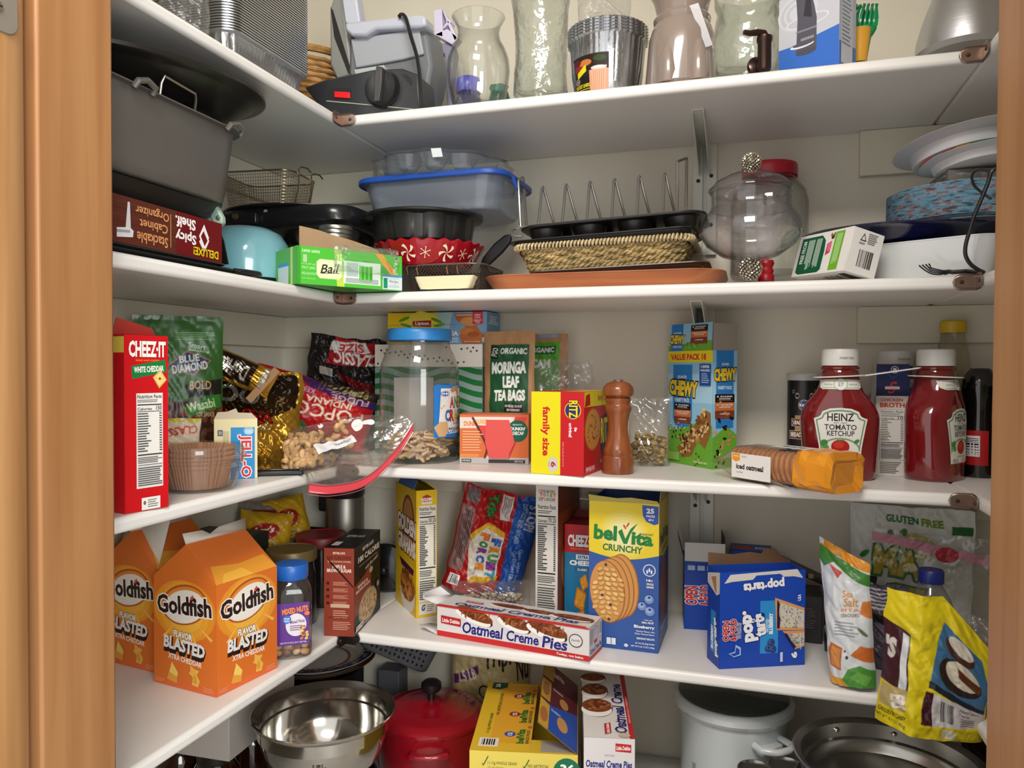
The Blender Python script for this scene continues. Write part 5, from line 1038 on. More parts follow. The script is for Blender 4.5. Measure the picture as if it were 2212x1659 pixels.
mb = MB(); mb.tube([a_+Vector((.001, -.002, .0015)) for a_, _ in zt_], .0014, 6); mb.tube([b_+Vector((0, 0, -.004)) for _, b_ in zt_], .0009, 6); mb.build('zip_ridge', clear('zip_clear', '#f0d0d2', .1, .3, '#e8b0b4'), t)
for_u = lambda x0, y0, x1, y1: (lambda x, y, e: zs(x0+(x1-x0)*x, y0+(y1-y0)*y, 1, .0015+e))
art('printed_mark', t, [('e', .32, .5, .2, .36, '#e8e6e4', 25), ('e', .7, .62, .16, .26, '#e8e6e4', -30), ('t', 'grip', .02, .02, .3, .14, '#f2f0ee', 20), ('t', "'n up", .3, .02, .6, .14, '#f2f0ee', 20)], 1, 1, for_u(.6, .2, .78, .5), FILMINK, .06, .0012, 3e-4)
art('paper_note', t, [('p', [(0, .2), (1, .3), (1, .9), (.35, .75), (0, .85)], '#e2e0e2'), ('t', 'cashews:', .5, .42, .92, .62, '#5a5a62', 190)], 1, 1, for_u(.3, .42, .58, .62), INK, .06, .0008, 3e-4)
CSH = mat('cashew_nut', '#d6ab76', .55, var=.12, vs=60)
def cashew(): return MB().tube([(.0095*cos(a), .0095*sin(a)-.003, .002*sin(a*2)) for a in [rad(15+150*i/9) for i in range(10)]], lambda s: .0022+.0042*sin(pi*min(1, max(0, .08+.84*s)))**.6, 8)
cs0 = cashew().build('cashew', CSH); tag(cs0, 'tan cashew nut inside the clear red zipper bag', 'cashew', 'cashews in the zip bag')
n = 0; i = 0
while n < 110 and i < 4000:
    i += 1; u = .06+.62*rng.random(); v = .06+.5*rng.random(); p = zs(u, v, 1)+o; lo = z+.009; hi = p.z-.011
    if hi < lo or (p.x > XL-.012 and p.y < YF+.012): continue
    c = cs0 if n == 0 else cs0.copy()
    if n: COL.objects.link(c)
    f = rng.random()**.5; c.location = (p.x, p.y, lo+(hi-lo)*f); c.rotation_euler = (rng.random()*6, rng.random()*6, rng.random()*6); n += 1
p = zs(.36, .66, 1)+o
tg = E('dark_chocolate', 'dark chocolate lump seen through the clear zip bag near its red zipper', 'chocolate', (p.x, p.y, z+.0012)) if False else None

# ================================================================== THIRD SHELF, back board
# striped gift box and tea box
x0 = at(810, 860, 1.745).x; x1 = at(1042, 860, 1.745).x; w_ = x1-x0; hb = .275
it = [('r', 0, 0, 1, 1, '#8ba099'), ('r', 0, .80, 1, 1, '#e4dcd0')]
for k in range(9):
    top = []; bot = []
    for i in range(25):
        u = i/24; yy = -.04+.1*k+.035*sin(u*2*pi*1.6+.9); top.append((u, min(.8, max(0, yy+.05)))); bot.append((u, min(.8, max(0, yy))))
    if max(p[1] for p in top) > 0: it.append(('p', bot+top[::-1], '#1c6e36'))
it += [('r', 0, .795, 1, .8, '#b5a898')]
for i in range(30): it.append(('e', .03+.94*((i*.618) % 1), .825+.15*((i*.37) % 1), .009, .0095, rng.choice(['#7a5f2a', '#22252c', '#8a2a2c', '#3a7a3c', '#3a3f6a'])))
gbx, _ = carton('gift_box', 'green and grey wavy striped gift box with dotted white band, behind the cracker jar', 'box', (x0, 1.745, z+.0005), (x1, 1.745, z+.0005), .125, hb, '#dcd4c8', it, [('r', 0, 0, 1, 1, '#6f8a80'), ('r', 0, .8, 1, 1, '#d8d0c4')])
x0 = at(838, 700, 1.752).x; x1 = at(1052, 700, 1.752).x; zt = z+hb+.0012; ht = S2-TH-.003-zt
it = [('r', 0, 0, 1, 1, '#7aa3c2'), ('p', [(0, 0), (.36, 0), (.5, 1), (0, 1)], '#e9c21c'), ('p', [(.36, 0), (.6, 0), (.66, 1), (.5, 1)], '#a9c6c4'), ('e', .35, .68, .19, .34, '#f0d63a'), ('e', .34, .55, .13, .5, '#f2dc4c')]
for s_ in ((.17, .8, 20), (.19, .6, -15), (.2, .4, 30), (.5, .75, -20), (.53, .6, 10), (.25, .25, 35)): it.append(('e', s_[0], s_[1], .06, .05, '#5f9a2c', s_[2]))
it += [('p', [(.255, .56), (.45, .53), (.45, .76), (.255, .74)], '#c9a227'), ('p', [(.26, .575), (.445, .545), (.445, .745), (.26, .725)], '#b5161e'), ('t', 'Lipton', .285, .58, .425, .715, '#f6f2ea', 0, .03)]
it += [('t', '48', .03, .14, .11, .28, '#c9601c', 0, .02), ('t', 'TEA', .035, .05, .1, .11, '#c9601c'), ('t', 'ICED TEA', .44, .26, .72, .4, '#eef4f6', 0, .035), ('t', 'NO BREAK', .56, .13, .72, .2, '#eef4f6'), ('t', 'TEA BAGS', .56, .05, .72, .11, '#eef4f6')]
it += [('p', [(.68, .95), (.92, .95), (.96, .7), (.9, .55), (.97, .25), (.94, 0), (.76, 0), (.73, .25), (.79, .55), (.7, .75)], '#b5683a'), ('e', .83, .7, .09, .14, '#d8955a'), ('e', .8, .4, .07, .1, '#c97a40'), ('e', .87, .3, .06, .09, '#a85528'), ('r', .7, .88, .94, .92, '#d9b48c'), ('r', .86, .62, .96, 1, '#c9323c'), ('t', 'NEW', .88, .86, .94, .93, '#f0dcd8'), ('t', 'LOOK', .88, .79, .94, .85, '#f0dcd8'), ('t', 'GREAT', .87, .7, .95, .76, '#f0dcd8'), ('t', 'TEA', .885, .64, .935, .69, '#f0dcd8'), ('t', 'NET WT 12 OZ (340g)', .78, .05, .93, .09, '#f4e8d8'), ('r', .955, .06, .99, .2, '#eee')]
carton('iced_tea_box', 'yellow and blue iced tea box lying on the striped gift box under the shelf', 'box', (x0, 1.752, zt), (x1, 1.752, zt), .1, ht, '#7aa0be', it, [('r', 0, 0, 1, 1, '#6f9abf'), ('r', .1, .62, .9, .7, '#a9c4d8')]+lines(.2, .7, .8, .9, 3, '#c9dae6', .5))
t = D.objects['iced_tea_box']; MB().box(-.002, -.0016, 0, x1-x0+.002, -.0004, .0012).build('lid_fold', mat('tea_lid', '#8f9a86', .5), t).location.z = ht*.60
# animal cracker jar
p = Vector((at(905, 990, 1.64).x, 1.642, z+.0005)); q = mpp(905, 870, 1.642); H = lambda y: (1002-y)*q
t = E('cracker_jar', 'big clear jar of animal crackers with a blue lid', 'jar', p, facing(p)); rj = 85*q
MB().lathe([(.0002, 0), (rj*.9, 0), (rj*.97, H(996)), (rj, H(985)), (rj, H(815)), (rj*.97, H(795)), (rj*.86, H(772)), (rj*.775, H(758)), (rj*.765, H(745)), (rj*.8, H(742)), (rj*.765, H(738)), (rj*.765, H(726))], 72).build('jar_body', clear('jar_plastic', '#f4f4f2', .05, .05, '#cfcfcc'), t)
MB().lathe([(rj*.8, H(746)), (rj*.82, H(744)), (rj*.82, H(730)), (rj*.815, H(724)), (rj*.78, H(720)), (.0002, H(719.5))], 90, mod=lambda a, r, y: (r*(1+(.006*sin(45*a) if r > rj*.81 else 0)), y)).build('lid', mat('sky_blue_lid', '#2b7fc0', .35), t)
it = [('p', [(0, .02), (.03, 0), (1, 0), (1, 1), (.03, 1), (0, .97)], '#2a74be'), ('p', [(.08, .22), (.14, .07), (1, .07), (1, .93), (.12, .93), (.1, .5)], '#ddd9d4'), ('e', .2, .83, .085, .055, '#2a4fa0'), ('t', 'Kroger', .14, .815, .26, .845, '#f2f2f2', 0, .02), ('p', [(.3, .9), (.38, .97), (.55, .98), (.56, .8), (.5, .78), (.46, .88), (.34, .84)], '#b08a62')]
for i, (c_, col) in enumerate(zip('ANIMAL', ('#c9302c', '#2f9a5a', '#e0a020', '#2a74be', '#8a3a8a', '#c9302c'))): it += ot(c_, .3+.115*i, .56, .4+.115*i, .77, col, '#333', 0, .02, .03)
for i, (c_, col) in enumerate(zip('CRACKERS', ('#2a74be', '#c9302c', '#e0c020', '#2f9a5a', '#c9302c', '#2a74be', '#e0a020', '#2f9a5a'))): it += ot(c_, .2+.098*i, .31, .29+.098*i, .52, col, '#333', 0, .02, .03)
it += [('t', 'NO HIGH FRUCTOSE', .38, .245, .8, .285, '#a82a5a'), ('t', 'MADE IN A PEANUT FREE FACILITY', .27, .14, .95, .185, '#4a3a34'), ('p', [(0, .2), (.1, .3), (.24, .3), (.26, .16), (.2, .02), (.08, .02)], '#c9a274'), ('e', .17, .6, .02, .02, '#e0b060'), ('e', .13, .56, .02, .02, '#e0b060')]
cylart('label', t, it, rj+.0006, 20, 112, H(948), H(838), FILMINK, .008)
cylart('back_label', t, [('r', 0, 0, 1, 1, '#aaa39c')], rj-.0012, 158, 222, H(948), H(825), INK, .008)
ACM = mat('biscuit', '#dfbd92', .7, var=.1, vs=80)
shapes = ([(0, 0), (.006, 0), (.008, .008), (.018, .008), (.02, 0), (.026, 0), (.027, .014), (.032, .02), (.026, .024), (.02, .018), (.004, .018), (-.002, .012)],
          [(0, 0), (.007, 0), (.009, .006), (.016, .006), (.018, 0), (.025, .001), (.024, .016), (.027, .03), (.021, .032), (.017, .02), (.003, .02)],
          [(0, .002), (.008, 0), (.012, .009), (.022, .004), (.028, .01), (.022, .018), (.026, .026), (.014, .022), (.004, .022), (-.003, .014)])
acs = []
for s_ in shapes:
    o = MB().prism([(x-.013, y-.012) for x, y in s_], -.003, .003).build('animal_cracker', ACM, bevel=.0016); acs.append(o); tag(o, 'beige animal cracker lying at the bottom of the blue lidded jar', 'cracker', 'animal crackers in the jar')
n = 0
for lv in range(8):
    for k in range(13 if lv < 7 else 8):
        src = acs[n % 3]; c = src if n < 3 else src.copy()
        if n >= 3: COL.objects.link(c)
        r = (rj-.022)*math.sqrt((k+.5)/13); a = 2.4*k+lv*1.1; c.location = (p.x+r*cos(a), p.y+r*sin(a), p.z+.012+.0068*lv+.003*rng.random()); c.rotation_euler = (rng.uniform(-.6, .6), rng.uniform(-.6, .6), rng.random()*6); n += 1
# tea pouches
def teapouch(label, x, Y, w_, h_, items, seed, rz=0): pouch('tea_pouch', label, 'pouch', (x, Y, z+.0005), rz, w_, h_, .045, mat('kraft_pouch', '#a87f58', .6), items, seed=seed, crk=.0025, am=INK)
p = at(1100, 800, 1.725); q = mpp(1100, 800, 1.725); hp = zat((p.x, 1.725), 716)-z; V = lambda y: (zat((p.x, 1.725), y)-z)/hp; U = lambda x: (x-1040)/120
it = [('r', 0, 0, 1, 1, '#a87f58'), ('r', U(1058), V(892), U(1148), V(745), '#1f5130'), ('r', U(1060), V(776), U(1078), V(747), '#17231c'), ('t', 'FGO', U(1062), V(770), U(1076), V(752), '#dfe6dc', 80), ('t', 'ORGANIC', U(1082), V(766), U(1143), V(753), '#e8ece4', -1, .025), ('t', 'MORINGA', U(1063), V(808), U(1143), V(782), '#e8ece4', 1, .05), ('t', 'LEAF', U(1090), V(838), U(1128), V(813), '#e8ece4', 2, .05), ('t', 'TEA BAGS', U(1070), V(866), U(1142), V(842), '#e8ece4', 1, .05), ('r', U(1096), V(890), U(1138), V(871), '#161c18'), ('t', '100 HERBAL TEA BAGS', U(1098), V(879), U(1136), V(874), '#e8ece4'), ('t', 'RAW FROM INDIA', U(1103), V(887), U(1132), V(882), '#e8ece4')]
teapouch('brown kraft tea pouch with dark green label reading moringa, right of the cracker jar', p.x, 1.725, 120*q, hp, it, 11, -.1)
p = at(1178, 800, 1.815); q = mpp(1178, 800, 1.815); hp = zat((p.x, 1.815), 722)-z; V = lambda y: (zat((p.x, 1.815), y)-z)/hp; U = lambda x: (x-1128)/102
it = [('r', 0, 0, 1, 1, '#a87f58'), ('r', U(1130), V(890), U(1212), V(740), '#4f9a2c'), ('r', U(1136), V(765), U(1204), V(748), '#1f5a34'), ('t', 'ORGANIC', U(1140), V(762), U(1200), V(751), '#e8ece4', 0, .025), ('t', 'CAM', U(1150), V(795), U(1192), V(776), '#e0ecd6', 0, .05), ('r', .3, .97, .8, .99, '#7a9abf')]
teapouch('second kraft tea pouch with lime green label, half hidden by the moringa pouch', p.x, 1.815, 102*q, hp, it, 12, -.06)
p = Vector((at(1215, 900, 1.735).x, 1.74, z+.0005)); pouch('plastic_bag', 'crumpled empty clear plastic bag behind the yellow and red cracker box', 'plastic bag', p, facing(p), .14, .235, .06, FILM, seed=13, crk=.016, kind='stand')
# coffee pod box
a = Vector((-.622, 1.607, z+.0005)); b = Vector((-.47, 1.643, z+.0005)); hd = zz_of(a, 895)
it = [('r', 0, 0, 1, 1, '#cf6a35'), ('r', 0, 0, 1, .13, '#b5b0ac'), ('r', 0, .14, .28, .2, '#d98a4a'), ('r', 0, .72, .3, .94, '#d8cfc6'), ('t', 'DUNKIN', .06, .76, .3, .86, '#e0762c', 0, .045), ('p', [(.2, .95), (.98, .95), (.8, .35), (.72, .1), (.42, .1), (.36, .4)], '#d8403c'), ('p', [(.2, .95), (.8, .95), (.76, .75), (.26, .78)], '#e2d6d0'), ('t', 'DUNKIN', .24, .8, .4, .9, '#e0a03a', 0, .045), ('p', [(.38, .1), (.42, .35), (.28, .75), (.2, .95), (.17, .93), (.26, .7), (.39, .33), (.35, .12)], '#5a2a1c'), ('p', [(.37, .1), (.7, .1), (.72, .2), (.4, .17)], '#c9c2bc')]
it += lines(.04, .25, .34, .68, 8, '#e8b48a', .35)+lines(.42, .3, .72, .7, 8, '#e8a59a', .35)+[('r', .03, .03, .17, .1, '#4a4440'), ('t', 'KEURIG', .045, .05, .155, .085, '#e0dcd8'), ('r', .42, .02, .95, .09, '#3a3634'), ('t', 'RECYCLE', .8, .04, .92, .075, '#d8d4d0'), ('e', .84, .67, .15, .22, '#115a40'), ('t', 'MEDIUM ROAST', .77, .78, .91, .81, '#d8e6dc'), ('t', "DUNKIN'", .74, .68, .95, .75, '#eef2ee', 0, .04), ('t', 'DECAF', .77, .59, .93, .66, '#eef2ee', 0, .04)]
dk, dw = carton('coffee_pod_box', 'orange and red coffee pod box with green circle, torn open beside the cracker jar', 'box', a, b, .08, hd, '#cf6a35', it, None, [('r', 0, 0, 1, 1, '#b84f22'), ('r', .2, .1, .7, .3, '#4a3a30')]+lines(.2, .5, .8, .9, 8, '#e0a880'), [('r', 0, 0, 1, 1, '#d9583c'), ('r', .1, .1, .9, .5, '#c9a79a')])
MB().prism([(.068, .014), (.108, .014), (.125, .05), (.112, .1), (.06, .1), (.058, .05)], -.008, -.0072, 'y').map(lambda x, y, q: (x, y+.007*(q-.014)/.086, q)).build('torn_flap', mat('red_card', '#d4443c', .4), dk)
# yellow and red cracker box
a = Vector((-.427, 1.512, z+.0005)); b = Vector((-.313, 1.497, z+.0005)); hr = zz_of(a, 846)
it = [('r', 0, 0, .56, 1, '#e3d61c'), ('r', .56, 0, 1, 1, '#c01a22'), ('t', 'family size', .18, .22, .36, .82, '#c8202a', 270, .035), ('e', .42, .12, .1, .095, '#c9c6bc'), ('t', '6', .38, .085, .48, .155, '#b5202a', 270, .03), ('t', 'STACKS', .335, .09, .36, .15, '#666', 270)]
it += [('e', .79, .78, .155, .105, '#e8b81c'), ('e', .79, .78, .14, .095, '#23307a')]+ot('RITZ', .72, .69, .88, .9, '#f2d41c', '#16183a', 270, .03, .05)+[('t', 'the', .82, .53, .88, .58, '#f4eeee', 270, .03), ('t', 'original', .7, .46, .78, .63, '#f4eeee', 270, .03), ('r', .57, .0, .575, .42, '#a8161e'), ('t', '2DEC 26 M6 DF OZ 47 04', .6, .1, .625, .4, '#e0a0a0', 270)]
R_ = [('r', 0, 0, 1, 1, '#c4181f'), ('r', 0, .82, 1, 1, '#e3d61c'), ('t', 'family size', .5, .86, .9, .96, '#c8202a', 0, .03), ('p', [(.02, .82), (.22, .84), (.2, .98), (.06, .96)], '#b8161e'), ('e', .32, .54, .3, .26, '#b8722c'), ('e', .32, .54, .28, .24, '#cf8f3e')]
for i in range(24): a_ = i*2.4; r_ = .22*math.sqrt((i % 7+.5)/7); R_.append(('e', .32+r_*cos(a_), .54+.85*r_*sin(a_), .016, .015, '#8a4f1c'))
R_ += [('e', .85, .42, .25, .3, '#1d2a5e')]+ot('RITZ', .62, .34, 1, .66, '#ecd42a', '#16183a', 0, .03, .04)+[('t', 'original', .6, .08, .95, .16, '#f2e6e6'), ('r', .05, .03, .4, .1, '#d86a6a'), ('t', '80 4.5g 105', .07, .04, .36, .09, '#f4eeee')]
carton('cracker_box', 'yellow and red family size cracker box lying on its side beside the pepper mill', 'box', a, b, .17, hr, '#c4181f', it, R_, None, [('r', 0, 0, 1, 1, '#d8a01c'), ('r', 0, .1, .5, .9, '#b8301f'), ('r', 0, 0, 1, .06, '#c01a22')])
MILLW = woodmat('mill_wood', '#6e3720', '#9c5a32', .22, (1, 1, .12), 50)
make_mill('pepper_mill', 'reddish wooden pepper mill with worn spots, in front of the pasta bag', 1334, 1.575, 0, 1021, 1.0, MILLW, STEEL)
# pasta bag
p = Vector((at(1402, 950, 1.725).x, 1.725, z+.0005)); q = mpp(1402, 950, 1.725)
t, S_ = pouch('pasta_bag', 'clear plastic bag of bow tie pasta between pepper mill and granola bar box', 'pasta bag', p, facing(p), 92*q, .152, .06, FILM, seed=14, crk=.008, kind='stand')
mb = MB()
for i in range(150):
    x, y, zz = rng.uniform(-.036, .036), rng.uniform(-.018, .018), .008+.06*rng.random(); M_ = Matrix.Translation((x, y, zz)) @ Matrix.Rotation(rng.random()*6, 4, 'X') @ Matrix.Rotation(rng.random()*6, 4, 'Z'); n0 = len(mb.v)
    k = MB().lathe([(.0002, 0), (.003, .0006), (.0062, .0028), (.0068, .0042)], 9); k.xf(M_); mb.add(k.v, k.f)
mb.build('pasta', mat('pasta', '#b59a5c', .5, var=.15, vs=90), t)['kind'] = 'stuff'
# granola bar box
a = Vector((-.178, 1.808, z+.0005)); b = Vector((-.073, 1.697, z+.0005)); hc = zz_of(b, 757)
SKY = [('r', 0, 0, 1, 1, '#8fc3e0'), ('r', 0, .55, 1, .8, '#a9d2e6'), ('p', [(0, 0), (1, 0), (1, .36), (.8, .4), (.45, .34), (.2, .3), (0, .33)], '#6cab35')]
def chewy(x0, y0, x1, y1, r=3): return ot('CHEWY', x0, y0, x1, y1, '#f2cf38', '#2a1a12', r, .06, .07)
def flav(x0, y0, x1, y1):
    h = (y1-y0)/3; o = []
    for i, (c_, s_) in enumerate((('#7a3b26', "6 S'MORES"), ('#c9713c', '6 PEANUT BUTTER CHOCOLATE CHIP'), ('#1d1614', '6 DARK CHOCOLATE CHUNK'))):
        yy = y0+i*h; o += [('r', x0, yy, x1, yy+h, c_)]; w2 = s_.split(' '); n2 = (len(w2)+1)//2
        if len(s_) > 12: o += [('t', ' '.join(w2[:n2]), x0+.08*(x1-x0), yy+h*.62, x1-.08*(x1-x0), yy+h*.82, '#efe6dc', 0, .03), ('t', ' '.join(w2[n2:]), x0+.2*(x1-x0), yy+h*.34, x1-.2*(x1-x0), yy+h*.54, '#efe6dc', 0, .03)]
        else: o += [('t', s_, x0+.25*(x1-x0), yy+h*.5, x1-.25*(x1-x0), yy+h*.72, '#efe6dc', 0, .03)]
        o.append(('r', x0+.12*(x1-x0), yy+h*.2, x1-.12*(x1-x0), yy+h*.24, '#9a7a6a'))
    return o
def bits(cx, cy, s):
    o = []
    for i in range(9): a_ = i*2.4; r_ = s*math.sqrt(i+.5)*.35; o.append(('e', cx+r_*cos(a_), cy+r_*sin(a_)*.6, s*.13, s*.07, rng.choice(['#2a1612', '#c98a5c', '#e8d8a8', '#3a1e16', '#d0a070']), rng.random()*180))
    return o
bar = [('p', [(.22, .14), (.52, .28), (.82, .5), (.97, .47), (.98, .3), (.85, .16), (.7, .22), (.55, .08), (.34, .06)], '#8f6436')]
for i in range(90):
    t_ = rng.random(); s_ = rng.uniform(-.09, .1); bar.append(('e', .32+.58*t_-s_*.5, .14+.3*t_+s_*.9-.02, .035, .012, rng.choice(['#d8b47a', '#e2c48c', '#b5884c', '#c9a060', '#7a4e28', '#4a2616']), rng.random()*180))
it = SKY+[('r', .12, .4, .56, .88, '#2f7fc9'), ('p', [(.12, .4), (.56, .4), (.5, .34), (.34, .32), (.18, .34)], '#2f7fc9'), ('r', 0, .9, 1, 1, '#ead42a'), ('t', 'VALUE PACK 18', .06, .92, .86, .975, '#c9282a', 0, .04)]
it += [('t', 'QUAKER', .22, .755, .44, .785, '#e6eef4', 0, .03)]+chewy(.03, .6, .68, .74, -3)+[('t', 'VARIETY PACK', .16, .55, .5, .585, '#d8e6f0', 0, .04)]+flav(.15, .36, .53, .54)+bar+bits(.12, .28, .14)+bits(.3, .3, .12)+bits(.7, .06, .1)
it += [('r', .74, .7, .98, .885, '#1f4f9a'), ('t', '100%', .77, .85, .95, .875, '#e8eef6', 0, .03), ('t', 'WHOLE GRAINS', .76, .82, .96, .84, '#e8eef6', 0, .03)]+lines(.78, .72, .95, .81, 5, '#a9bcd8')+[('t', 'CHEWY GRANOLA BARS', .62, .03, .92, .05, '#cfe6b0', 0, .03), ('r', .04, .03, .3, .1, '#8fbf5c')]
R_ = SKY[:2]+[('p', [(0, 0), (1, 0), (1, .28), (.6, .36), (0, .26)], '#6cab35'), ('r', .14, .34, .86, 1, '#2f7fc9'), ('t', 'QUAKER', .36, .87, .66, .895, '#e6eef4', 0, .03)]+chewy(.05, .74, .97, .85, 2)+[('t', 'VARIETY PACK', .2, .67, .8, .7, '#d8e6f0', 0, .04)]+flav(.1, .42, .9, .63)+bits(.4, .34, .4)+bits(.6, .2, .3)+bits(.25, .12, .2)
ch, cwid = carton('granola_bar_box', 'tall blue and green granola bar variety box with raised top flaps', 'box', a, b, .068, hc, '#7fb8dc', it, R_, top=False)
fh = zz_of(b, 695)-hc
fb = MB().box(0, -.0006, 0, cwid*.97, .0006, fh).build('front_flap', mat('grey_board', '#9a9288', .7), ch); fb.location = (0, .0006, hc); fb.rotation_euler.x = rad(-3)
fi = [('r', 0, 0, 1, 1, '#8fc3e0'), ('p', [(0, 0), (1, 0), (1, .35), (.7, .42), (.35, .25), (0, .2)], '#6cab35'), ('r', .06, 0, .34, 1, '#2f7fc9'), ('t', 'QUAKER', .1, .64, .3, .7, '#e6eef4', 0, .03), ('t', 'VARIETY PACK', .1, .12, .32, .2, '#d8e6f0', 0, .03)]+chewy(.02, .26, .38, .6, -3)+flav(.52, .25, .9, .93)+bits(.5, .2, .18)
art('flap_print', fb, fi, cwid*.97, fh, lambda x, y, o: (x, -.0007-o, y))
o = MB().box(-.0006, 0, 0, .0006, .066, fh*.95).build('side_flap', MATS['grey_board'], ch); o.location = (cwid-.001, .001, hc); o.rotation_euler.y = rad(3)
# wrapped oatmeal cookies at the shelf edge
a = P(1572, 1034, z+.0008); b = P(1765, 1066, z+.0008); dv = (b-a); wl = dv.length; rz = math.atan2(dv.y, dv.x)
t = E('cookie_package', 'clear and orange package of iced oatmeal cookies over the shelf edge', 'cookie package', a, rz); dp, hk = .098, .066
cross = [(y-.5*dp, q) for y, q in [(p_[0]+dp/2, p_[1]+hk/2) for p_ in rrect(dp, hk, .02, 4)]]
def sect(x, s, sz, dz=0): return [(x, dp/2+y*s, max(0, (q*sz)+dz)) for y, q in cross]
rings = [sect(-.055, .75, .06, .03), sect(-.045, .8, .2, .02)]+[[(x+(.0), y+.0025*noise.noise(Vector((x*60, y*50, q*50))), max(0, q+.002*noise.noise(Vector((x*50, q*70, y*40))))) for x, y, q in sect(wl*i/10-.01, 1.0, 1.0)] for i in range(1, 9)]
loft(MB(), rings, True).build('clear_wrap', clear('cookie_film', '#fcf6f0', .08, .05, '#e6dcd0', ior=1.7, bump=.3, bs=50), t, ang=60)
ORW = mat('orange_wrap', '#dd8f24', .3, coat=.3)
rings = []
for i, (x, s, sz) in enumerate(((wl*.76, 1.04, 1.03), (wl*.82, 1.08, 1.08), (wl*.9, 1.12, 1.04), (wl*1.0, 1.14, 1.08), (wl*1.09, 1.12, 1.06), (wl*1.12, .9, .88), (wl*1.09, .6, .6))):
    rings.append([(X+.006*noise.noise(Vector((X*40, Y_*60, q*60))), Y_+.004*noise.noise(Vector((q*60, X*50, 4))), max(0, q+(.006*noise.noise(Vector((X*45, Y_*45, 8))) if q > .01 else 0)+(hk*.22 if i == 6 else 0))) for X, Y_, q in sect(x, s, sz)])
loft(MB(), rings, False, True).build('orange_wrap', ORW, t, flat=True)
art('label', t, [('r', 0, 0, 1, 1, '#e6e2e0'), ('p', [(.02, .98), (.22, .98), (.22, .72), (.12, .64), (.02, .72)], '#e09a2a'), ('r', .05, .86, .19, .89, '#f4e0b8'), ('t', 'iced oatmeal', .12, .36, .82, .58, '#2a2624', 0, .04), ('t', 'cookies', .13, .2, .3, .29, '#8a8480')]+lines(.26, .84, .42, .92, 2, '#a09a96'), wl*.46, hk*.72, lambda x, y, o: (.012+x, -.0022-o, .006+y), FILMINK)
art('label', t, [('r', 0, 0, 1, 1, '#e2dfe0'), ('t', 'iced oatmeal', .1, .3, .7, .7, '#2a2624', 180, .04)], wl*.42, dp*.5, lambda x, y, o: (wl*.38+x, dp*.28+y, hk+.0035+o), FILMINK)
CK = mat('oat_cookie', '#b07a4e', .75, var=.2, vs=90, bump=.3, bs=120)
ck = MB().lathe([(.0002, -.005), (.027, -.005), (.0305, -.002), (.031, .001), (.0285, .004), (.015, .0055), (.0002, .0052)], 30, mod=lambda a_, r, q: (r*(1+.015*sin(7*a_)), q)).xf(Matrix.Rotation(rad(90), 4, 'Y')).build('oatmeal_cookie', CK); tag(ck, 'iced oatmeal cookie standing in the clear wrapped package', 'cookie', 'iced oatmeal cookies in the package')
n = 0; Rz = Matrix.Rotation(rz, 4, 'Z')
for row in (0, 1):
    for i in range(16):
        c = ck if n == 0 else ck.copy()
        if n: COL.objects.link(c)
        c.location = a+Rz @ Vector((.006+.0118*i+.004*row, .0262+.0455*row, .0328)); c.scale = (1, .74, 1); c.rotation_euler = (0, rng.uniform(-.1, .02)-.12, rz+rng.uniform(-.06, .06)); n += 1
# bread crumb canister
p = Vector((at(1738, 900, 1.80).x, 1.812, z+.0005)); q = mpp(1738, 880, 1.81); rc = 35*q; hcn = zat(p, 806)-p.z
t = E('bread_crumb_can', 'black bread crumb canister with grey lid, half hidden behind the ketchup', 'canister', p, facing(p))
MB().lathe([(.0002, 0), (rc, 0), (rc, hcn-.014), (.0002, hcn-.014)], 48).build('can_body', mat('black_label', '#1b1718', .35), t); MB().lathe([(rc+.001, hcn-.016), (rc+.0018, hcn-.004), (rc-.001, hcn), (.0002, hcn-.001)], 48).build('lid', mat('grey_lid', '#c3c3bd', .4), t)
W_ = '#c9c2b5'; it = []
for sx in (-1, 1):
    for cy in (.83, .14): it += [('e', .5+sx*.17, cy, .05, .035, W_), ('e', .5+sx*.17, cy, .042, .028, '#1b1718'), ('e', .5+sx*.27, cy+.05, .03, .022, W_), ('e', .5+sx*.27, cy+.05, .024, .016, '#1b1718')]
it += [('e', .5, .72, .14, .065, W_), ('e', .5, .72, .13, .058, '#24449a'), ('t', 'Kroger', .4, .70, .6, .74, '#f2f2f2', 0, .02), ('r', .28, .36, .72, .6, '#a88a60'), ('r', .18, .47, .82, .56, W_), ('r', .19, .475, .81, .555, '#5d1f1c'), ('t', 'TRADITIONAL', .22, .49, .78, .54, '#efe8dc', 0, .03), ('r', .12, .32, .88, .42, W_), ('r', .13, .325, .87, .415, '#5d1f1c'), ('t', 'BREAD CRUMBS', .16, .345, .84, .4, '#efe8dc', 0, .03), ('e', .5, .16, .13, .07, '#b8996a')]
cylart('label', t, it, rc, -70, 70, .004, hcn-.018, INK)
# ---- ketchup bottles
KET = mat('ketchup', '#741016', .1, coat=.7, spec=.6); CAPW = mat('white_cap', '#d8d6d2', .35); Q = mpp(1815, 880, 1.66)
krow = [(66, 1008), (71, 1004), (73, 990), (75, 950), (78, 910), (79, 882), (77, 868), (70, 852), (58, 836), (47, 822), (41, 806), (38, 790)]
def khw(zl):                                                         # half width and half depth at a height
    ys = 1008-zl/Q
    for (w0, y0), (w1, y1) in zip(krow, krow[1:]):
        if y0 >= ys >= y1: f = (y0-ys)/(y0-y1); hw = w0+(w1-w0)*f; break
    else: hw = 66 if ys > 1008 else 38
    hw *= Q; dd = min(hw, .030+.0125*min(1, max(0, (ys-790)/60))*1.0+.004); return hw, max(dd, min(hw, .034))
def kfront(x, zl, o=0.):
    hw, hd = khw(zl); n_ = 2.6; return -hd*max(0, 1-abs(min(.999, x/hw))**n_)**(1/n_)-o
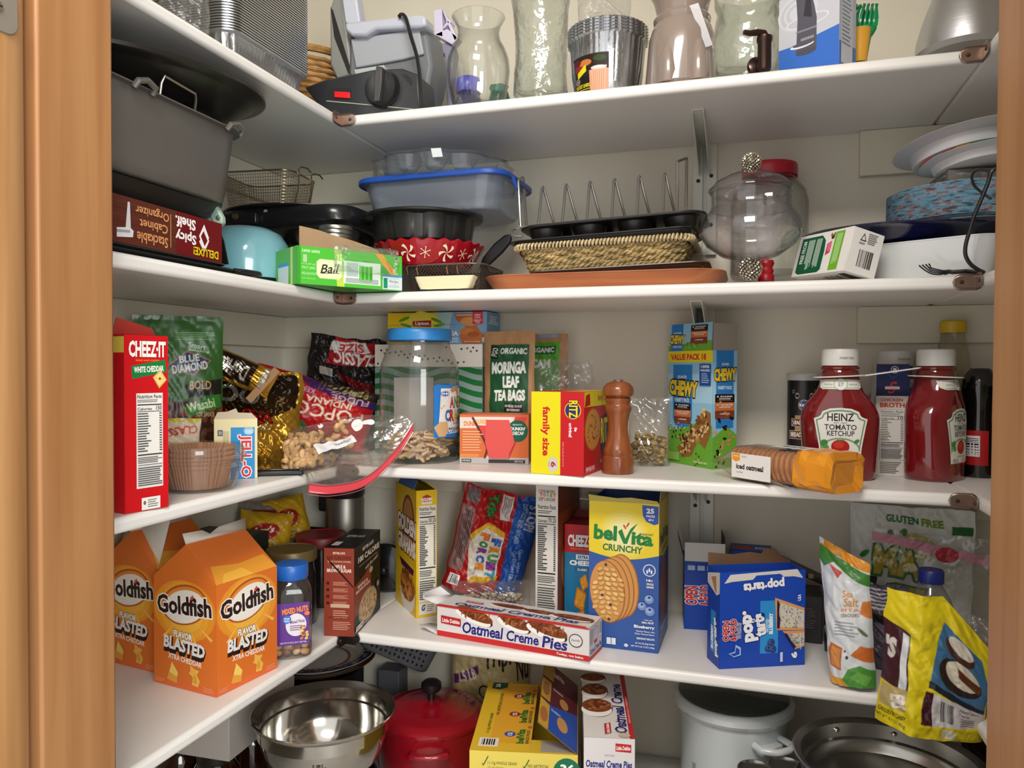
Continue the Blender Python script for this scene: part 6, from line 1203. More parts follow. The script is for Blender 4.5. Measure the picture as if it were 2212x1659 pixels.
def ketchup(label, loc, rz):
    t = E('ketchup_bottle', label, 'ketchup', loc, rz, 'ketchup bottles'); rings = []
    for i in range(41):
        zl = (1008-790)*Q*i/40; hw, hd = khw(zl); n_ = 2.6
        rings.append([((abs(cos(a_))**(2/n_))*hw*(1 if cos(a_) > 0 else -1), (abs(sin(a_))**(2/n_))*hd*(1 if sin(a_) > 0 else -1), zl) for a_ in [2*pi*k/48 for k in range(48)]])
    loft(MB(), rings, True, True).build('bottle_body', KET, t, ang=60)
    h0 = (1008-790)*Q
    MB().lathe([(.034, h0-.003), (.036, h0), (.037, h0+.004), (.0345, h0+.008), (.0335, h0+.012), (.036, h0+.014), (.036, h0+.018), (.032, h0+.021)], 44).build('neck', mat('ketchup_neck', '#6a1a14', .1, coat=.6), t)
    MB().lathe([(.0345, h0+.021), (.035, h0+.024), (.0345, h0+.048), (.033, h0+.053), (.029, h0+.0545), (.0002, h0+.0545)], 60, mod=lambda a_, r, y: (r*(1+(.004*sin(60*a_) if r > .034 else 0)), y)).build('cap', CAPW, t)
    cylart('cap_print', t, [('t', 'TWIST', .1, .35, .6, .62, '#8f8c8a', 0, .02, .2), ('t', 'OPEN', .62, .35, .95, .62, '#8f8c8a', 0, .02, .2)], .0352, -10, 45, h0+.028, h0+.044, INK, .006)
    W2, H2 = 104*Q, 116*Q; zb0 = (1008-972)*Q
    sh = [(0, .8), (.09, .83), (.13, .86), (.16, .93), (.3, .985), (.5, 1), (.7, .985), (.84, .93), (.87, .86), (.91, .83), (1, .8), (.97, .66), (.9, .3), (.87, .01), (.13, .01), (.1, .3), (.03, .66)]
    def inset(k): return [(.5+(x-.5)*k, .5+(y-.5)*k) for x, y in sh]
    it = [('p', sh, '#e6e4de'), ('p', inset(.93), '#6f9a72'), ('p', inset(.87), '#e9e7e1')]
    it += ot('HEINZ', .25, .76, .75, .9, '#2e3630', '#2e3630', 0, .02, .0)+[('t', 'EST 1869', .38, .715, .62, .74, '#6a706a'), ('t', 'TOMATO', .2, .6, .8, .7, '#2e3a3c', 0, .015), ('t', 'KETCHUP', .25, .49, .76, .585, '#2e3a3c', 0, .015)]
    it += [('e', .5, .26, .36, .2, '#7fa478', 0), ('e', .5, .24, .34, .19, '#e9e7e1', 0), ('r', .13, .03, .87, .22, '#e9e7e1'), ('e', .2, .36, .07, .06, '#4a8a3c', 30), ('e', .23, .28, .06, .05, '#5a9a48', -20), ('e', .8, .4, .06, .03, '#4a8a3c', 35), ('e', .5, .3, .17, .125, '#b5201a'), ('e', .47, .33, .1, .06, '#cf3a2c'), ('p', [(.5, .41), (.42, .44), (.47, .41), (.46, .38), (.5, .4), (.55, .38), (.54, .41), (.58, .44)], '#3f7a2c'), ('t', 'GROWN NOT MADE', .33, .125, .67, .15, '#8f5a4a'), ('t', 'NET WT 50 OZ', .55, .07, .84, .09, '#4a4a48'), ('t', '(3 LB 2 OZ) 1.43kg', .5, .04, .84, .06, '#4a4a48'), ('r', .17, .035, .36, .1, '#b9bdb4'), ('t', '20', .18, .05, .22, .085, '#4a4a48')]
    art('front_label', t, it, W2, H2, lambda x, y, o: (x-W2/2, kfront(x-W2/2, zb0+y, o), zb0+y), INK, .004, .0008, 9e-5)
    W3, H3 = 80*Q, 25*Q; zb1 = (1008-820)*Q
    def nl(x, y, o):
        xx = x-W3/2; zz = zb1+y-.35*abs(xx)*0; hw = khw(zz)[0]
        return (xx, kfront(xx, zz, o)-.0012, zz)
    art('neck_label', t, [('p', [(0, .25), (.06, .1), (.94, .1), (1, .25), (.98, .9), (.62, .95), (.38, .95), (.02, .9)], '#dddcd4'), ('r', .06, .78, .94, .82, '#6f9a72'), ('r', .06, .2, .94, .24, '#6f9a72'), ('e', .5, .52, .17, .5, '#6f9a72'), ('e', .5, .52, .155, .46, '#e2e1da'), ('t', '57', .43, .36, .57, .62, '#4a5a50', 0, .01, .2), ('t', 'VARIETIES', .42, .68, .58, .76, '#7a8a7c'), ('t', 'ketchup', .1, .42, .3, .6, '#9aa49a', 0, .01, .2), ('t', 'ketchup', .7, .42, .9, .6, '#9aa49a', 0, .01, .2)], W3, H3, nl, INK, .004, .0006, 9e-5)
    return t
k1 = Vector((at(1813, 900, 1.655).x, 1.655, z+.0005)); k2 = Vector((at(2021, 900, 1.70).x, 1.705, z+.0005)); k3 = Vector((at(1935, 800, 1.83).x, 1.832, z+.0005))
ketchup('big ketchup bottle with its label facing front, left of the broth carton', k1, facing(k1)+.05)
kb = ketchup('ketchup bottle turned to the right beside the broth carton', k2, rad(57))
ketchup('third ketchup bottle at the back, only its white cap showing over the broth carton', k3, 0)
# plastic carrier ring round the two necks
h0 = z+(1008-790)*Q; t = E('carrier_ring', 'white plastic carrier strip joining the necks of two ketchup bottles', 'carrier strip', (k1.x, k1.y, h0)); CRW = mat('carrier_white', '#dcdad6', .3)
def ringflat(c, r0, r1, th_, tilt): return MB().lathe([(r0, 0), (r1, 0), (r1, th_), (r0, th_), (r0, 0)], 48).xf(Matrix.Translation(c) @ Matrix.Rotation(tilt, 4, 'Y'))
ringflat((0, 0, -.001), .0375, .05, .0025, rad(-3)).build('ring', CRW, t); d2 = k2-k1
ringflat((d2.x, d2.y, -.001), .0375, .05, .0025, rad(2)).build('ring', CRW, t)
MB().prism([(.042, -.025), (.095, -.028), (.14, -.02), (.145, -.01), (.14, 0), (.095, .008), (.042, .02)], 0, .0025).map(lambda x, y, q: (x, y, q+.16*(x-.04))).build('strap', CRW, t, bevel=.0008)
# broth carton
a = Vector((.251, 1.712, z+.0005)); b = Vector((.313, 1.712, z+.0005)); hb_ = zz_of(a, 787)
it = [('r', 0, 0, 1, 1, '#d8d4cc'), ('r', 0, .715, 1, 1, '#20264f'), ('p', [(0, 1), (.5, .88), (1, 1), (1, .985), (.5, .862), (0, .985)], '#2e3668'), ('e', .55, .95, .12, .033, '#c9c8cc'), ('e', .55, .95, .1, .027, '#20264f'), ('e', .55, .95, .06, .016, '#c9c8cc'), ('r', .27, .775, .7, .8, '#c9b0a8'), ('t', 'SWANSON', .3, .78, .67, .796, '#a82a2c', 0, .02), ('t', 'S', .35, .735, .62, .845, '#b52e2c', 0, .01, .3), ('r', .27, .778, .7, .798, '#d8cdc6'), ('t', 'SWANSON', .3, .781, .67, .795, '#a82a2c', 0, .02), ('t', 'CHICKEN', .14, .665, .8, .695, '#c9442c', 0, .03), ('t', 'BROTH', .12, .612, .86, .655, '#c9442c', 0, .04), ('r', .12, .14, .86, .592, '#555')]
it += nutri(.13, .143, .85, .59, '10', '#dcd8d0', 12)+lines(.14, .02, .8, .13, 7, '#7a7672')
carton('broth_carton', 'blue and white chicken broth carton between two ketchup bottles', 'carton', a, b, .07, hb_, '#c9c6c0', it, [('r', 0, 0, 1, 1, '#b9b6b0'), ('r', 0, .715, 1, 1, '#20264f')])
# bottles at the right end
p = Vector((.416, 1.83, z+.0005)); q = mpp(2048, 740, 1.825); ht_ = zat(p, 693)-p.z; t = E('glass_bottle', 'clear glass bottle with bright yellow cap behind the second ketchup', 'bottle', p)
MB().lathe([(.0002, 0), (.034, 0), (.036, .006), (.036, ht_-.12), (.03, ht_-.07), (.024, ht_-.04), (.023, ht_-.022), (.0002, ht_-.02)], 36).build('bottle_body', clear('oil_glass', '#f2f0e6', .05, .05, '#c9c6b8'), t)
MB().lathe([(.025, ht_-.026), (.0255, ht_-.02), (.025, ht_-.003), (.022, ht_), (.0002, ht_)], 36, mod=lambda a_, r, y: (r*(1+.01*sin(36*a_)), y)).build('cap', mat('yellow_cap', '#d8b51c', .4), t)
p = Vector((.452, 1.765, z+.0005)); t = E('sauce_bottle', 'black sauce bottle with red label beside the turned ketchup bottle', 'bottle', p, facing(p))
MB().lathe([(.0002, 0), (.03, 0), (.032, .006), (.031, .09), (.027, .12), (.028, .15), (.034, .175), (.032, .2), (.022, .215), (.018, .22), (.0002, .222)], 36).build('bottle_body', mat('dark_sauce', '#110e0e', .12, coat=.6), t)
cylart('label', t, [('r', 0, 0, 1, 1, '#a81f20')]+barcode(.3, .25, .75, .85, 14, '#ddd', True), .0318, -80, 30, .025, .095, INK)
p = Vector((.506, 1.70, z+.0005)); t = E('mustard_jar', 'jar of pale yellow grainy mustard at the far right behind the door frame', 'jar', p, facing(p))
MB().lathe([(.0002, 0), (.033, 0), (.035, .006), (.034, .11), (.036, .14), (.034, .155), (.028, .165)], 36).build('jar_body', mat('mustard', '#b8ae6a', .25, var=.15, vs=90), t); MB().lathe([(.03, .16), (.03, .188), (.0002, .19)], 36).build('lid', mat('dark_green_lid', '#2c3330', .4), t)
cylart('label', t, [('r', 0, 0, 1, 1, '#d8d2b4'), ('r', 0, .92, 1, 1, '#2a4a7a'), ('r', 0, 0, 1, .06, '#2a4a7a')]+lines(.1, .1, .9, .88, 12, '#6a6a5a'), .0352, -80, 60, .04, .12, INK)
p = Vector((.48, 1.835, z+.0005)); t = E('spice_bottle', 'small dark bottle with white cap between sauce bottle and mustard jar', 'bottle', p); MB().lathe([(.0002, 0), (.02, 0), (.02, .12), (.013, .14), (.0002, .14)], 28).build('bottle_body', mat('dark_sauce', '#110e0e', .12), t); MB().lathe([(.015, .138), (.0155, .165), (.0002, .166)], 28).build('cap', CAPW, t)

# ================================================================== LOWEST SHELF, left board
z = S4
def pouchp(px0, px1, pt, Y, *A, **K):
    pass
# goldfish cartons
def gold_art(w, h, hid=False):
    it = [('r', 0, 0, 1, 1, '#d8702a')]
    for k, c in enumerate(('#dc7a2a', '#df862a', '#e3932c', '#e8a133', '#ecb040', '#f0bf4e')): it.append(('e', .5, .72, .66-.09*k, .46-.065*k, c))
    it += [('r', 0, 0, 1, .06, '#dd6a34')]
    for k in range(14): a = k*.45+.1; it.append(('p', [(.5+.3*cos(a), .75+.2*sin(a)), (.5+.62*cos(a-.05), .75+.36*sin(a-.05)), (.5+.62*cos(a+.03), .75+.36*sin(a+.03))], '#efb54a'))
    it = [i for i in it if i[0] != 'p' or all(0 <= x <= 1 and 0 <= y <= 1 for x, y in i[1])]
    it = [(('e', i[1], i[2], min(i[3], .5), min(i[4], .28), i[5]) if i[0] == 'e' else i) for i in it]
    it += [('e', .5, .775, .37, .185, '#b5541c', 12), ('e', .5, .77, .34, .165, '#e8e0d6', 12), ('e', .5, .79, .33, .15, '#dd8a3a', 12), ('e', .51, .765, .32, .145, '#ece5dc', 12)]
    it += ot('Goldfish', .06, .68, .93, .855, '#2a1a18', '#f2ece4', 3, .035, .05)+[('e', .62, .845, .02, .015, '#d2402a'), ('p', [(.6, .85), (.64, .88), (.66, .85), (.62, .84)], '#d2402a')]
    it += ot('FLAVOR', .33, .46, .63, .525, '#f0ece6', '#3a1e12', -3, .05, .05)
    for k in range(5): it.append(('t', 'BLASTED', .17+.004*k, .335-.008*(5-k), .83+.004*k, .455-.008*(5-k), '#2a1812', -4, .07))
    it += [('t', 'BLASTED', .17, .335, .83, .455, '#e6e2de', -4, .045), ('t', 'XTRA CHEDDAR', .24, .245, .78, .295, '#f2e8dc', -4, .03)]
    it += [('p', [(.22, .06), (.38, .04), (.4, .14), (.3, .23)], '#e0a03c'), ('p', [(.3, .23), (.4, .14), (.38, .1), (.26, .13)], '#f0cc6a'), ('p', [(.62, .06), (.72, .05), (.75, .11), (.7, .16), (.74, .2), (.66, .21), (.6, .24), (.6, .18), (.57, .16), (.64, .13)], '#e8b44e'), ('p', [(.64, .08), (.7, .08), (.69, .14), (.66, .17)], '#d99a34')]
    return it+lines(.03, .02, .2, .06, 3, '#e89a6a')+lines(.8, .02, .97, .07, 3, '#e89a6a')
def goldfish(label, a, rz, w_, d_, h_, opened):
    t = E('cracker_carton', label, 'carton', a, rz, 'orange cracker cartons'); OR = mat('card_orange', '#d8702a', .4)
    MB().add([(0, 0, 0), (w_, 0, 0), (w_, d_, 0), (0, d_, 0), (0, 0, h_), (w_, 0, h_), (w_, d_, h_), (0, d_, h_)], [(3, 2, 1, 0), (0, 1, 5, 4), (1, 2, 6, 5), (2, 3, 7, 6), (3, 0, 4, 7)]).build('box_body', OR, t)
    art('front_print', t, gold_art(w_, h_), w_, h_, lambda x, y, o: (x, -o, y)); art('side_print', t, gold_art(d_, h_), d_, h_, lambda x, y, o: (w_+o, x, y))
    hr = h_+.062; y0, y1 = .012, d_+.008; xm = w_*.44
    A, B, C_, D_ = (0, 0, h_), (w_, 0, h_), (w_, d_, h_), (0, d_, h_); R0, R1_ = (xm, y0, hr), (xm, y1, hr)
    MB().add([A, B, C_, D_, R0, R1_], [(1, 2, 5, 4), (3, 0, 4, 5), (0, 1, 4), (2, 3, 5)]).build('gable_top', OR, t, flat=True)
    def roof(x, y, o):
        v = y; p = Vector(B).lerp(Vector(C_), x).lerp(Vector(R0).lerp(Vector(R1_), x), v); return (p.x+o*.6, p.y, p.z+o)
    art('roof_print', t, [('p', [(0, 0), (1, 0), (.95, .35), (.5, .3), (.1, .4)], '#e39a34'), ('p', [(.1, 0), (.6, 0), (.5, .2), (.2, .18)], '#ecb244')], 1, 1, roof)
    MB().add([(xm, y0, hr), (xm, y1, hr), (xm-.004, y1+.003, hr+.022), (xm-.004, y0+(y1-y0)*.55, hr+.017), (xm-.003, y0+(y1-y0)*.4, hr+.008), (xm-.004, y0+(y1-y0)*.28, hr+.018), (xm-.004, y0-.004, hr+.02)], [(0, 1, 2, 3, 4, 5, 6)]).build('glue_strip', mat('grey_card', '#c9c2b8', .6), t, solid=.0012)
    return t
goldfish('front orange cheddar fish cracker carton with gable top on the lowest shelf', (-1.0542, 1.1498, z+.0005), -.148, .1587, .1511, .1998, True)
g2 = goldfish('second orange fish cracker carton, behind the front one at the door frame', (-1.232, 1.205, z+.0005), -.148, .1587, .1511, .2, True)
MB().add([(.02, .02, .2), (.15, .01, .2), (.145, .05, .315), (.10, .06, .335), (.06, .065, .31), (.015, .06, .318)], [(0, 1, 2, 3, 4, 5)]).build('raised_flap', mat('grey_card', '#c9c2b8', .6), g2, solid=.0012)
art('flap_print', g2, [('t', 'TO OPEN', .1, .2, .9, .8, '#2a2624', 8, .03)], .05, .012, lambda x, y, o: (.05+x, .052-.3*y-o-.002, .285+y))
# mixed nut jar
p = Vector((-.893, 1.352, z+.0005)); q = mpp(640, 1320, 1.33); t = E('nut_jar', 'square clear jar of mixed nuts with blue lid and purple label beside the orange carton', 'jar', p, .62); hn = .172
def sq(w_, r, zz): return [(x, y, zz) for x, y in rrect(w_, w_, r, 6)]
loft(MB(), [sq(.07, .018, 0), sq(.078, .02, .004), sq(.08, .02, .02), sq(.08, .02, .128), sq(.078, .022, .138), sq(.066, .0325, .152), sq(.06, .0298, .156), sq(.06, .0298, .162)], True).build('jar_body', clear('nut_plastic', '#f4f0ee', .05, .05, '#cfc8c4'), t)
MB().lathe([(.033, .156), (.0345, .158), (.0345, .182), (.032, .186), (.0002, .1865)], 60, mod=lambda a, r, y: (r*(1+(.008*sin(30*a) if r > .034 else 0)), y)).build('lid', mat('royal_blue_lid', '#1f5fb5', .35), t)
it = [('r', 0, 0, 1, 1, '#5f2f8a'), ('r', 0, 0, .5, 1, '#6a3796'), ('r', .03, .1, .17, .9, '#d6cfd6')]+lines(.045, .13, .155, .85, 14, '#6a5a72')
it += [('t', 'MIXED NUTS', .55, .76, .98, .9, '#e8863a', 6, .05), ('e', .78, .48, .17, .27, '#dcd6dc'), ('e', .63, .62, .07, .1, '#2f6fc4'), ('t', 'Great', .585, .62, .675, .67, '#eef2f8', 0, .02), ('t', 'Value', .585, .56, .675, .61, '#eef2f8', 0, .02), ('t', 'Mixed Nuts', .68, .52, .92, .6, '#5a3a74', 4, .02)]+lines(.68, .34, .9, .48, 3, '#8a6a9a', .5)
for i in range(14): it.append(('e', .84+.13*rng.random(), .14+.28*rng.random(), .03, .035, rng.choice(['#b5793f', '#8a4f28', '#d8ae74']), rng.random()*90))
it += [('e', .96, .74, .045, .05, '#e8743a'), ('t', 'NET WT 27 OZ (1 LB 11 OZ) 765g', .52, .04, .95, .09, '#e6dcec')]
def nl(x, y, o):                                                     # label over the front and right sides
    e = .0402+o; r = .018; L0 = .034
    if x < L0: return (-e, -.04+r+(L0-x), .03+y)
    if x < L0+r*pi/2: a = (x-L0)/r; return (-.04+r-(r+o)*cos(a), -.04+r-(r+o)*sin(a), .03+y)
    return (-.04+r+(x-L0-r*pi/2), -e, .03+y)
art('label', t, it, .118, .085, nl, FILMINK, .004, .0006, 6e-5)
NUT = [mat('nut_tan', '#c49a66', .5, var=.15, vs=60), mat('nut_brown', '#7d4a2a', .5, var=.2, vs=60), mat('nut_pale', '#d8b98c', .5, var=.1, vs=60)]
nts = []
for k, (sx, m_) in enumerate(((1.35, NUT[0]), (1.5, NUT[1]), (1.1, NUT[2]))):
    o = MB().ball((0, 0, 0), .0082, 12, 8, .8, sx).build('mixed_nut', m_); tag(o, ['tan nut in the bottom of the purple labelled jar', 'brown nut in the bottom of the purple labelled jar', 'pale round nut in the bottom of the purple labelled jar'][k], 'nut', 'mixed nuts in the jar'); nts.append(o)
n = 0; Rz = Matrix.Rotation(.62, 4, 'Z')
for lv in range(3):
    for i in range(4):
        for j in range(4):
            s_ = nts[(n*7+lv) % 3] if n > 2 else nts[n]; c = s_ if n < 3 else s_.copy()
            if n > 2: COL.objects.link(c)
            c.location = p+Rz @ Vector((-.025+.0167*i+rng.uniform(-.002, .002), -.025+.0167*j+rng.uniform(-.002, .002), .011+.0125*lv)); c.rotation_euler = (rng.random()*.6, rng.random()*.6, rng.random()*6); n += 1
# jars behind
def lidjar(name, label, x, Y, r, h, lid, ridge, body):
    t = E(name, label, 'jar', (x, Y, z+.0005)); MB().lathe([(.0002, 0), (r*.92, 0), (r*.97, .005), (r*.97, h-.055), (r*.9, h-.035), (r*.9, h-.022), (.0002, h-.022)], 48).build('jar_body', body, t)
    MB().lathe([(r*.97, h-.026), (r, h-.024), (r, h-.003), (r*.97, h), (r*.9, h), (r*.88, h-.002), (.0002, h-.002)], 80, mod=(lambda a, R, q: (R*(1+(ridge*sin(40*a) if R > r*.98 else 0)), q))).build('lid', lid, t); return t
DJ = mat('dark_contents', '#2a2320', .15, coat=.5)
lidjar('gold_lid_jar', 'dark jar with a wide dull gold lid behind the blue lidded nut jar', -1.0, 1.515, .058, .172, mat('dull_gold_lid', '#7d6a3e', .4, .3), .004, DJ)
lidjar('red_lid_jar', 'dark jar with a wide dark red lid behind the gold lidded jar', -1.02, 1.68, .065, .17, mat('dark_red_lid', '#8a1a26', .4), .004, DJ)
t = E('thermos', 'steel thermos with black top in the back corner of the lowest shelf', 'thermos', (-1.03, 1.812, z+.0005)); MB().lathe([(.0002, 0), (.05, 0), (.051, .004), (.051, .235), (.046, .25)], 40).build('steel_body', mat('brushed_steel', '#8a867f', .4, .9), t)
MB().lathe([(.047, .24), (.052, .25), (.053, .3), (.049, .318), (.0002, .32)], 40).build('black_top', BLK, t); MB().box(-.075, -.012, .2, -.05, .012, .31).build('handle', BLK, t, bevel=.005)
# board game style box, snack tray and chip bags
t, _ = carton('storage_box', 'flat topped dark green box behind the orange cartons', 'box', (-1.255, 1.385, z+.0005), (-1.085, 1.385, z+.0005), .165, .2, '#20281f', None, None, None, [('r', .05, .05, .95, .95, '#2c3428'), ('r', .1, .1, .9, .16, '#4a4a34')])
sb, _ = carton('snack_tray', 'black open snack tray of chip bags in the back left corner', 'box', (-1.258, 1.59, z+.0005), (-1.1, 1.59, z+.0005), .24, .15, '#1f1b18', [('t', 'VARIETY PACK', .3, .8, .95, .92, '#b5aa9a')], [('r', 0, .95, 1, 1, '#8a8274')], top=False)
LAY = [('r', 0, 0, 1, 1, '#c79a22'), ('e', .5, .6, .34, .2, '#b58a1c'), ('e', .5, .62, .3, .16, '#a3231f', 10), ('t', "Lay's", .3, .55, .7, .72, '#efe2c0', 10, .03, .2)]+lines(.25, .25, .75, .42, 3, '#8a5f1a')+[('t', 'CLASSIC', .3, .16, .7, .22, '#8a2a1c')]
for i, (x, y, w_, h_, rz, ry, col, it, lab) in enumerate(((-1.148, 1.60, .13, .13, .5, .15, '#c79a22', LAY, 'yellow chip bag lying at the front of the black snack tray'), (-1.13, 1.72, .12, .15, .7, -.2, '#b8881f', LAY, 'darker yellow chip bag standing at the back of the snack tray'), (-1.2, 1.665, .12, .14, .6, .1, '#8f867c', [('r', 0, 0, 1, 1, '#8f867c'), ('r', 0, .3, 1, .7, '#a39a8e')]+lines(.1, .1, .9, .28, 5, '#5a5048')+[('r', .3, .75, .9, .85, '#7a2a20')], 'greyish chip bag with printed lines in the snack tray'))):
    pouch('chip_bag', lab, 'snack bag', (x, y, z+.1), rz, w_, h_, .055, mat('bagfilm_'+col[1:], col, .25), it, seed=31+i, crk=.007, kind='pillow', rx=-.25, ry=ry, nu=20, nv=22)
# oatmeal box
a = Vector((-.8828, 1.4619, z+.0005)); b = a+Vector((cos(.1907), sin(.1907), 0))*.0679; RB = '#8a3a2a'
it = [('r', 0, 0, 1, 1, RB), ('t', 'BETTER OATS', .3, .93, .7, .955, '#e6d8c8', 0, .03), ('t', '100 CALORIE', .1, .87, .92, .91, '#5f1f16', 0, .03), ('t', 'QUICK COOKING OATMEAL', .12, .835, .9, .855, '#d8b8a4'), ('t', 'MAPLE &', .28, .77, .72, .81, '#e6d8c8', 0, .03), ('t', 'BROWN SUGAR', .1, .725, .92, .765, '#e6d8c8', 0, .03), ('p', [(.08, .9), (.22, .82), (.98, .55), (.98, .57), (.75, .66)], '#241210')]
for i in range(4): yy = .62-.075*i; it += [('e', .13, yy-.02, .055, .018, '#4a1c14')]+lines(.3, yy-.045, .82, yy, 4, '#c98f78')
it += [('r', .22, .325, .85, .365, '#c9a48e')]+lines(.3, .2, .85, .3, 4, '#c98f78')+[('t', 'STOVETOP DIRECTIONS', .15, .2, .85, .22, '#4a1c14')]+lines(.3, .07, .9, .17, 5, '#c98f78')
R_ = [('r', 0, 0, 1, 1, '#171415'), ('p', [(0, .56), (.35, .6), (.62, .68), (.62, .3), (0, .2)], RB), ('t', 'BETTER OATS', .3, .9, .72, .94, '#ddd6cc', 0, .03), ('t', '100 CALORIE', .14, .79, .96, .86, '#e6e0d6', 0, .035), ('t', 'QUICK COOKING OATMEAL', .18, .735, .9, .755, '#a89e92'), ('t', 'with flax seeds', .4, .67, .9, .71, '#ddd6cc', 4, .01, .3), ('t', 'MAPLE &', .12, .5, .5, .54, '#e6d8c8', 0, .03), ('t', 'BROWN SUGAR', .06, .455, .58, .49, '#e6d8c8', 0, .03), ('e', .62, .6, .07, .035, '#b5a898'), ('e', .5, .21, .36, .2, '#8f8272'), ('e', .5, .22, .33, .17, '#c9a97e')]
for i in range(60): a_ = i*2.4; r_ = math.sqrt(i/60); R_.append(('e', .5+.31*r_*cos(a_), .22+.155*r_*sin(a_), .03, .012, rng.choice(['#e0c8a0', '#b5885a', '#d2b284', '#8a5a34']), rng.random()*180))
R_ += [('r', .82, .3, .94, .42, '#3a2a24'), ('t', '10', .84, .33, .92, .39, '#ddd'), ('r', .04, .03, .3, .09, '#ddd6cc'), ('t', '80 1 4g', .06, .04, .28, .08, '#171415')]
carton('oatmeal_box', 'black and brick red oatmeal box with torn side at the lowest shelf corner', 'box', a, b, .2, .1934, '#1a1617', it, R_, None, [('r', 0, 0, 1, 1, '#151214'), ('t', 'BETTER OATS', .2, .55, .8, .65, '#c9c2b8'), ('r', .1, .12, .35, .3, '#c9c2b8')])
t = E('pan_cover', 'round black pan cover leaning upright behind the oatmeal box', 'pan lid', (-.905, 1.80, z+.0005), .3); MB().lathe([(.0002, .014), (.02, .014), (.03, .012), (.058, .008), (.063, .002), (.063, 0), (.0002, .004)], 44, (0, 0, 0)).xf(Matrix.Translation((0, 0, .0635)) @ Matrix.Rotation(rad(84), 4, 'X')).build('disc', mat('black_gloss2', '#121113', .2, coat=.5), t); MB().ball((0, -.026, .0635), .011, 14, 8).build('knob', BLK, t)

# ================================================================== LOWEST SHELF, back board
# graham cereal box
a = Vector((-.8492, 1.7488, z+.0005)); b = a+Vector((cos(-.8224), sin(-.8224), 0))*.1611
YE = '#d8b01c'
it = [('r', 0, 0, 1, 1, YE), ('e', .62, .72, .3, .22, '#7a2a1c'), ('e', .62, .72, .24, .19, '#b5782c')]+ot('GOLDEN', .1, .62, .99, .76, '#f0e6d6', '#5a1420', -4, .06, .07)+ot('GRAHAMS', .12, .46, .98, .6, '#f0e6d6', '#5a1420', -4, .06, .07)+[('p', [(.2, .4), (.9, .36), (.86, .31), (.3, .34)], '#4a1a3a'), ('e', .6, .14, .34, .15, '#d8d2c8'), ('e', .6, .2, .34, .12, '#8a5020')]
for i in range(36): a_ = i*2.4; r_ = math.sqrt(i/36); it.append(('e', .6+.32*r_*cos(a_), .21+.12*r_*sin(a_), .06, .022, rng.choice(['#9a5a24', '#b5722f', '#7a421a', '#c98a44']), rng.random()*180))
R_ = [('r', 0, 0, 1, 1, YE), ('p', [(.25, .9), (.75, .9), (.7, .95), (.5, .965), (.3, .95)], '#a3302a'), ('t', 'GOLDEN', .24, .915, .76, .94, '#f0e6d6', 0, .05), ('t', 'GRAHAMS', .24, .89, .76, .913, '#f0e6d6', 0, .05)]+nutri(.12, .12, .96, .88, '150', '#ddd6c8', 22, two='220')+[('r', .12, .02, .96, .115, '#d4ccbc'), ('t', 'G', .25, .05, .45, .1, '#2a3a7a', 0, .05, .3)]+lines(.5, .04, .9, .1, 4, '#777')
gg, gw = carton('cereal_box', 'yellow graham cereal box with open blue top flap, lowest shelf left of the red bag', 'box', a, b, .0511, .3, '#d2aa1c', it, R_, top=False)
o = MB().box(0, 0, 0, gw*.75, .001, .024).build('top_flap', mat('blue_flap', '#2f5a96', .5), gg); o.location = (.02, -.001, .3); o.rotation_euler.x = -.5
o = MB().box(0, -.001, 0, gw, 0, .03).build('top_flap', mat('yellow_flap', '#b8981f', .5), gg); o.location = (0, .05, .299); o.rotation_euler.x = .9
# red and blue cereal bag
p = Vector((-.635, 1.785, z+.026)); RR = '#a81a1c'
it = [('r', 0, 0, 1, 1, RR), ('r', .68, 0, 1, 1, '#1f50a0'), ('p', [(.3, .12), (.62, .2), (.62, .6), (.38, .66), (.2, .5)], '#d8d0c0')]
it += [('p', [(.28, .1), (.64, .18), (.64, .24), (.34, .17)], '#d8a82c'), ('p', [(.2, .48), (.38, .64), (.62, .58), (.62, .63), (.38, .7), (.16, .52)], '#d8a82c')]
for i, (c_, col) in enumerate(zip('FRUIT', ('#2f5fb5', '#e08a2c', '#2f8a3c', '#7a2f8a', '#2f9ac4'))): it += ot(c_, .48, .5-.075*i, .6, .565-.075*i, col, '#3a2a24', 270, .06, .02)
for i, (c_, col) in enumerate(zip('FORCE', ('#e0702c', '#2f8a3c', '#7a2f8a', '#2f5fb5', '#e08a2c'))): it += ot(c_, .34, .53-.07*i, .45, .59-.07*i, col, '#3a2a24', 270, .06, .02)
it += ot('Trix', .34, .74, .46, .96, '#2f7a34', '#1a1210', 270, .06, .04)+[('r', .5, .74, .64, .97, '#cfc8c0')]+vlines(.52, .76, .62, .95, 5, '#6a4a4a')+[('t', 'STOP!', .84, .68, .96, .92, '#b9c9de', 270, .03), ('t', 'DO NOT SEND IN CASE!', .76, .55, .82, .92, '#9ab0d0', 270), ('t', 'Open Other Side', .84, .2, .9, .5, '#9ab0d0', 270), ('t', 'On Dotted Line', .78, .2, .83, .48, '#9ab0d0', 270)]
it += [('r', .02, .2, .2, .8, '#8a6a66')]+vlines(.04, .24, .18, .76, 6, '#4a2a2a')+[('r', .05, .84, .22, .98, '#75686a')]+barcode(.06, .05, .2, .16, 10)
pouch('cereal_bag', 'crumpled red and blue cereal bag leaning between the two cereal boxes', 'snack bag', p, facing(p)-.02, .2, .262, .075, mat('red_cereal_film', RR, .25), it, ry=.24, seed=41, crk=.012, kind='stand')
p = Vector((-.575, 1.70, z+.001)); t, S_ = pouch('granola_bag', 'clear plastic bag of beige cereal lying below the red and blue bag', 'plastic bag', p, facing(p), .19, .085, .06, FILM, seed=42, crk=.008, kind='pillow')
mb = MB()
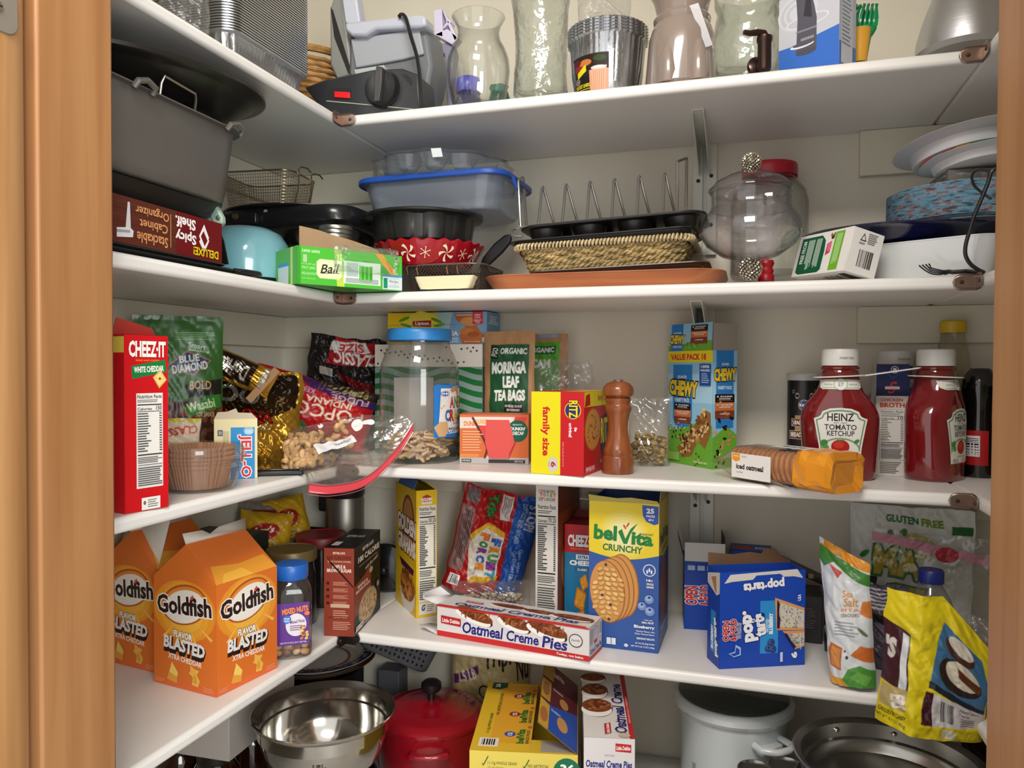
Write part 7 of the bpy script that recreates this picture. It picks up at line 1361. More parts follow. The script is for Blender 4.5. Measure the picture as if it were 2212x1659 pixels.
for i in range(170):
    x = rng.uniform(-.07, .07); q = .012+.04*rng.random(); mb.ball((x, rng.uniform(-.014, .014)*(1-abs(x)/.09), q), .006*rng.uniform(.7, 1.2), 6, 4, .7)
mb.build('cereal_pieces', mat('beige_cereal', '#a8977e', .7, var=.2, vs=80), t)['kind'] = 'stuff'
# cinnamon cereal box, side on
a = Vector((-.457, 1.66, z+.0005)); b = Vector((-.405, 1.658, z+.0005)); hc_ = min(.34, zat(b, 1050)-z)
it = [('r', 0, 0, 1, 1, '#d5d0c8')]
for i, (s_, yy, cols) in enumerate((('CiNNaMoN', .945, ('#2f7fb5', '#e07a2c', '#c9302c', '#2f9a9a')), ('TOaST', .92, ('#c9302c', '#2f7fb5', '#e0a02c', '#2f9a5a')), ('CrUNCH', .89, ('#2f7fb5', '#c9302c', '#e07a2c', '#2f9a9a')))):
    for k, c_ in enumerate(s_): it.append(('t', c_, .12+.76*k/len(s_)+(.05 if i == 1 else 0), yy, .12+.76*(k+.85)/len(s_)+(.05 if i == 1 else 0), yy+.024, cols[k % 4], 0, .05))
it += nutri(.06, .12, .94, .875, '170', '#d8d3cb', 22, two='230')+lines(.1, .02, .9, .11, 6, '#777')
carton('cereal_box', 'narrow white side of a cinnamon cereal box with brown face, beside the red bag', 'box', a, b, .19, hc_, '#9a4f28', it, [('r', 0, 0, 1, 1, '#9a4a22'), ('r', 0, .8, 1, 1, '#7d3218'), ('e', .5, .4, .35, .2, '#c98a4a')])
# red and blue cheese cracker box
a = Vector((-.399, 1.70, z+.0005)); b = Vector((-.325, 1.70, z+.0005)); hx = zat(a, 1132)-z
def crk_(cx, cy, s, ro):
    o = []; c, d = cos(rad(ro)), sin(rad(ro)); f = lambda x, y: (cx+(x*c-y*d)*s*1.6, cy+(x*d+y*c)*s)
    o.append(('p', [f(*p_) for p_ in ((-.5, -.5), (-.25, -.54), (0, -.5), (.25, -.54), (.5, -.5), (.54, -.2), (.5, .1), (.54, .3), (.5, .5), (.2, .54), (-.1, .5), (-.3, .54), (-.5, .5), (-.54, .2), (-.5, -.1), (-.54, -.3))], '#c9701c'))
    o.append(('p', [f(*p_) for p_ in ((-.42, -.42), (.42, -.42), (.42, .42), (-.42, .42))], '#e0982c'))
    for i in range(9): o.append(('e',)+f(rng.uniform(-.35, .35), rng.uniform(-.35, .35))+(s*.14, s*.07, rng.choice(['#ecb44a', '#c97820', '#d88a28']), rng.random()*180))
    return o+[('e',)+f(0, 0)+(s*.12, s*.06, '#5f8aa8')]
it = [('r', 0, 0, 1, 1, '#1f6f9a'), ('r', 0, .72, 1, 1, '#b5161f')]+ot('CHEEZ·IT', .1, .78, .98, .9, '#f4eee8', '#7d0a10', 0, .05, .03)+[('t', 'baked snack crackers', .2, .755, .85, .768, '#e8a02c'), ('r', .36, .655, .8, .705, '#dde6ea'), ('t', 'EXTRA', .42, .665, .74, .695, '#1f5f8a', 0, .05), ('t', 'CHEESY', .16, .595, .98, .645, '#f2f2ee', 0, .05), ('r', .33, .535, .78, .575, '#1a5a8a'), ('t', 'CLASSIC', .4, .543, .72, .567, '#d8e2ea', 0, .04)]
it += crk_(.62, .43, .13, 25)+crk_(.5, .26, .19, -18)+crk_(.55, .08, .13, 15)
cx, cxw = carton('cracker_box', 'red and blue extra cheesy cracker box, mostly hidden by the tall biscuit box', 'box', a, b, .165, hx, '#9a1219', it, None, [('r', 0, 0, 1, 1, '#7d1016')])
o = MB().prism([(0, 0), (cxw, 0), (cxw*.95, .016), (.01, .02)], 0, .001, 'y').build('top_flap', mat('dark_red_flap', '#8a1a20', .5), cx); o.location = (0, .09, hx); o.rotation_euler.x = -.4
# tall biscuit box
a = Vector((-.3185, 1.5823, z+.0005)); w_ = .1468; b = a+Vector((cos(-.0149), sin(-.0149), 0))*w_; hv = .3089; BL = '#31549a'
def belv(sh=True):
    it = [('r', 0, 0, 1, 1, BL), ('r', 0, .665, 1, 1, '#e0c62c'), ('e', .5, .67, .62, .075, '#e0c62c')]
    it = [('r', 0, 0, 1, 1, BL), ('p', [(0, 1), (1, 1), (1, .67)]+[(1-i/12, .655-.04*sin(pi*i/12)-.02*i/12*0) for i in range(13)], '#e0c62c')]
    for k, c_ in enumerate(('#e2cb45', '#e4d05e', '#e6d676', '#e8db8e', '#e9dfa2')): it.append(('e', .5, .78, .36-.045*k, .17-.022*k, c_))
    it += [('t', 'bel', .07, .735, .405, .84, '#1f7a3a', -2, .045), ('p', [(.42, .8), (.475, .82), (.525, .755), (.6, .825), (.7, .865), (.6, .79), (.55, .72), (.5, .72)], '#1f7a3a'), ('t', 'ita', .61, .715, .92, .805, '#1f7a3a', -2, .045), ('e', .515, .835, .015, .018, '#b5622c', 30), ('e', .56, .85, .013, .02, '#b5622c', -30), ('t', 'BREAKFAST', .73, .785, .92, .8, '#1f5a2c', 0, .02), ('t', 'CRUNCHY', .2, .663, .77, .71, '#1f6a34', -2, .03)]
    it += [('p', [(.76, .99), (.99, .985), (.99, .87), (.93, .86), (.82, .88), (.77, .92)], '#2f52a8'), ('t', '25', .82, .935, .93, .97, '#f0f0ee', 0, .04), ('t', 'PACKS', .82, .91, .94, .925, '#f0f0ee', 0, .03), ('t', 'OF 4', .85, .885, .92, .9, '#f0f0ee', 0, .03)]
    for k in range(3, -1, -1):
        cx_, cy_ = .275+.075*k, .385+.017*k; it += [('e', cx_, cy_, .255-.01*k, .215, '#9a5f2c', 6), ('e', cx_-.008, cy_, .245-.01*k, .208, '#c98d4c', 6)]
        if k == 0:
            for i in range(54):
                col_ = i % 5; row = i//5; x = cx_-.19+.095*col_+(.02 if row % 2 else 0)-.008*(row-5)*.4; y = cy_-.175+.033*row
                if ((x-cx_)/.235)**2+((y-cy_)/.195)**2 < .92: it += [('e', x, y-.003, .042, .014, '#9a6430', 25 if col_ < 2 else -25), ('e', x, y, .04, .0125, rng.choice(['#ddb06a', '#d6a55e', '#e4bc7a']), 25 if col_ < 2 else -25)]
            for x, y in ((.25, .57), (.32, .3), (.2, .36), (.3, .2)): it.append(('e', x, y, .02, .01, '#4a3a3c'))
    it += [('e', .87, .555, .09, .042, '#c9d2de'), ('e', .87, .555, .075, .035, '#2f52a0')]+[('e', .84+.03*i, .545+.012*(i % 2), .012, .014, '#dde2ea') for i in range(3)]
    it += [('t', '18g', .83, .475, .92, .495, '#e8e8ec', 0, .03), ('t', 'WHOLE', .83, .455, .93, .47, '#e8e8ec', 0, .03), ('t', 'GRAIN', .83, .435, .93, .45, '#e8e8ec', 0, .03)]
    for x, y, r_ in ((.87, .36, .065), (.77, .31, .06), (.88, .28, .068)): it += [('e', x, y, r_, r_*.47, '#6f8ac4'), ('e', x-.01, y+.006, r_*.7, r_*.3, '#93a9d6'), ('e', x, y+.012, r_*.3, r_*.11, '#1f2a4a')]
    it += [('t', 'made with', .8, .215, .92, .225, '#e0e4ee'), ('t', 'REAL FRUIT', .77, .195, .94, .208, '#e0e4ee', 0, .04), ('t', 'Blueberry', .66, .155, .95, .182, '#f0f2f6', 0, .03), ('t', 'Natural Flavor with', .69, .135, .95, .147, '#dbe0ec'), ('t', 'Other Natural Flavor', .67, .117, .95, .129, '#dbe0ec'), ('t', 'BREAKFAST BISCUITS', .7, .085, .95, .098, '#e8eaf0', 0, .03), ('t', '25-1.76 OZ (50g) PACKS', .68, .05, .95, .064, '#e8eaf0', 0, .02), ('t', 'NET WT 2 LB 12 OZ (1.25kg)', .62, .028, .95, .042, '#e8eaf0', 0, .02), ('e', .55, .035, .03, .012, '#c9d2e4'), ('r', .27, .03, .33, .075, '#dde2ea'), ('r', .34, .03, .4, .075, '#dde2ea')]
    return it
R_ = [('r', 0, 0, 1, 1, '#3a5a9a'), ('p', [(0, 1), (1, 1), (1, .62), (.5, .6), (0, .66)], '#cdb638'), ('t', 'belVita', .1, .7, .95, .8, '#2a3a1c', 0, .05), ('t', 'CRUNCHY', .25, .635, .85, .68, '#2a3a1c', 0, .03), ('e', .5, .37, .35, .24, '#7a4f30'), ('e', .45, .37, .3, .22, '#8f6038'), ('t', 'Blueberry', .3, .1, .9, .13, '#dfe4ee')]
bv, _ = carton('biscuit_box', 'tall yellow and blue blueberry biscuit box with open top on the lowest shelf', 'box', a, b, .165, hv, '#3a5a9a', belv(), R_, top=False)
GB_ = mat('grey_board', '#9a9288', .7)
MB().prism([(0, 0), (w_, 0), (w_*.97, .006), (w_*.6, .011), (w_*.4, .008), (-.002, .013)], 0, .0012, 'y').map(lambda x, y, q: (x, y, q+hv)).build('torn_edge', mat('yellow_edge', '#b5a34a', .6), bv)
o = MB().box(-.0008, 0, 0, 0, .16, .028).build('side_flap', mat('side_flap_yellow', '#a89a4a', .5), bv); o.location = (w_, .002, hv); o.rotation_euler.y = .1
o = MB().box(0, 0, 0, w_, .001, .03).build('back_flap', mat('flap_brown', '#3a322c', .7), bv); o.location = (0, .163, hv); o.rotation_euler.x = -.2
o = MB().box(-.024, 0, 0, 0, .1, .001).build('left_flap', GB_, bv); o.location = (0, .01, hv)
# oatmeal creme pie box
def ocp(rot):
    pass
OW = '#d9d4d2'; a = Vector((-.6481, 1.5414, z+.0005)); w_, d_, h_ = .3528, .078, .068; b = a+Vector((cos(-.1381), sin(-.1381), 0))*w_
def pie(cx, cy, rx, ry, ro):
    o = [('e', cx, cy, rx, ry, '#5a2c1a', ro), ('e', cx+.004, cy-ry*.14, rx*.97, ry*.8, '#3a1c12', ro), ('e', cx-.008, cy-ry*.2, rx*.96, ry*.75, '#f0ece6', ro), ('e', cx+.006, cy+ry*.26, rx*.96, ry*.74, '#7a4022', ro)]
    for i in range(22): a_ = i*2.4; r_ = math.sqrt(i/22)*.85; o.append(('e', cx+.006+rx*.9*r_*cos(a_), cy+ry*.26+ry*.64*r_*sin(a_), rx*.14, ry*.09, rng.choice(['#95562e', '#6a341c', '#a86a3c', '#5a2a16']), rng.random()*90))
    return o
def debbie(x0, y0, x1, y1, ro=0): return [('p', [(x0, y0+.1*(y1-y0)), (x1, y0), (x1, y1-.1*(y1-y0)), (x0, y1)], '#b5202a'), ('t', 'Little Debbie', x0+.06*(x1-x0), y0+.25*(y1-y0), x1-.06*(x1-x0), y1-.28*(y1-y0), '#f2e8e2', ro, .03)]
it = [('r', 0, 0, 1, 1, OW), ('r', 0, 0, 1, .17, '#c42a2c'), ('r', 0, .955, .98, 1, '#c42a2c')]+pie(.26, .8, .13, .24, -14)+pie(.53, .77, .11, .24, -14)+pie(.74, .72, .13, .26, -12)
it = [i for i in it if True]
it += [('r', 0, .955, 1, 1.0, '#c42a2c')]+debbie(.03, .4, .17, .68)+ot('Oatmeal', .18, .22, .46, .6, '#2a2a7a', '#e9e4e4', 0, .03, .05, .12)+ot('Creme', .48, .22, .69, .56, '#2a2a7a', '#e9e4e4', 0, .03, .05, .12)+ot('Pies', .71, .2, .87, .56, '#2a2a7a', '#e9e4e4', 0, .03, .05, .12)+[('e', .92, .57, .042, .2, '#2a2a2c'), ('e', .92, .57, .037, .175, '#d9d4d2'), ('t', 'Family', .893, .53, .948, .61, '#2a2a2c', 5, .01, .3), ('t', 'Today, we bake.', .8, .04, .97, .13, '#f2eae6', 0, .03)]
T_ = [('r', 0, 0, 1, 1, '#dcd8d6'), ('r', 0, 0, .98, .06, '#c42a2c')]+pie(.42, .66, .13, .2, -4)+pie(.64, .56, .12, .2, -4)+pie(.85, .5, .14, .24, -3)+ot('Oatmeal Creme Pies', .1, .12, .92, .38, '#2a2a7a', '#e9e4e4', 0, .03, .05, .15)+debbie(.14, .48, .26, .62)
T_ = [(('e', i[1], i[2], i[3], i[4], i[5], *i[6:]) if i[0] == 'e' else i) for i in T_]
R_ = [('r', 0, 0, 1, 1, '#cfc9ca'), ('r', 0, 0, 1, .12, '#b5282c'), ('t', 'Oatmeal Creme Pies', .06, .16, .96, .34, '#2a2a6a', 0, .03, .15), ('e', .5, .66, .2, .24, '#b5848c'), ('e', .5, .66, .18, .21, '#cfc9ca'), ('r', .38, .4, .62, .5, '#b5282c')]+lines(.06, .45, .3, .9, 8, '#8a868a')+barcode(.76, .5, .96, .95, 10)
oc, _ = carton('snack_cake_box', 'white and red oatmeal creme pie box lying at the front edge of the lowest shelf', 'box', a, b, d_, h_, '#d4cfcd', it, R_, None, T_)
FLP = mat('white_flap', '#d8d4d2', .5)
MB().add([(0, 0, h_), (0, d_, h_), (-.028, d_-.01, h_+.022), (-.05, .02, h_+.014), (-.04, .005, h_+.006)], [(0, 1, 2, 3, 4)]).build('end_flap', FLP, oc, solid=.0008)
MB().add([(0, 0, .001), (0, d_*.8, .001), (-.045, d_*.6, .006), (-.05, .005, .014)], [(0, 1, 2, 3)]).build('end_flap', FLP, oc, solid=.0008)
MB().box(-.002, .003, .003, -.0002, d_-.003, h_-.003).build('end_opening', mat('box_inside', '#5f574f', .8), oc)
# toaster pastry boxes
PB = '#1d47ad'; a = Vector((-.0485, 1.5351, z+.0005)); w_, d_, h_ = .1786, .06, .19; b = a+Vector((cos(.44), sin(.44), 0))*w_
def openfold(x0, y0, x1, y1): return ot('OPEN', x0, y0, x0+(x1-x0)*.36, y1-.02, '#c9282c', '#e9e6e4', 90, .04, .05)+ot('& FOLD', x0+(x1-x0)*.4, y0, x0+(x1-x0)*.76, y1, '#c9282c', '#e9e6e4', 90, .04, .05)+ot('TO DISPLAY', x0+(x1-x0)*.82, y0+.02, x1, y1-.04, '#2a4a9a', '#e9e6e4', 90, .03, .08)
def tart(pts, pts2):
    o = [('p', pts, '#d89a62'), ('p', pts2, '#cfc8ba')]; (x0, y0), (x1, y1), (x2, y2), (x3, y3) = pts2
    for i in range(60):
        u, v = rng.random(), rng.random(); x = (x0+(x1-x0)*u)*(1-v)+(x3+(x2-x3)*u)*v; y = (y0+(y1-y0)*u)*(1-v)+(y3+(y2-y3)*u)*v
        o.append(('e', x, y, .012, .004, rng.choice(['#5f7a9a', '#a8b04a', '#c98a9a', '#8a8f8a']), rng.random()*180))
    return o
it = [('r', 0, 0, 1, 1, PB)]+ot('pop·tarts', .27, .8, .75, .92, '#f0f0f4', '#12307a', 184, .05, .05)+[('r', .47, .14, .68, .69, '#2f8fd0')]
it += ot('pop·', .27, .27, .43, .6, '#f0f0f4', '#12307a', 98, .06, .06)+ot('tarts', .4, .32, .53, .56, '#f0f0f4', '#12307a', 98, .06, .06)+[('t', 'FROSTED', .535, .36, .57, .5, '#e6f0f8', 90, .02), ('t', 'BLUEBERRY', .575, .34, .62, .56, '#f2f6fa', 90, .05)]
for x, y in ((.6, .25), (.57, .19), (.62, .18)): it += [('e', x, y, .045, .042, '#27407a'), ('e', x-.01, y+.012, .028, .024, '#3f5a9a'), ('e', x+.005, y+.01, .01, .01, '#141e3a')]
it += tart([(.64, .72), (.99, .6), (.99, .36), (.66, .38)], [(.69, .67), (.985, .57), (.985, .39), (.7, .41)])+tart([(.73, .37), (.99, .36), (.99, .2), (.88, .17)], [(.78, .33), (.985, .34), (.985, .22), (.88, .2)])+[('p', [(.66, .4), (.69, .4), (.7, .5), (.68, .55), (.69, .66), (.66, .7)], '#2a1a3a'), ('p', [(.74, .35), (.78, .34), (.84, .25), (.89, .2), (.86, .18)], '#2a1a3a')]
it += openfold(.03, .29, .24, .52)+[('p', [(.1, .16), (.16, .12), (.24, .14), (.24, .22), (.18, .25), (.17, .18)], '#a9c0e8'), ('p', [(.115, .155), (.16, .13), (.225, .15), (.225, .2), (.185, .225), (.175, .165)], PB), ('t', 'USA', .9, .68, .94, .75, '#e6eaf4', 90, .03), ('t', '6', .83, .08, .9, .15, '#f0f0f4', 90, .05), ('t', '6 PASTRIES  NET WT 10 OZ', .93, .17, .95, .34, '#dde4f4', 90), ('r', .7, .05, .73, .15, '#c9d2e8')]
L_ = [('r', 0, 0, 1, 1, '#1a3f9c'), ('r', .3, .12, .7, .56, '#2b80c4'), ('t', 'BLUEBERRY', .3, .15, .5, .4, '#e6f0f8', 90, .05)]+ot('pop·tarts', .55, .1, .85, .5, '#f0f0f4', '#12307a', 95, .06, .06)+[('p', [(0, .92), (1, 1), (1, .78), (.75, .74), (0, .82)], '#c9c4c0'), ('p', [(.3, .9), (.7, .94), (.75, .76), (.6, .78)], '#a87a58')]
pt, pw = carton('toaster_pastry_box', 'blue frosted blueberry toaster pastry box with torn open top, front of the lowest shelf', 'box', a, b, d_, h_, '#1d47ad', it, None, L_, top=False)
TC = mat('torn_brown_card', '#6e5038', .8); WC = mat('white_card_edge', '#d8d2cc', .5)
MB().prism([(pw*.05, -.022), (pw*.12, -.005), (pw*.9, .002), (pw*.97, -.016), (pw*.86, -.012), (pw*.74, -.012), (pw*.7, -.006), (pw*.42, -.008), (pw*.38, -.016), (pw*.14, -.019)], -.0006, .0002, 'y').map(lambda x, y, q: (x, y-.0004, q+h_)).build('white_edge', WC, pt)
MB().prism([(0, 0), (pw, 0), (pw, .004), (pw*.9, .012), (pw*.8, .03), (pw*.68, .031), (pw*.64, .02), (pw*.5, .024), (pw*.3, .02), (0, .026)], d_-.001, d_, 'y').map(lambda x, y, q: (x, y, q+h_)).build('back_flap', TC, pt)
a = Vector((-.133, 1.752, z+.0005)); b = Vector((-.045, 1.762, z+.0005)); h2 = zat(a, 1212)-z
it = [('r', 0, 0, 1, 1, '#1c439f')]+openfold(.02, .36, .9, .66)+[('r', .08, .87, .26, .94, '#a9bcd8'), ('r', .32, .87, .5, .94, '#a9bcd8'), ('r', .56, .87, .74, .94, '#a9bcd8')]
p2, w2 = carton('toaster_pastry_box', 'blue toaster pastry box with open white top flap, standing behind the front pastry box', 'box', a, b, .1, h2, '#1a3c92', it, None, [('r', 0, 0, 1, 1, '#17357f')], top=False)
hf = zat(a, 1172)-z-h2; MB().box(0, .0, h2, w2, .001, h2+hf).build('front_flap', WC, p2)
MB().box(w2-.001, .002, h2, w2, .098, h2+.055).build('side_flap', mat('brown_flap', '#4a4038', .7), p2); o = MB().box(-.001, 0, 0, 0, .095, .05).build('side_flap', mat('blue_side_flap', '#17357f', .5), p2); o.location = (0, .002, h2); o.rotation_euler.y = -.25
carton('toaster_pastry_box', 'third blue toaster pastry box, just its printed top showing by the wall', 'box', (-.035, 1.80, z+.0005), (.055, 1.80, z+.0005), .07, .176, '#1a3c92', None, None, None, [('r', 0, 0, 1, 1, '#1f3f8a'), ('r', .05, .25, .5, .7, '#9a2a2a'), ('t', 'POP', .6, .3, .95, .6, '#c9d2e8', 0, .05)])
# dark box with lid ajar
dk_, dw_ = carton('dark_box', 'dark grey box with slanting lid beside the front pastry box', 'box', (.078, 1.745, z+.0005), (.157, 1.742, z+.0005), .09, zat((.157, 1.742), 1290)-z, '#2b2728', [('r', .1, .2, .9, .8, '#353031')]+lines(.3, .3, .85, .75, 9, '#6a6462', .3))
MB().add([(-.02, .001, .165), (.08, -.002, .128), (.08, .09, .128), (-.02, .09, .17)], [(0, 1, 2, 3)]).build('lid', mat('dark_lid', '#262223', .4), dk_, solid=.0015)
MB().box(.05, -.0015, .14, .06, -.0005, .15).build('lid_seal', mat('seal_tan', '#8a7a5a', .5), dk_)
p = Vector((.205, 1.70, z+.0005)); pouch('cookie_bag', 'black and purple bag with white script, peeking out left of the tall pita chip bag', 'snack bag', p, -.15, .1, .17, .05, mat('purple_black_film', '#1d1620', .25), [('r', 0, 0, 1, 1, '#1c1620'), ('p', [(0, .7), (.6, .95), (.6, 1), (0, 1)], '#4a2a6a'), ('t', 'Snack', .02, .55, .6, .72, '#d8d8e0', 20, .04, .3), ('p', [(0, .3), (.4, .5), (.3, .2), (.1, .1)], '#8fa6b5'), ('p', [(.1, .14), (.35, .3), (.3, .1)], '#cfd6dc')], seed=51, crk=.006)
# pita chip bag
a = P(1797, 1470, z); b = P(1890, 1496, z); p = (a+b)/2; p.z = z+.006; wv = (b-a).length+.012; hp_ = zat(p, 1172)-z
it = [('r', 0, 0, 1, 1, '#cfd3d6'), ('p', [(0, 1), (1, 1), (1, .88), (.6, .9), (0, .95)], '#d28a24'), ('p', [(0, .95), (.3, .93), (1, .86), (1, .72), (.8, .76), (.3, .86), (.1, .8), (0, .84)], '#3f7a34'), ('e', .42, .93, .05, .015, '#8a8274'), ('p', [(0, .12), (.35, 0), (0, 0)], '#d99a34'), ('r', 0, .0, .5, .06, '#d99a34'), ('p', [(.4, .05), (.55, .12), (.8, .16), (1, .12), (1, 0), (.5, 0)], '#4f8f3c'), ('p', [(.55, .06), (.75, .12), (.95, .08), (.85, .02)], '#6fae4e')]
it += vlines(.08, .5, .3, .84, 8, '#4a5f9a', .4)+[('p', [(.2, .84), (.5, .8), (.4, .74)], '#b5483c'), ('t', 'Sea', .48, .6, .7, .66, '#c9862c', 8, .02, .3), ('t', 'Salt', .5, .54, .8, .6, '#c9862c', 8, .02, .3), ('t', 'PITA', .45, .505, .82, .525, '#d8862c', 8, .03), ('t', 'CRACKERS', .45, .47, .8, .492, '#6a5a3a', 8, .03)]+lines(.3, .34, .85, .44, 5, '#8a8f98', .5)
it += [('p', [(.12, .13), (.42, .11), (.46, .26), (.2, .29), (.12, .24)], '#b5642f'), ('p', [(.15, .14), (.39, .13), (.42, .25), (.22, .27)], '#d08a4a'), ('p', [(.62, .22), (1, .17), (1, .27), (.82, .29)], '#c46a34'), ('p', [(.8, .5), (1, .46), (1, .58), (.86, .58)], '#c97a3c'), ('e', .55, .2, .03, .012, '#2a2420'), ('e', .5, .24, .02, .008, '#2a2420'), ('e', .86, .38, .03, .04, '#5a6a4a', 40)]
pouch('pita_chip_bag', 'tall white, orange and green pita chip bag at the front of the lowest shelf', 'snack bag', p, math.atan2(b.y-a.y, b.x-a.x), wv, hp_, .06, mat('white_film', '#cfd3d6', .25), it, ry=-.1, rx=-.04, seed=52, crk=.005, kind='stand', bend=lambda x, y, q: (x, y, q-.5*(x+wv/2)*max(0, (q/hp_-.6)/.4)))
# corn flour bag in a zip bag
p = Vector((.335, 1.80, z+.0005)); it = [('r', 0, 0, 1, 1, '#e0e2dc'), ('t', 'GLUTEN', .3, .88, .56, .935, '#2f7a34', -2, .05), ('t', 'FREE', .58, .865, .76, .92, '#7a9a2c', -3, .05), ('e', .5, .72, .2, .1, '#cfc47a')]+ot('MA', .2, .5, .6, .7, '#c9b52c', '#2f7a34', -3, .06, .08)+ot('SE', .3, .3, .62, .44, '#c9b52c', '#2f7a34', -3, .06, .08)+[('e', .12, .64, .05, .02, '#3f8a3c', 40), ('e', .1, .55, .05, .02, '#3f8a3c', -30), ('e', .34, .78, .03, .05, '#4a8a3c'), ('e', .44, .8, .03, .05, '#4a8a3c', -20), ('r', .82, .82, .98, .88, '#2f6a34')]
t, _ = pouch('corn_flour_bag', 'white gluten free corn flour bag with green and yellow lettering at the back right', 'bag', p, facing(p), .235, .295, .06, mat('white_paper_bag', '#dcded8', .5), it, seed=53, crk=.008, am=INK)
p = Vector((.365, 1.725, z+.0005)); t, S_ = pouch('zip_bag', 'clear zip bag with pink zipper in front of the white corn flour bag', 'zip bag', p, facing(p)+.02, .23, .255, .02, clear('thin_film', '#fcfcfc', .1, .025, '#e6e6e6', ior=1.6, bump=.4, bs=30, edge=.6), [('p', [(0, .9), (1, .78), (1, .84), (0, .98)], '#c98a9a'), ('e', .6, .84, .09, .06, '#b5303f')], clearfilm=True, seed=54, crk=.008, kind='stand')
p = Vector((.345, 1.655, z+.0005)); t = E('water_bottle', 'clear plastic bottle with dark blue cap behind the yellow candy bag', 'bottle', p); MB().lathe([(.0002, 0), (.036, 0), (.04, .006), (.04, .085), (.043, .095), (.042, .12), (.034, .145), (.022, .166), (.0185, .172), (.0185, .18)], 44).build('bottle_body', clear('pet', '#f0f0ee', .05, .05, '#c4c4c0'), t); MB().lathe([(.0225, .174), (.0228, .177), (.0228, .196), (.021, .199), (.0002, .199)], 40, mod=lambda a, r, y: (r*(1+(.01*sin(36*a) if r > .0225 else 0)), y)).build('cap', mat('navy_cap', '#1d2a78', .4), t)
p = Vector((.262, 1.65, z+.0005)); pouch('candy_packet', 'small dark grey packet behind the yellow candy bag', 'snack bag', p, -.1, .085, .165, .04, mat('dark_grey_film', '#4a4450', .3), [('r', 0, 0, 1, 1, '#4a4450')]+lines(.1, .7, .9, .95, 6, '#b5b0b8')+[('r', .1, .55, .9, .66, '#1f1a22')], seed=55, crk=.008)
# yellow candy bag hanging over the edge
a = P(1918, 1510, z); p = Vector((.298, 1.43, z-.028)); yl = '#d9c51c'
it = [('r', 0, 0, 1, 1, yl), ('p', [(.0, .32), (.0, .78), (.14, .74), (.24, .7), (.26, .24), (.14, .3)], '#3f1a22'), ('t', "'S", .02, .5, .12, .66, '#cfc8c0', 0, .06), ('p', [(.17, .7), (.23, .68), (.24, .25), (.17, .28)], '#cfd2d4'), ('r', .02, .14, .26, .3, '#b5a06a'), ('t', 'CHOCOLATE CANDY', .02, .08, .27, .115, '#3a2a12', -6, .04), ('t', 'NET WT 15.9 OZ (450g)', .01, .03, .28, .06, '#3a2a12', -6, .02), ('t', 'ERS', .12, .15, .26, .25, '#e0d8d0', -80, .05)]
it += [('p', [(.44, .36), (.98, .3), (1, .6), (.9, .82), (.52, .84)], '#3f6f94'), ('p', [(.44, .36), (.98, .3), (.98, .34), (.44, .41)], '#1f2230'), ('e', .7, .73, .14, .09, '#4a2a22'), ('e', .7, .76, .12, .06, '#d8cfc0'), ('e', .72, .52, .2, .13, '#2f1f1c'), ('e', .74, .55, .16, .1, '#d8cfba'), ('p', [(.68, .6), (.92, .56), (.9, .48), (.7, .53)], '#6a3a24'), ('t', 'HERSHEYS', .71, .525, .89, .57, '#4a2214', -8, .02), ('p', [(.4, .1), (.5, .1), (.5, .33), (.42, .34)], '#3f1622'), ('p', [(.5, .1), (.74, .12), (.72, .33), (.5, .33)], '#cfcac8')]+barcode(.57, .13, .7, .31, 14, None)+[('p', [(.74, .12), (.96, .16), (.98, .3), (.72, .33)], '#c9c2c0'), ('t', 'Nutrition', .75, .27, .93, .3, '#3a2230'), ('t', 'Facts', .75, .235, .85, .262, '#3a2230')]+lines(.76, .15, .92, .225, 4, '#6a4a5a')+[('r', .6, .02, .66, .09, '#dcd8d0'), ('r', .67, .02, .73, .09, '#dcd8d0')]
def cb(x, y, q): r_ = max(0, x-.0); return (x, y+.38*abs(x+.03)-.012, .1+(q-.1)*(1-4.2*r_)-.45*r_)
pouch('candy_bag', 'yellow chocolate candy bag with dark panel, hanging over the lowest shelf edge', 'snack bag', p, facing(p)+.05, .168, .235, .045, mat('yellow_film', yl, .2, coat=.4), it, seed=56, crk=.007, kind='stand', bend=cb, ry=.08)
p = Vector((.425, 1.48, z+.0008)); pouch('plastic_bag', 'crinkled clear plastic bag at the far right of the lowest shelf beside the door frame', 'plastic bag', p, -.2, .13, .16, .07, clear('foil_film', '#f0f0f0', .08, .2, '#c4c2bc', ior=1.8, bump=.5, bs=40), seed=57, crk=.016, kind='stand')

# ================================================================== ON THE FLOOR
z = 0.
STL = mat('polished_steel', '#c4c1ba', .12, 1.)
SPN = mat('satin_steel', '#a9a7a2', .28, 1.)
p = Vector((-.812, 1.345, .127)); t = E('stock_pot', 'dark stock pot carrying the steel mixing bowl', 'pot', (p.x, p.y, .0005)); MB().lathe([(.0002, 0), (.1, 0), (.104, .005), (.104, .12), (.107, .1235), (.102, .1255), (.1, .12), (.0985, .006), (.0002, .005)], 44).build('pot_body', NONB, t)
t = E('mixing_bowl', 'big shiny stainless steel mixing bowl with wide rim below the left shelf', 'bowl', p)
MB().lathe([(.0002, 0), (.06, 0), (.085, .012), (.11, .04), (.122, .07), (.126, .095), (.13, .097), (.131, .12), (.1425, .13), (.143, .1325), (.141, .134), (.128, .123), (.1265, .1), (.122, .097), (.119, .07), (.107, .042), (.083, .015), (.06, .004), (.0002, .003)], 72).build('bowl', STL, t)
a_ = -.95; art('size_mark', t, [('t', '19L', 0, 0, 1, 1, '#4a4845', 0, .02)], .025, .011, lambda x, y, o: ((.1245+o)*cos(-1.2+x/.125), (.1245+o)*sin(-1.2+x/.125), .072+y), INK)
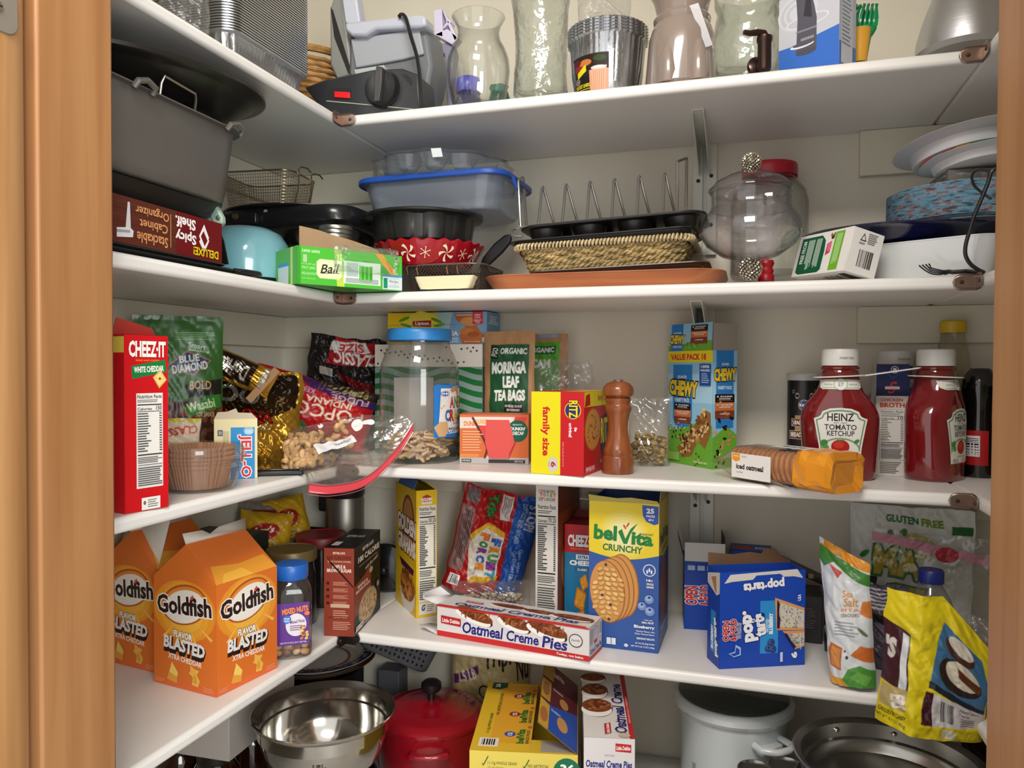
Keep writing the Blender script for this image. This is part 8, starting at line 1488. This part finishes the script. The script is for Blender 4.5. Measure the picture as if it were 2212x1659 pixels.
# red dutch oven
p = Vector((-.715, 1.665, .0005)); t = E('dutch_oven', 'red enamel dutch oven with black knob behind the mixing bowl', 'pot', p, .1); RD = mat('red_enamel', '#95101f', .18, coat=.6)
MB().lathe([(.0002, 0), (.112, 0), (.122, .008), (.128, .1), (.129, .118), (.124, .12), (.12, .01), (.0002, .006)], 64).build('pot_body', RD, t)
l = MB().lathe([(.13, .119), (.132, .123), (.131, .13), (.12, .139), (.105, .144), (.1, .143), (.085, .1505), (.08, .1495), (.055, .156), (.02, .16), (.0002, .16)], 64).build('lid', RD, t)
MB().lathe([(.009, .158), (.009, .176), (.02, .18), (.0245, .188), (.024, .199), (.018, .204), (.0002, .205)], 30).build('knob', BLK, l)
for a_ in (-1.3, 1.9): MB().tube([(.126*cos(a_-.3), .126*sin(a_-.3), .092), (.15*cos(a_-.26), .15*sin(a_-.26), .096), (.158*cos(a_), .158*sin(a_), .097), (.15*cos(a_+.26), .15*sin(a_+.26), .096), (.126*cos(a_+.3), .126*sin(a_+.3), .092)], .0075, 10).build('handle', RD, t)
# big snack pack carton
a = Vector((-.4977, 1.3421, .0005)); w_, d_, h_ = .2048, .31, .226; b = a+Vector((cos(.2134), sin(.2134), 0))*w_
it = [('r', 0, 0, 1, 1, '#d9c45a'), ('p', [(.11, .9), (.13, .87), (.18, .955), (.17, .96), (.13, .89)], '#3a6a2c'), ('t', '11-12g WHOLE GRAIN', .17, .88, .44, .915, '#5a6a2c', 0, .02), ('t', 'PER 28g SERVING', .17, .855, .32, .87, '#6a7a3c'), ('p', [(.49, .89), (.51, .86), (.56, .94), (.55, .945), (.51, .88)], '#3a6a2c'), ('t', 'NO ARTIFICIAL', .54, .875, .74, .905, '#5a6a2c', 0, .02), ('t', 'FLAVORS, COLORS', .54, .83, .78, .86, '#5a6a2c', 0, .02), ('e', .9, .84, .13, .13, '#1a6a4a'), ('t', '36', .84, .84, .97, .92, '#f0efe4', 0, .04), ('t', 'PACKS', .85, .79, .96, .82, '#f0efe4', 0, .03)]
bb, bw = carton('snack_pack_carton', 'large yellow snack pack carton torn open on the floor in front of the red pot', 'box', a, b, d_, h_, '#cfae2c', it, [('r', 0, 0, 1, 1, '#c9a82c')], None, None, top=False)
TP = [('r', 0, 0, 1, 1, '#d8b02c'), ('r', .3, .1, 1, .95, '#d99f2c'), ('r', .12, .05, .45, .16, '#e0d8cc')]+barcode(.15, .06, .42, .15, 12, None)
for i, c_ in enumerate(('#3a4f9a', '#8a2a22', '#8a2a22')):
    y = .16+.28*i; TP += [('e', .62+.02*i, y+.06, .1, .035, c_), ('t', '12', .58+.02*i, y+.04, .66+.02*i, y+.08, '#f0ece4', 90, .04), ('t', 'belVita', .74, y-.06, .88, y+.13, '#2a6a2c', 90, .05), ('t', 'SNACK PACKS', .9, y-.06, .96, y+.12, '#3a5a2c', 90, .04), ('e', .95, y+.16, .04, .02, '#b5622c')]
TP += [('t', '11-12g WHOLE GRAIN', .2, .22, .27, .5, '#5a5a1c', 90, .02), ('t', 'NO ARTIFICIAL FLAVORS', .3, .48, .36, .82, '#5a5a1c', 90, .02), ('p', [(.1, .9), (.1, 1), (.4, 1), (.4, .92), (.25, .88)], '#1a4f3a'), ('t', '36', .16, .92, .26, .98, '#e8e8dc', 90, .04)]
tw = bw*.56
o = MB().box(0, 0, h_-.001, tw, d_, h_+.0006).build('top_panel', mat('yellow_card', '#d2ac2c', .45), bb); art('top_print', bb, TP, tw, d_, lambda x, y, e: (x, y, h_+.0008+e))
o = MB().box(tw, 0, h_-.001, bw, .05, h_+.0004).build('front_flap', mat('yellow_card', '#d2ac2c', .45), bb); MB().box(tw+.02, .004, h_+.0005, bw-.01, .046, h_+.001).build('torn_patch', GB_, bb)
FL = [('r', 0, 0, 1, 1, '#5a1f28'), ('p', [(.62, 0), (1, 0), (1, .5), (.35, .36), (.35, 0)], '#2a50a8'), ('r', 0, 0, 1, .35, '#2a50a8'), ('p', [(0, 0), (.25, 0), (.25, .33), (0, .36)], '#c99a2c'), ('r', 0, .38, .25, .7, '#b58a2c'), ('r', 0, .72, .3, 1, '#a87f2c'), ('r', 0, .68, 1, .70, '#3a141c'), ('e', .6, .2, .14, .09, '#c9925a'), ('e', .62, .5, .12, .07, '#b5824a'), ('e', .12, .16, .1, .1, '#a86a3a'), ('e', .12, .54, .1, .1, '#8a5a34'), ('t', 'belVita', .3, .82, .6, .9, '#c9b59a', 0, .04), ('t', 'BLUEBERRY', .3, .28, .55, .31, '#c9d2e8', 0, .02), ('t', 'CINNAMON', .3, .6, .58, .63, '#d8c0b0', 0, .02)]
fw_ = bw*.46; R3 = Matrix.Translation((bw-.002, 0, h_+.001)) @ Matrix.Rotation(rad(38), 4, 'Y')
o = MB().box(-fw_, .0, 0, 0, d_, .0012).xf(R3).build('raised_flap', mat('brown_card2', '#7a6448', .7), bb)
art('flap_print', bb, FL, fw_, d_, lambda x, y, e: tuple(R3 @ Vector((-fw_+x, y, .0014+e))))
# second creme pie box
a = Vector((-.2864, 1.3869, .0005)); w_, d_, h_ = .0944, .30, .2613; b = a+Vector((cos(.2238), sin(.2238), 0))*w_
it = [('r', 0, 0, 1, 1, '#d6d2d2'), ('r', 0, .74, 1, .775, '#c42a2c')]+debbie(.62, .9, .93, .965)+[('t', 'OPEN HERE', .4, .868, .6, .882, '#8a8a8a'), ('t', 'Oatmeal Creme Pies', .04, .785, .95, .84, '#2a2a7a', 0, .035, .15), ('r', 0, 0, 1, .2, '#c42a2c')]
T_ = [('r', 0, 0, 1, 1, '#d9d4d0'), ('r', .9, 0, 1, 1, '#b5242c')]+pie(.3, .42, .34, .14, 4)+pie(.28, .68, .3, .13, 4)+pie(.26, .9, .3, .1, 4)+ot('Oatmeal Creme', .62, .06, .88, .8, '#2a2a6a', '#e6e0de', 90, .03, .05, .15)+[('t', 'INDIVIDUALLY WRAPPED', .93, .2, .97, .6, '#e8c0c0', 90), ('p', [(.42, .04), (.55, .06), (.55, .2), (.42, .18)], '#b5202a'), ('t', 'Little Debbie', .455, .055, .52, .185, '#f2e8e2', 90, .03), ('e', .8, .03, .12, .025, '#c9b59a')]
carton('snack_cake_box', 'second oatmeal creme pie box standing on the floor beside the yellow carton', 'box', a, b, d_, h_, '#d4cfcd', it, None, None, T_)
# tortilla/chocolate chip bag at the back
p = Vector((at(1062, 1470, 1.84).x, 1.838, .0005)); q = mpp(1062, 1470, 1.84)
it = [('r', 0, 0, 1, 1, '#b8a46c'), ('r', 0, .3, 1, 1, '#c2b07c'), ('p', [(.02, .46), (.33, .56), (.33, .64), (.02, .54)], '#6a2a62'), ('t', '2.5 LB', .06, .5, .3, .6, '#e8dccc', 14, .04), ('t', 'Triple', .42, .58, .86, .78, '#2a2220', 10, .03, .35), ('t', 'Nu', .8, .5, .98, .72, '#2a2220', 10, .03, .35), ('p', [(.52, .84), (.78, .86), (.78, .93), (.52, .91)], '#2a2220'), ('e', .42, .42, .08, .06, '#2a2220'), ('e', .42, .42, .06, .045, '#c2b07c')]
pouch('chip_bag', 'pale gold snack bag reading triple at the back behind the yellow carton', 'snack bag', p, facing(p), 170*q, .31, .05, mat('pale_gold_film', '#b8a46c', .35), it, seed=61, crk=.006, kind='pillow')
# slow cooker
p = Vector((at(1583, 1560, 1.70).x, 1.715, .0005)); t = E('slow_cooker', 'white oval slow cooker with side handle below the lowest shelf', 'slow cooker', p, -.75); SC_ = mat('white_enamel', '#d3d9da', .2, coat=.4)
MB().lathe([(.0002, 0), (.09, 0), (.105, .01), (.11, .05), (.112, .2), (.114, .205), (.114, .212), (.11, .214), (.0002, .214)], 64).build('base_body', SC_, t)
MB().lathe([(.112, .214), (.122, .217), (.128, .226), (.127, .236), (.12, .243), (.112, .244), (.106, .238), (.1, .2), (.09, .08), (.0002, .075)], 64).build('rim_liner', mat('white_glaze', '#ccd0cf', .15, coat=.5), t)
MB().lathe([(.1145, .246), (.117, .2475), (.1145, .249), (.1, .2515), (.0002, .254)], 64).build('glass_lid', mat('dark_glass_lid', '#343b36', .08, coat=.6), t); MB().lathe([(.0002, .0765), (.087, .0815), (.097, .2), (.1015, .225), (.0995, .225), (.09, .09), (.0002, .08)], 56).build('crock_inside', mat('dark_crock', '#3a3d38', .2, coat=.4), t)
for s_ in (1,): 
    mb = MB().tube([(.108, -.05, .188), (.135, -.058, .19), (.156, -.04, .191), (.16, -.012, .191), (.15, .012, .19), (.108, .02, .188)], .0075, 10); mb.build('handle', SC_, t); MB().box(.104, -.045, .168, .125, .015, .183).build('handle_base', SC_, t, bevel=.004)
MB().box(-.004, -.1135, .03, .004, -.1125, .12).build('printed_line', mat('grey_print', '#8f9598', .5), t)
# cans
CAN = mat('tin', '#a8a6a2', .25, .95); r0 = .0335
cn = MB().lathe([(.0002, 0), (r0, 0), (r0+.0008, .002), (r0, .004), (r0, .1), (r0+.0008, .103), (r0, .1045), (r0-.002, .1045), (r0-.003, .101), (r0-.008, .1005), (r0-.009, .1018), (r0-.014, .1012), (.0002, .1012)], 48).build('tin_can', CAN)
xs = [at(1634, 1650, 1.47).x, at(1700, 1648, 1.49).x]; n = 0
for lv in (0, 1):
    for i in (0, 1):
        c = cn if n == 0 else cn.copy()
        if n: COL.objects.link(c)
        c.location = (xs[i], 1.47+.03*i, .0005+.105*lv); n += 1
        tag(c, ['tin can under the left can in front of the slow cooker', 'tin can under the right can in front of the slow cooker', 'silver topped tin can in front of the slow cooker, left of two', 'silver topped tin can beside the steel steamer pot, right of two'][lv*2+i], 'can')
# steamer on a pot
p = Vector((.232, 1.395, .0005)); t = E('cooking_pot', 'shiny steel cooking pot under the steamer insert', 'pot', p); MB().lathe([(.0002, 0), (.13, 0), (.138, .008), (.14, .226), (.15, .236), (.151, .24), (.148, .242), (.137, .234), (.135, .012), (.0002, .008)], 72).build('pot_body', SPN, t)
t = E('steamer_insert', 'wide steel steamer insert with perforated bottom on the pot at right', 'steamer', (p.x, p.y, .2435)); t.scale = (1, 1, .76); MB().lathe([(.0002, .0), (.118, 0), (.126, .004), (.132, .02), (.133, .03), (.139, .034), (.141, .062), (.148, .069), (.152, .071), (.1525, .074), (.15, .0755), (.139, .067), (.1365, .036), (.131, .032), (.13, .02), (.123, .006), (.0002, .003)], 80).build('steamer_wall', SPN, t)
HB = mat('hole_black', '#0f0e0e', .8); mb = MB()
for i in range(11):
    for j in range(11):
        x, y = (i-5)*.019+(.0095 if j % 2 else 0), (j-5)*.0165
        if math.hypot(x, y) < .098: mb.lathe([(.0002, .0034), (.0034, .0034), (.0036, .003)], 8, (x, y, 0))
o = mb.build('perforations', HB, t); o['kind'] = 'stuff'
for a_ in (2.1, 1.35): MB().ball((.1375*cos(a_), .1375*sin(a_), .053), .006, 14, 8, 1).build('rivet', STL, t)
p = Vector((.50, 1.64, .0005)); pouch('brown_bag', 'dark brown bag standing behind the steamer at the far right', 'bag', p, -.25, .2, .32, .1, mat('dark_brown_film', '#2c1a16', .35), [('r', 0, 0, 1, 1, '#2c1a16'), ('e', .3, .85, .04, .05, '#5a4434'), ('e', .3, .85, .03, .04, '#2c1a16'), ('e', .42, .78, .04, .05, '#5a4434'), ('e', .42, .78, .03, .04, '#2c1a16')], seed=62, crk=.006)
# white carton on dark jars under the left shelf
JR = mat('dark_amber', '#2c1509', .1, coat=.7, var=.5, vs=40)
for i, (x, y) in enumerate(((-1.07, 1.34), (-1.18, 1.36), (-1.08, 1.48))):
    t = E('amber_jar', ['dark amber jar under the white carton, nearest the mixing bowl', 'dark amber jar under the white carton beside the left wall', 'dark amber jar under the back of the white carton'][i], 'jar', (x, y, .0005)); MB().lathe([(.0002, 0), (.045, 0), (.048, .005), (.048, .1), (.035, .122), (.0002, .122)], 36).build('jar_body', JR, t); MB().lathe([(.037, .12), (.038, .1225), (.038, .14), (.0002, .142)], 36).build('lid', mat('dark_lid2', '#1f1a16', .4), t)
carton('white_carton', 'plain white carton resting on dark jars under the left shelf', 'box', (-1.255, 1.29, .1435), (-1.005, 1.30, .1435), .25, .16, '#bdb4ac', lines(.55, .3, .7, .5, 2, '#a89e96'))
# plates and grey basket at the back left
t = E('stock_pot', 'dark pot under the patterned plate in the back left corner', 'pot', (-1.06, 1.72, .0005)); MB().lathe([(.0002, 0), (.115, 0), (.12, .006), (.12, .18), (.0002, .182)], 44).build('pot_body', NONB, t)
pls = [('brown_plate', '#5f3626', .15, 'dark brown wooden plate under the patterned plate'), ('patterned_plate', '#cfc6ba', .148, 'cream dinner plate with blue patterned rim and red ring in the back left corner')]
for i, (n_, c_, r, lab) in enumerate(pls):
    o = plate(r, .02, .03).build('dinner_plate', mat(n_, c_, .2, coat=.4)); o.location = (-1.06, 1.72, .184+.012*i); tag(o, lab, 'plate')
    if i:
        it = [('r', 0, 0, 1, 1, '#2a3058')]
        for k in range(260): it.append(('e', rng.random(), rng.random(), .004, .12, rng.choice(['#cfc6ba', '#4a5488', '#b9b4b4', '#1a1f40']), rng.random()*180))
        f = lambda rr: .0155+(.02-.0155)*(rr-.118)/.03+.0013
        art('rim_pattern', o, it, 2*pi*.13, .027, lambda x, y, e: ((.12+y)*cos(x/.13), (.12+y)*sin(x/.13), f(.12+y)+e), INK, .012)
        art('red_ring', o, [('r', 0, 0, 1, 1, '#a8402c')], 2*pi*.08, .006, lambda x, y, e: ((.08+y)*cos(x/.08), (.08+y)*sin(x/.08), .0033+e), INK, .012)
t = E('perforated_basket', 'grey plastic basket with triangular holes tilted behind the mixing bowl', 'basket', (-.882, 1.805, .19), .25, None, rad(-8), rad(22)); GPL = mat('grey_basket', '#6a6a6e', .5)
tray(.21, .1, .115, t=.002, slope=.012, r=.025, lip=.004).build('basket_body', GPL, t); it = []
for i in range(13):
    for j in range(6):
        x, y = .06+.074*i, .1+.15*j; s_ = 1 if (i+j) % 2 else -1; it.append(('p', [(x-.022, y-.04*s_), (x+.022, y-.04*s_), (x, y+.045*s_)], '#141416'))
art('holes', t, it, .17, .1, lambda x, y, e: (-.085+x, -.05+.012*(1-y/.115)-.0012-e, .008+y), INK)
carton('storage_bin', 'grey storage bin carrying the tilted grey basket at the back', 'box', (-.93, 1.81, .0005), (-.87, 1.81, .0005), .055, .15, '#5b5b60')
# sheets of white card behind the cooker
for i in (0, 1):
    o = MB().box(-.14, -.05, 0, .14, .05, .003).build('white_board', mat('white_sheet', '#c4c8c2', .6), bevel=.0008); o.location = (-.19, 1.815-.008*i, .0005+.0042*i); o.rotation_euler.z = .05*i
    tag(o, ['lower white board lying on the floor by the slow cooker', 'upper white board lying on the floor by the slow cooker'][i], 'board')
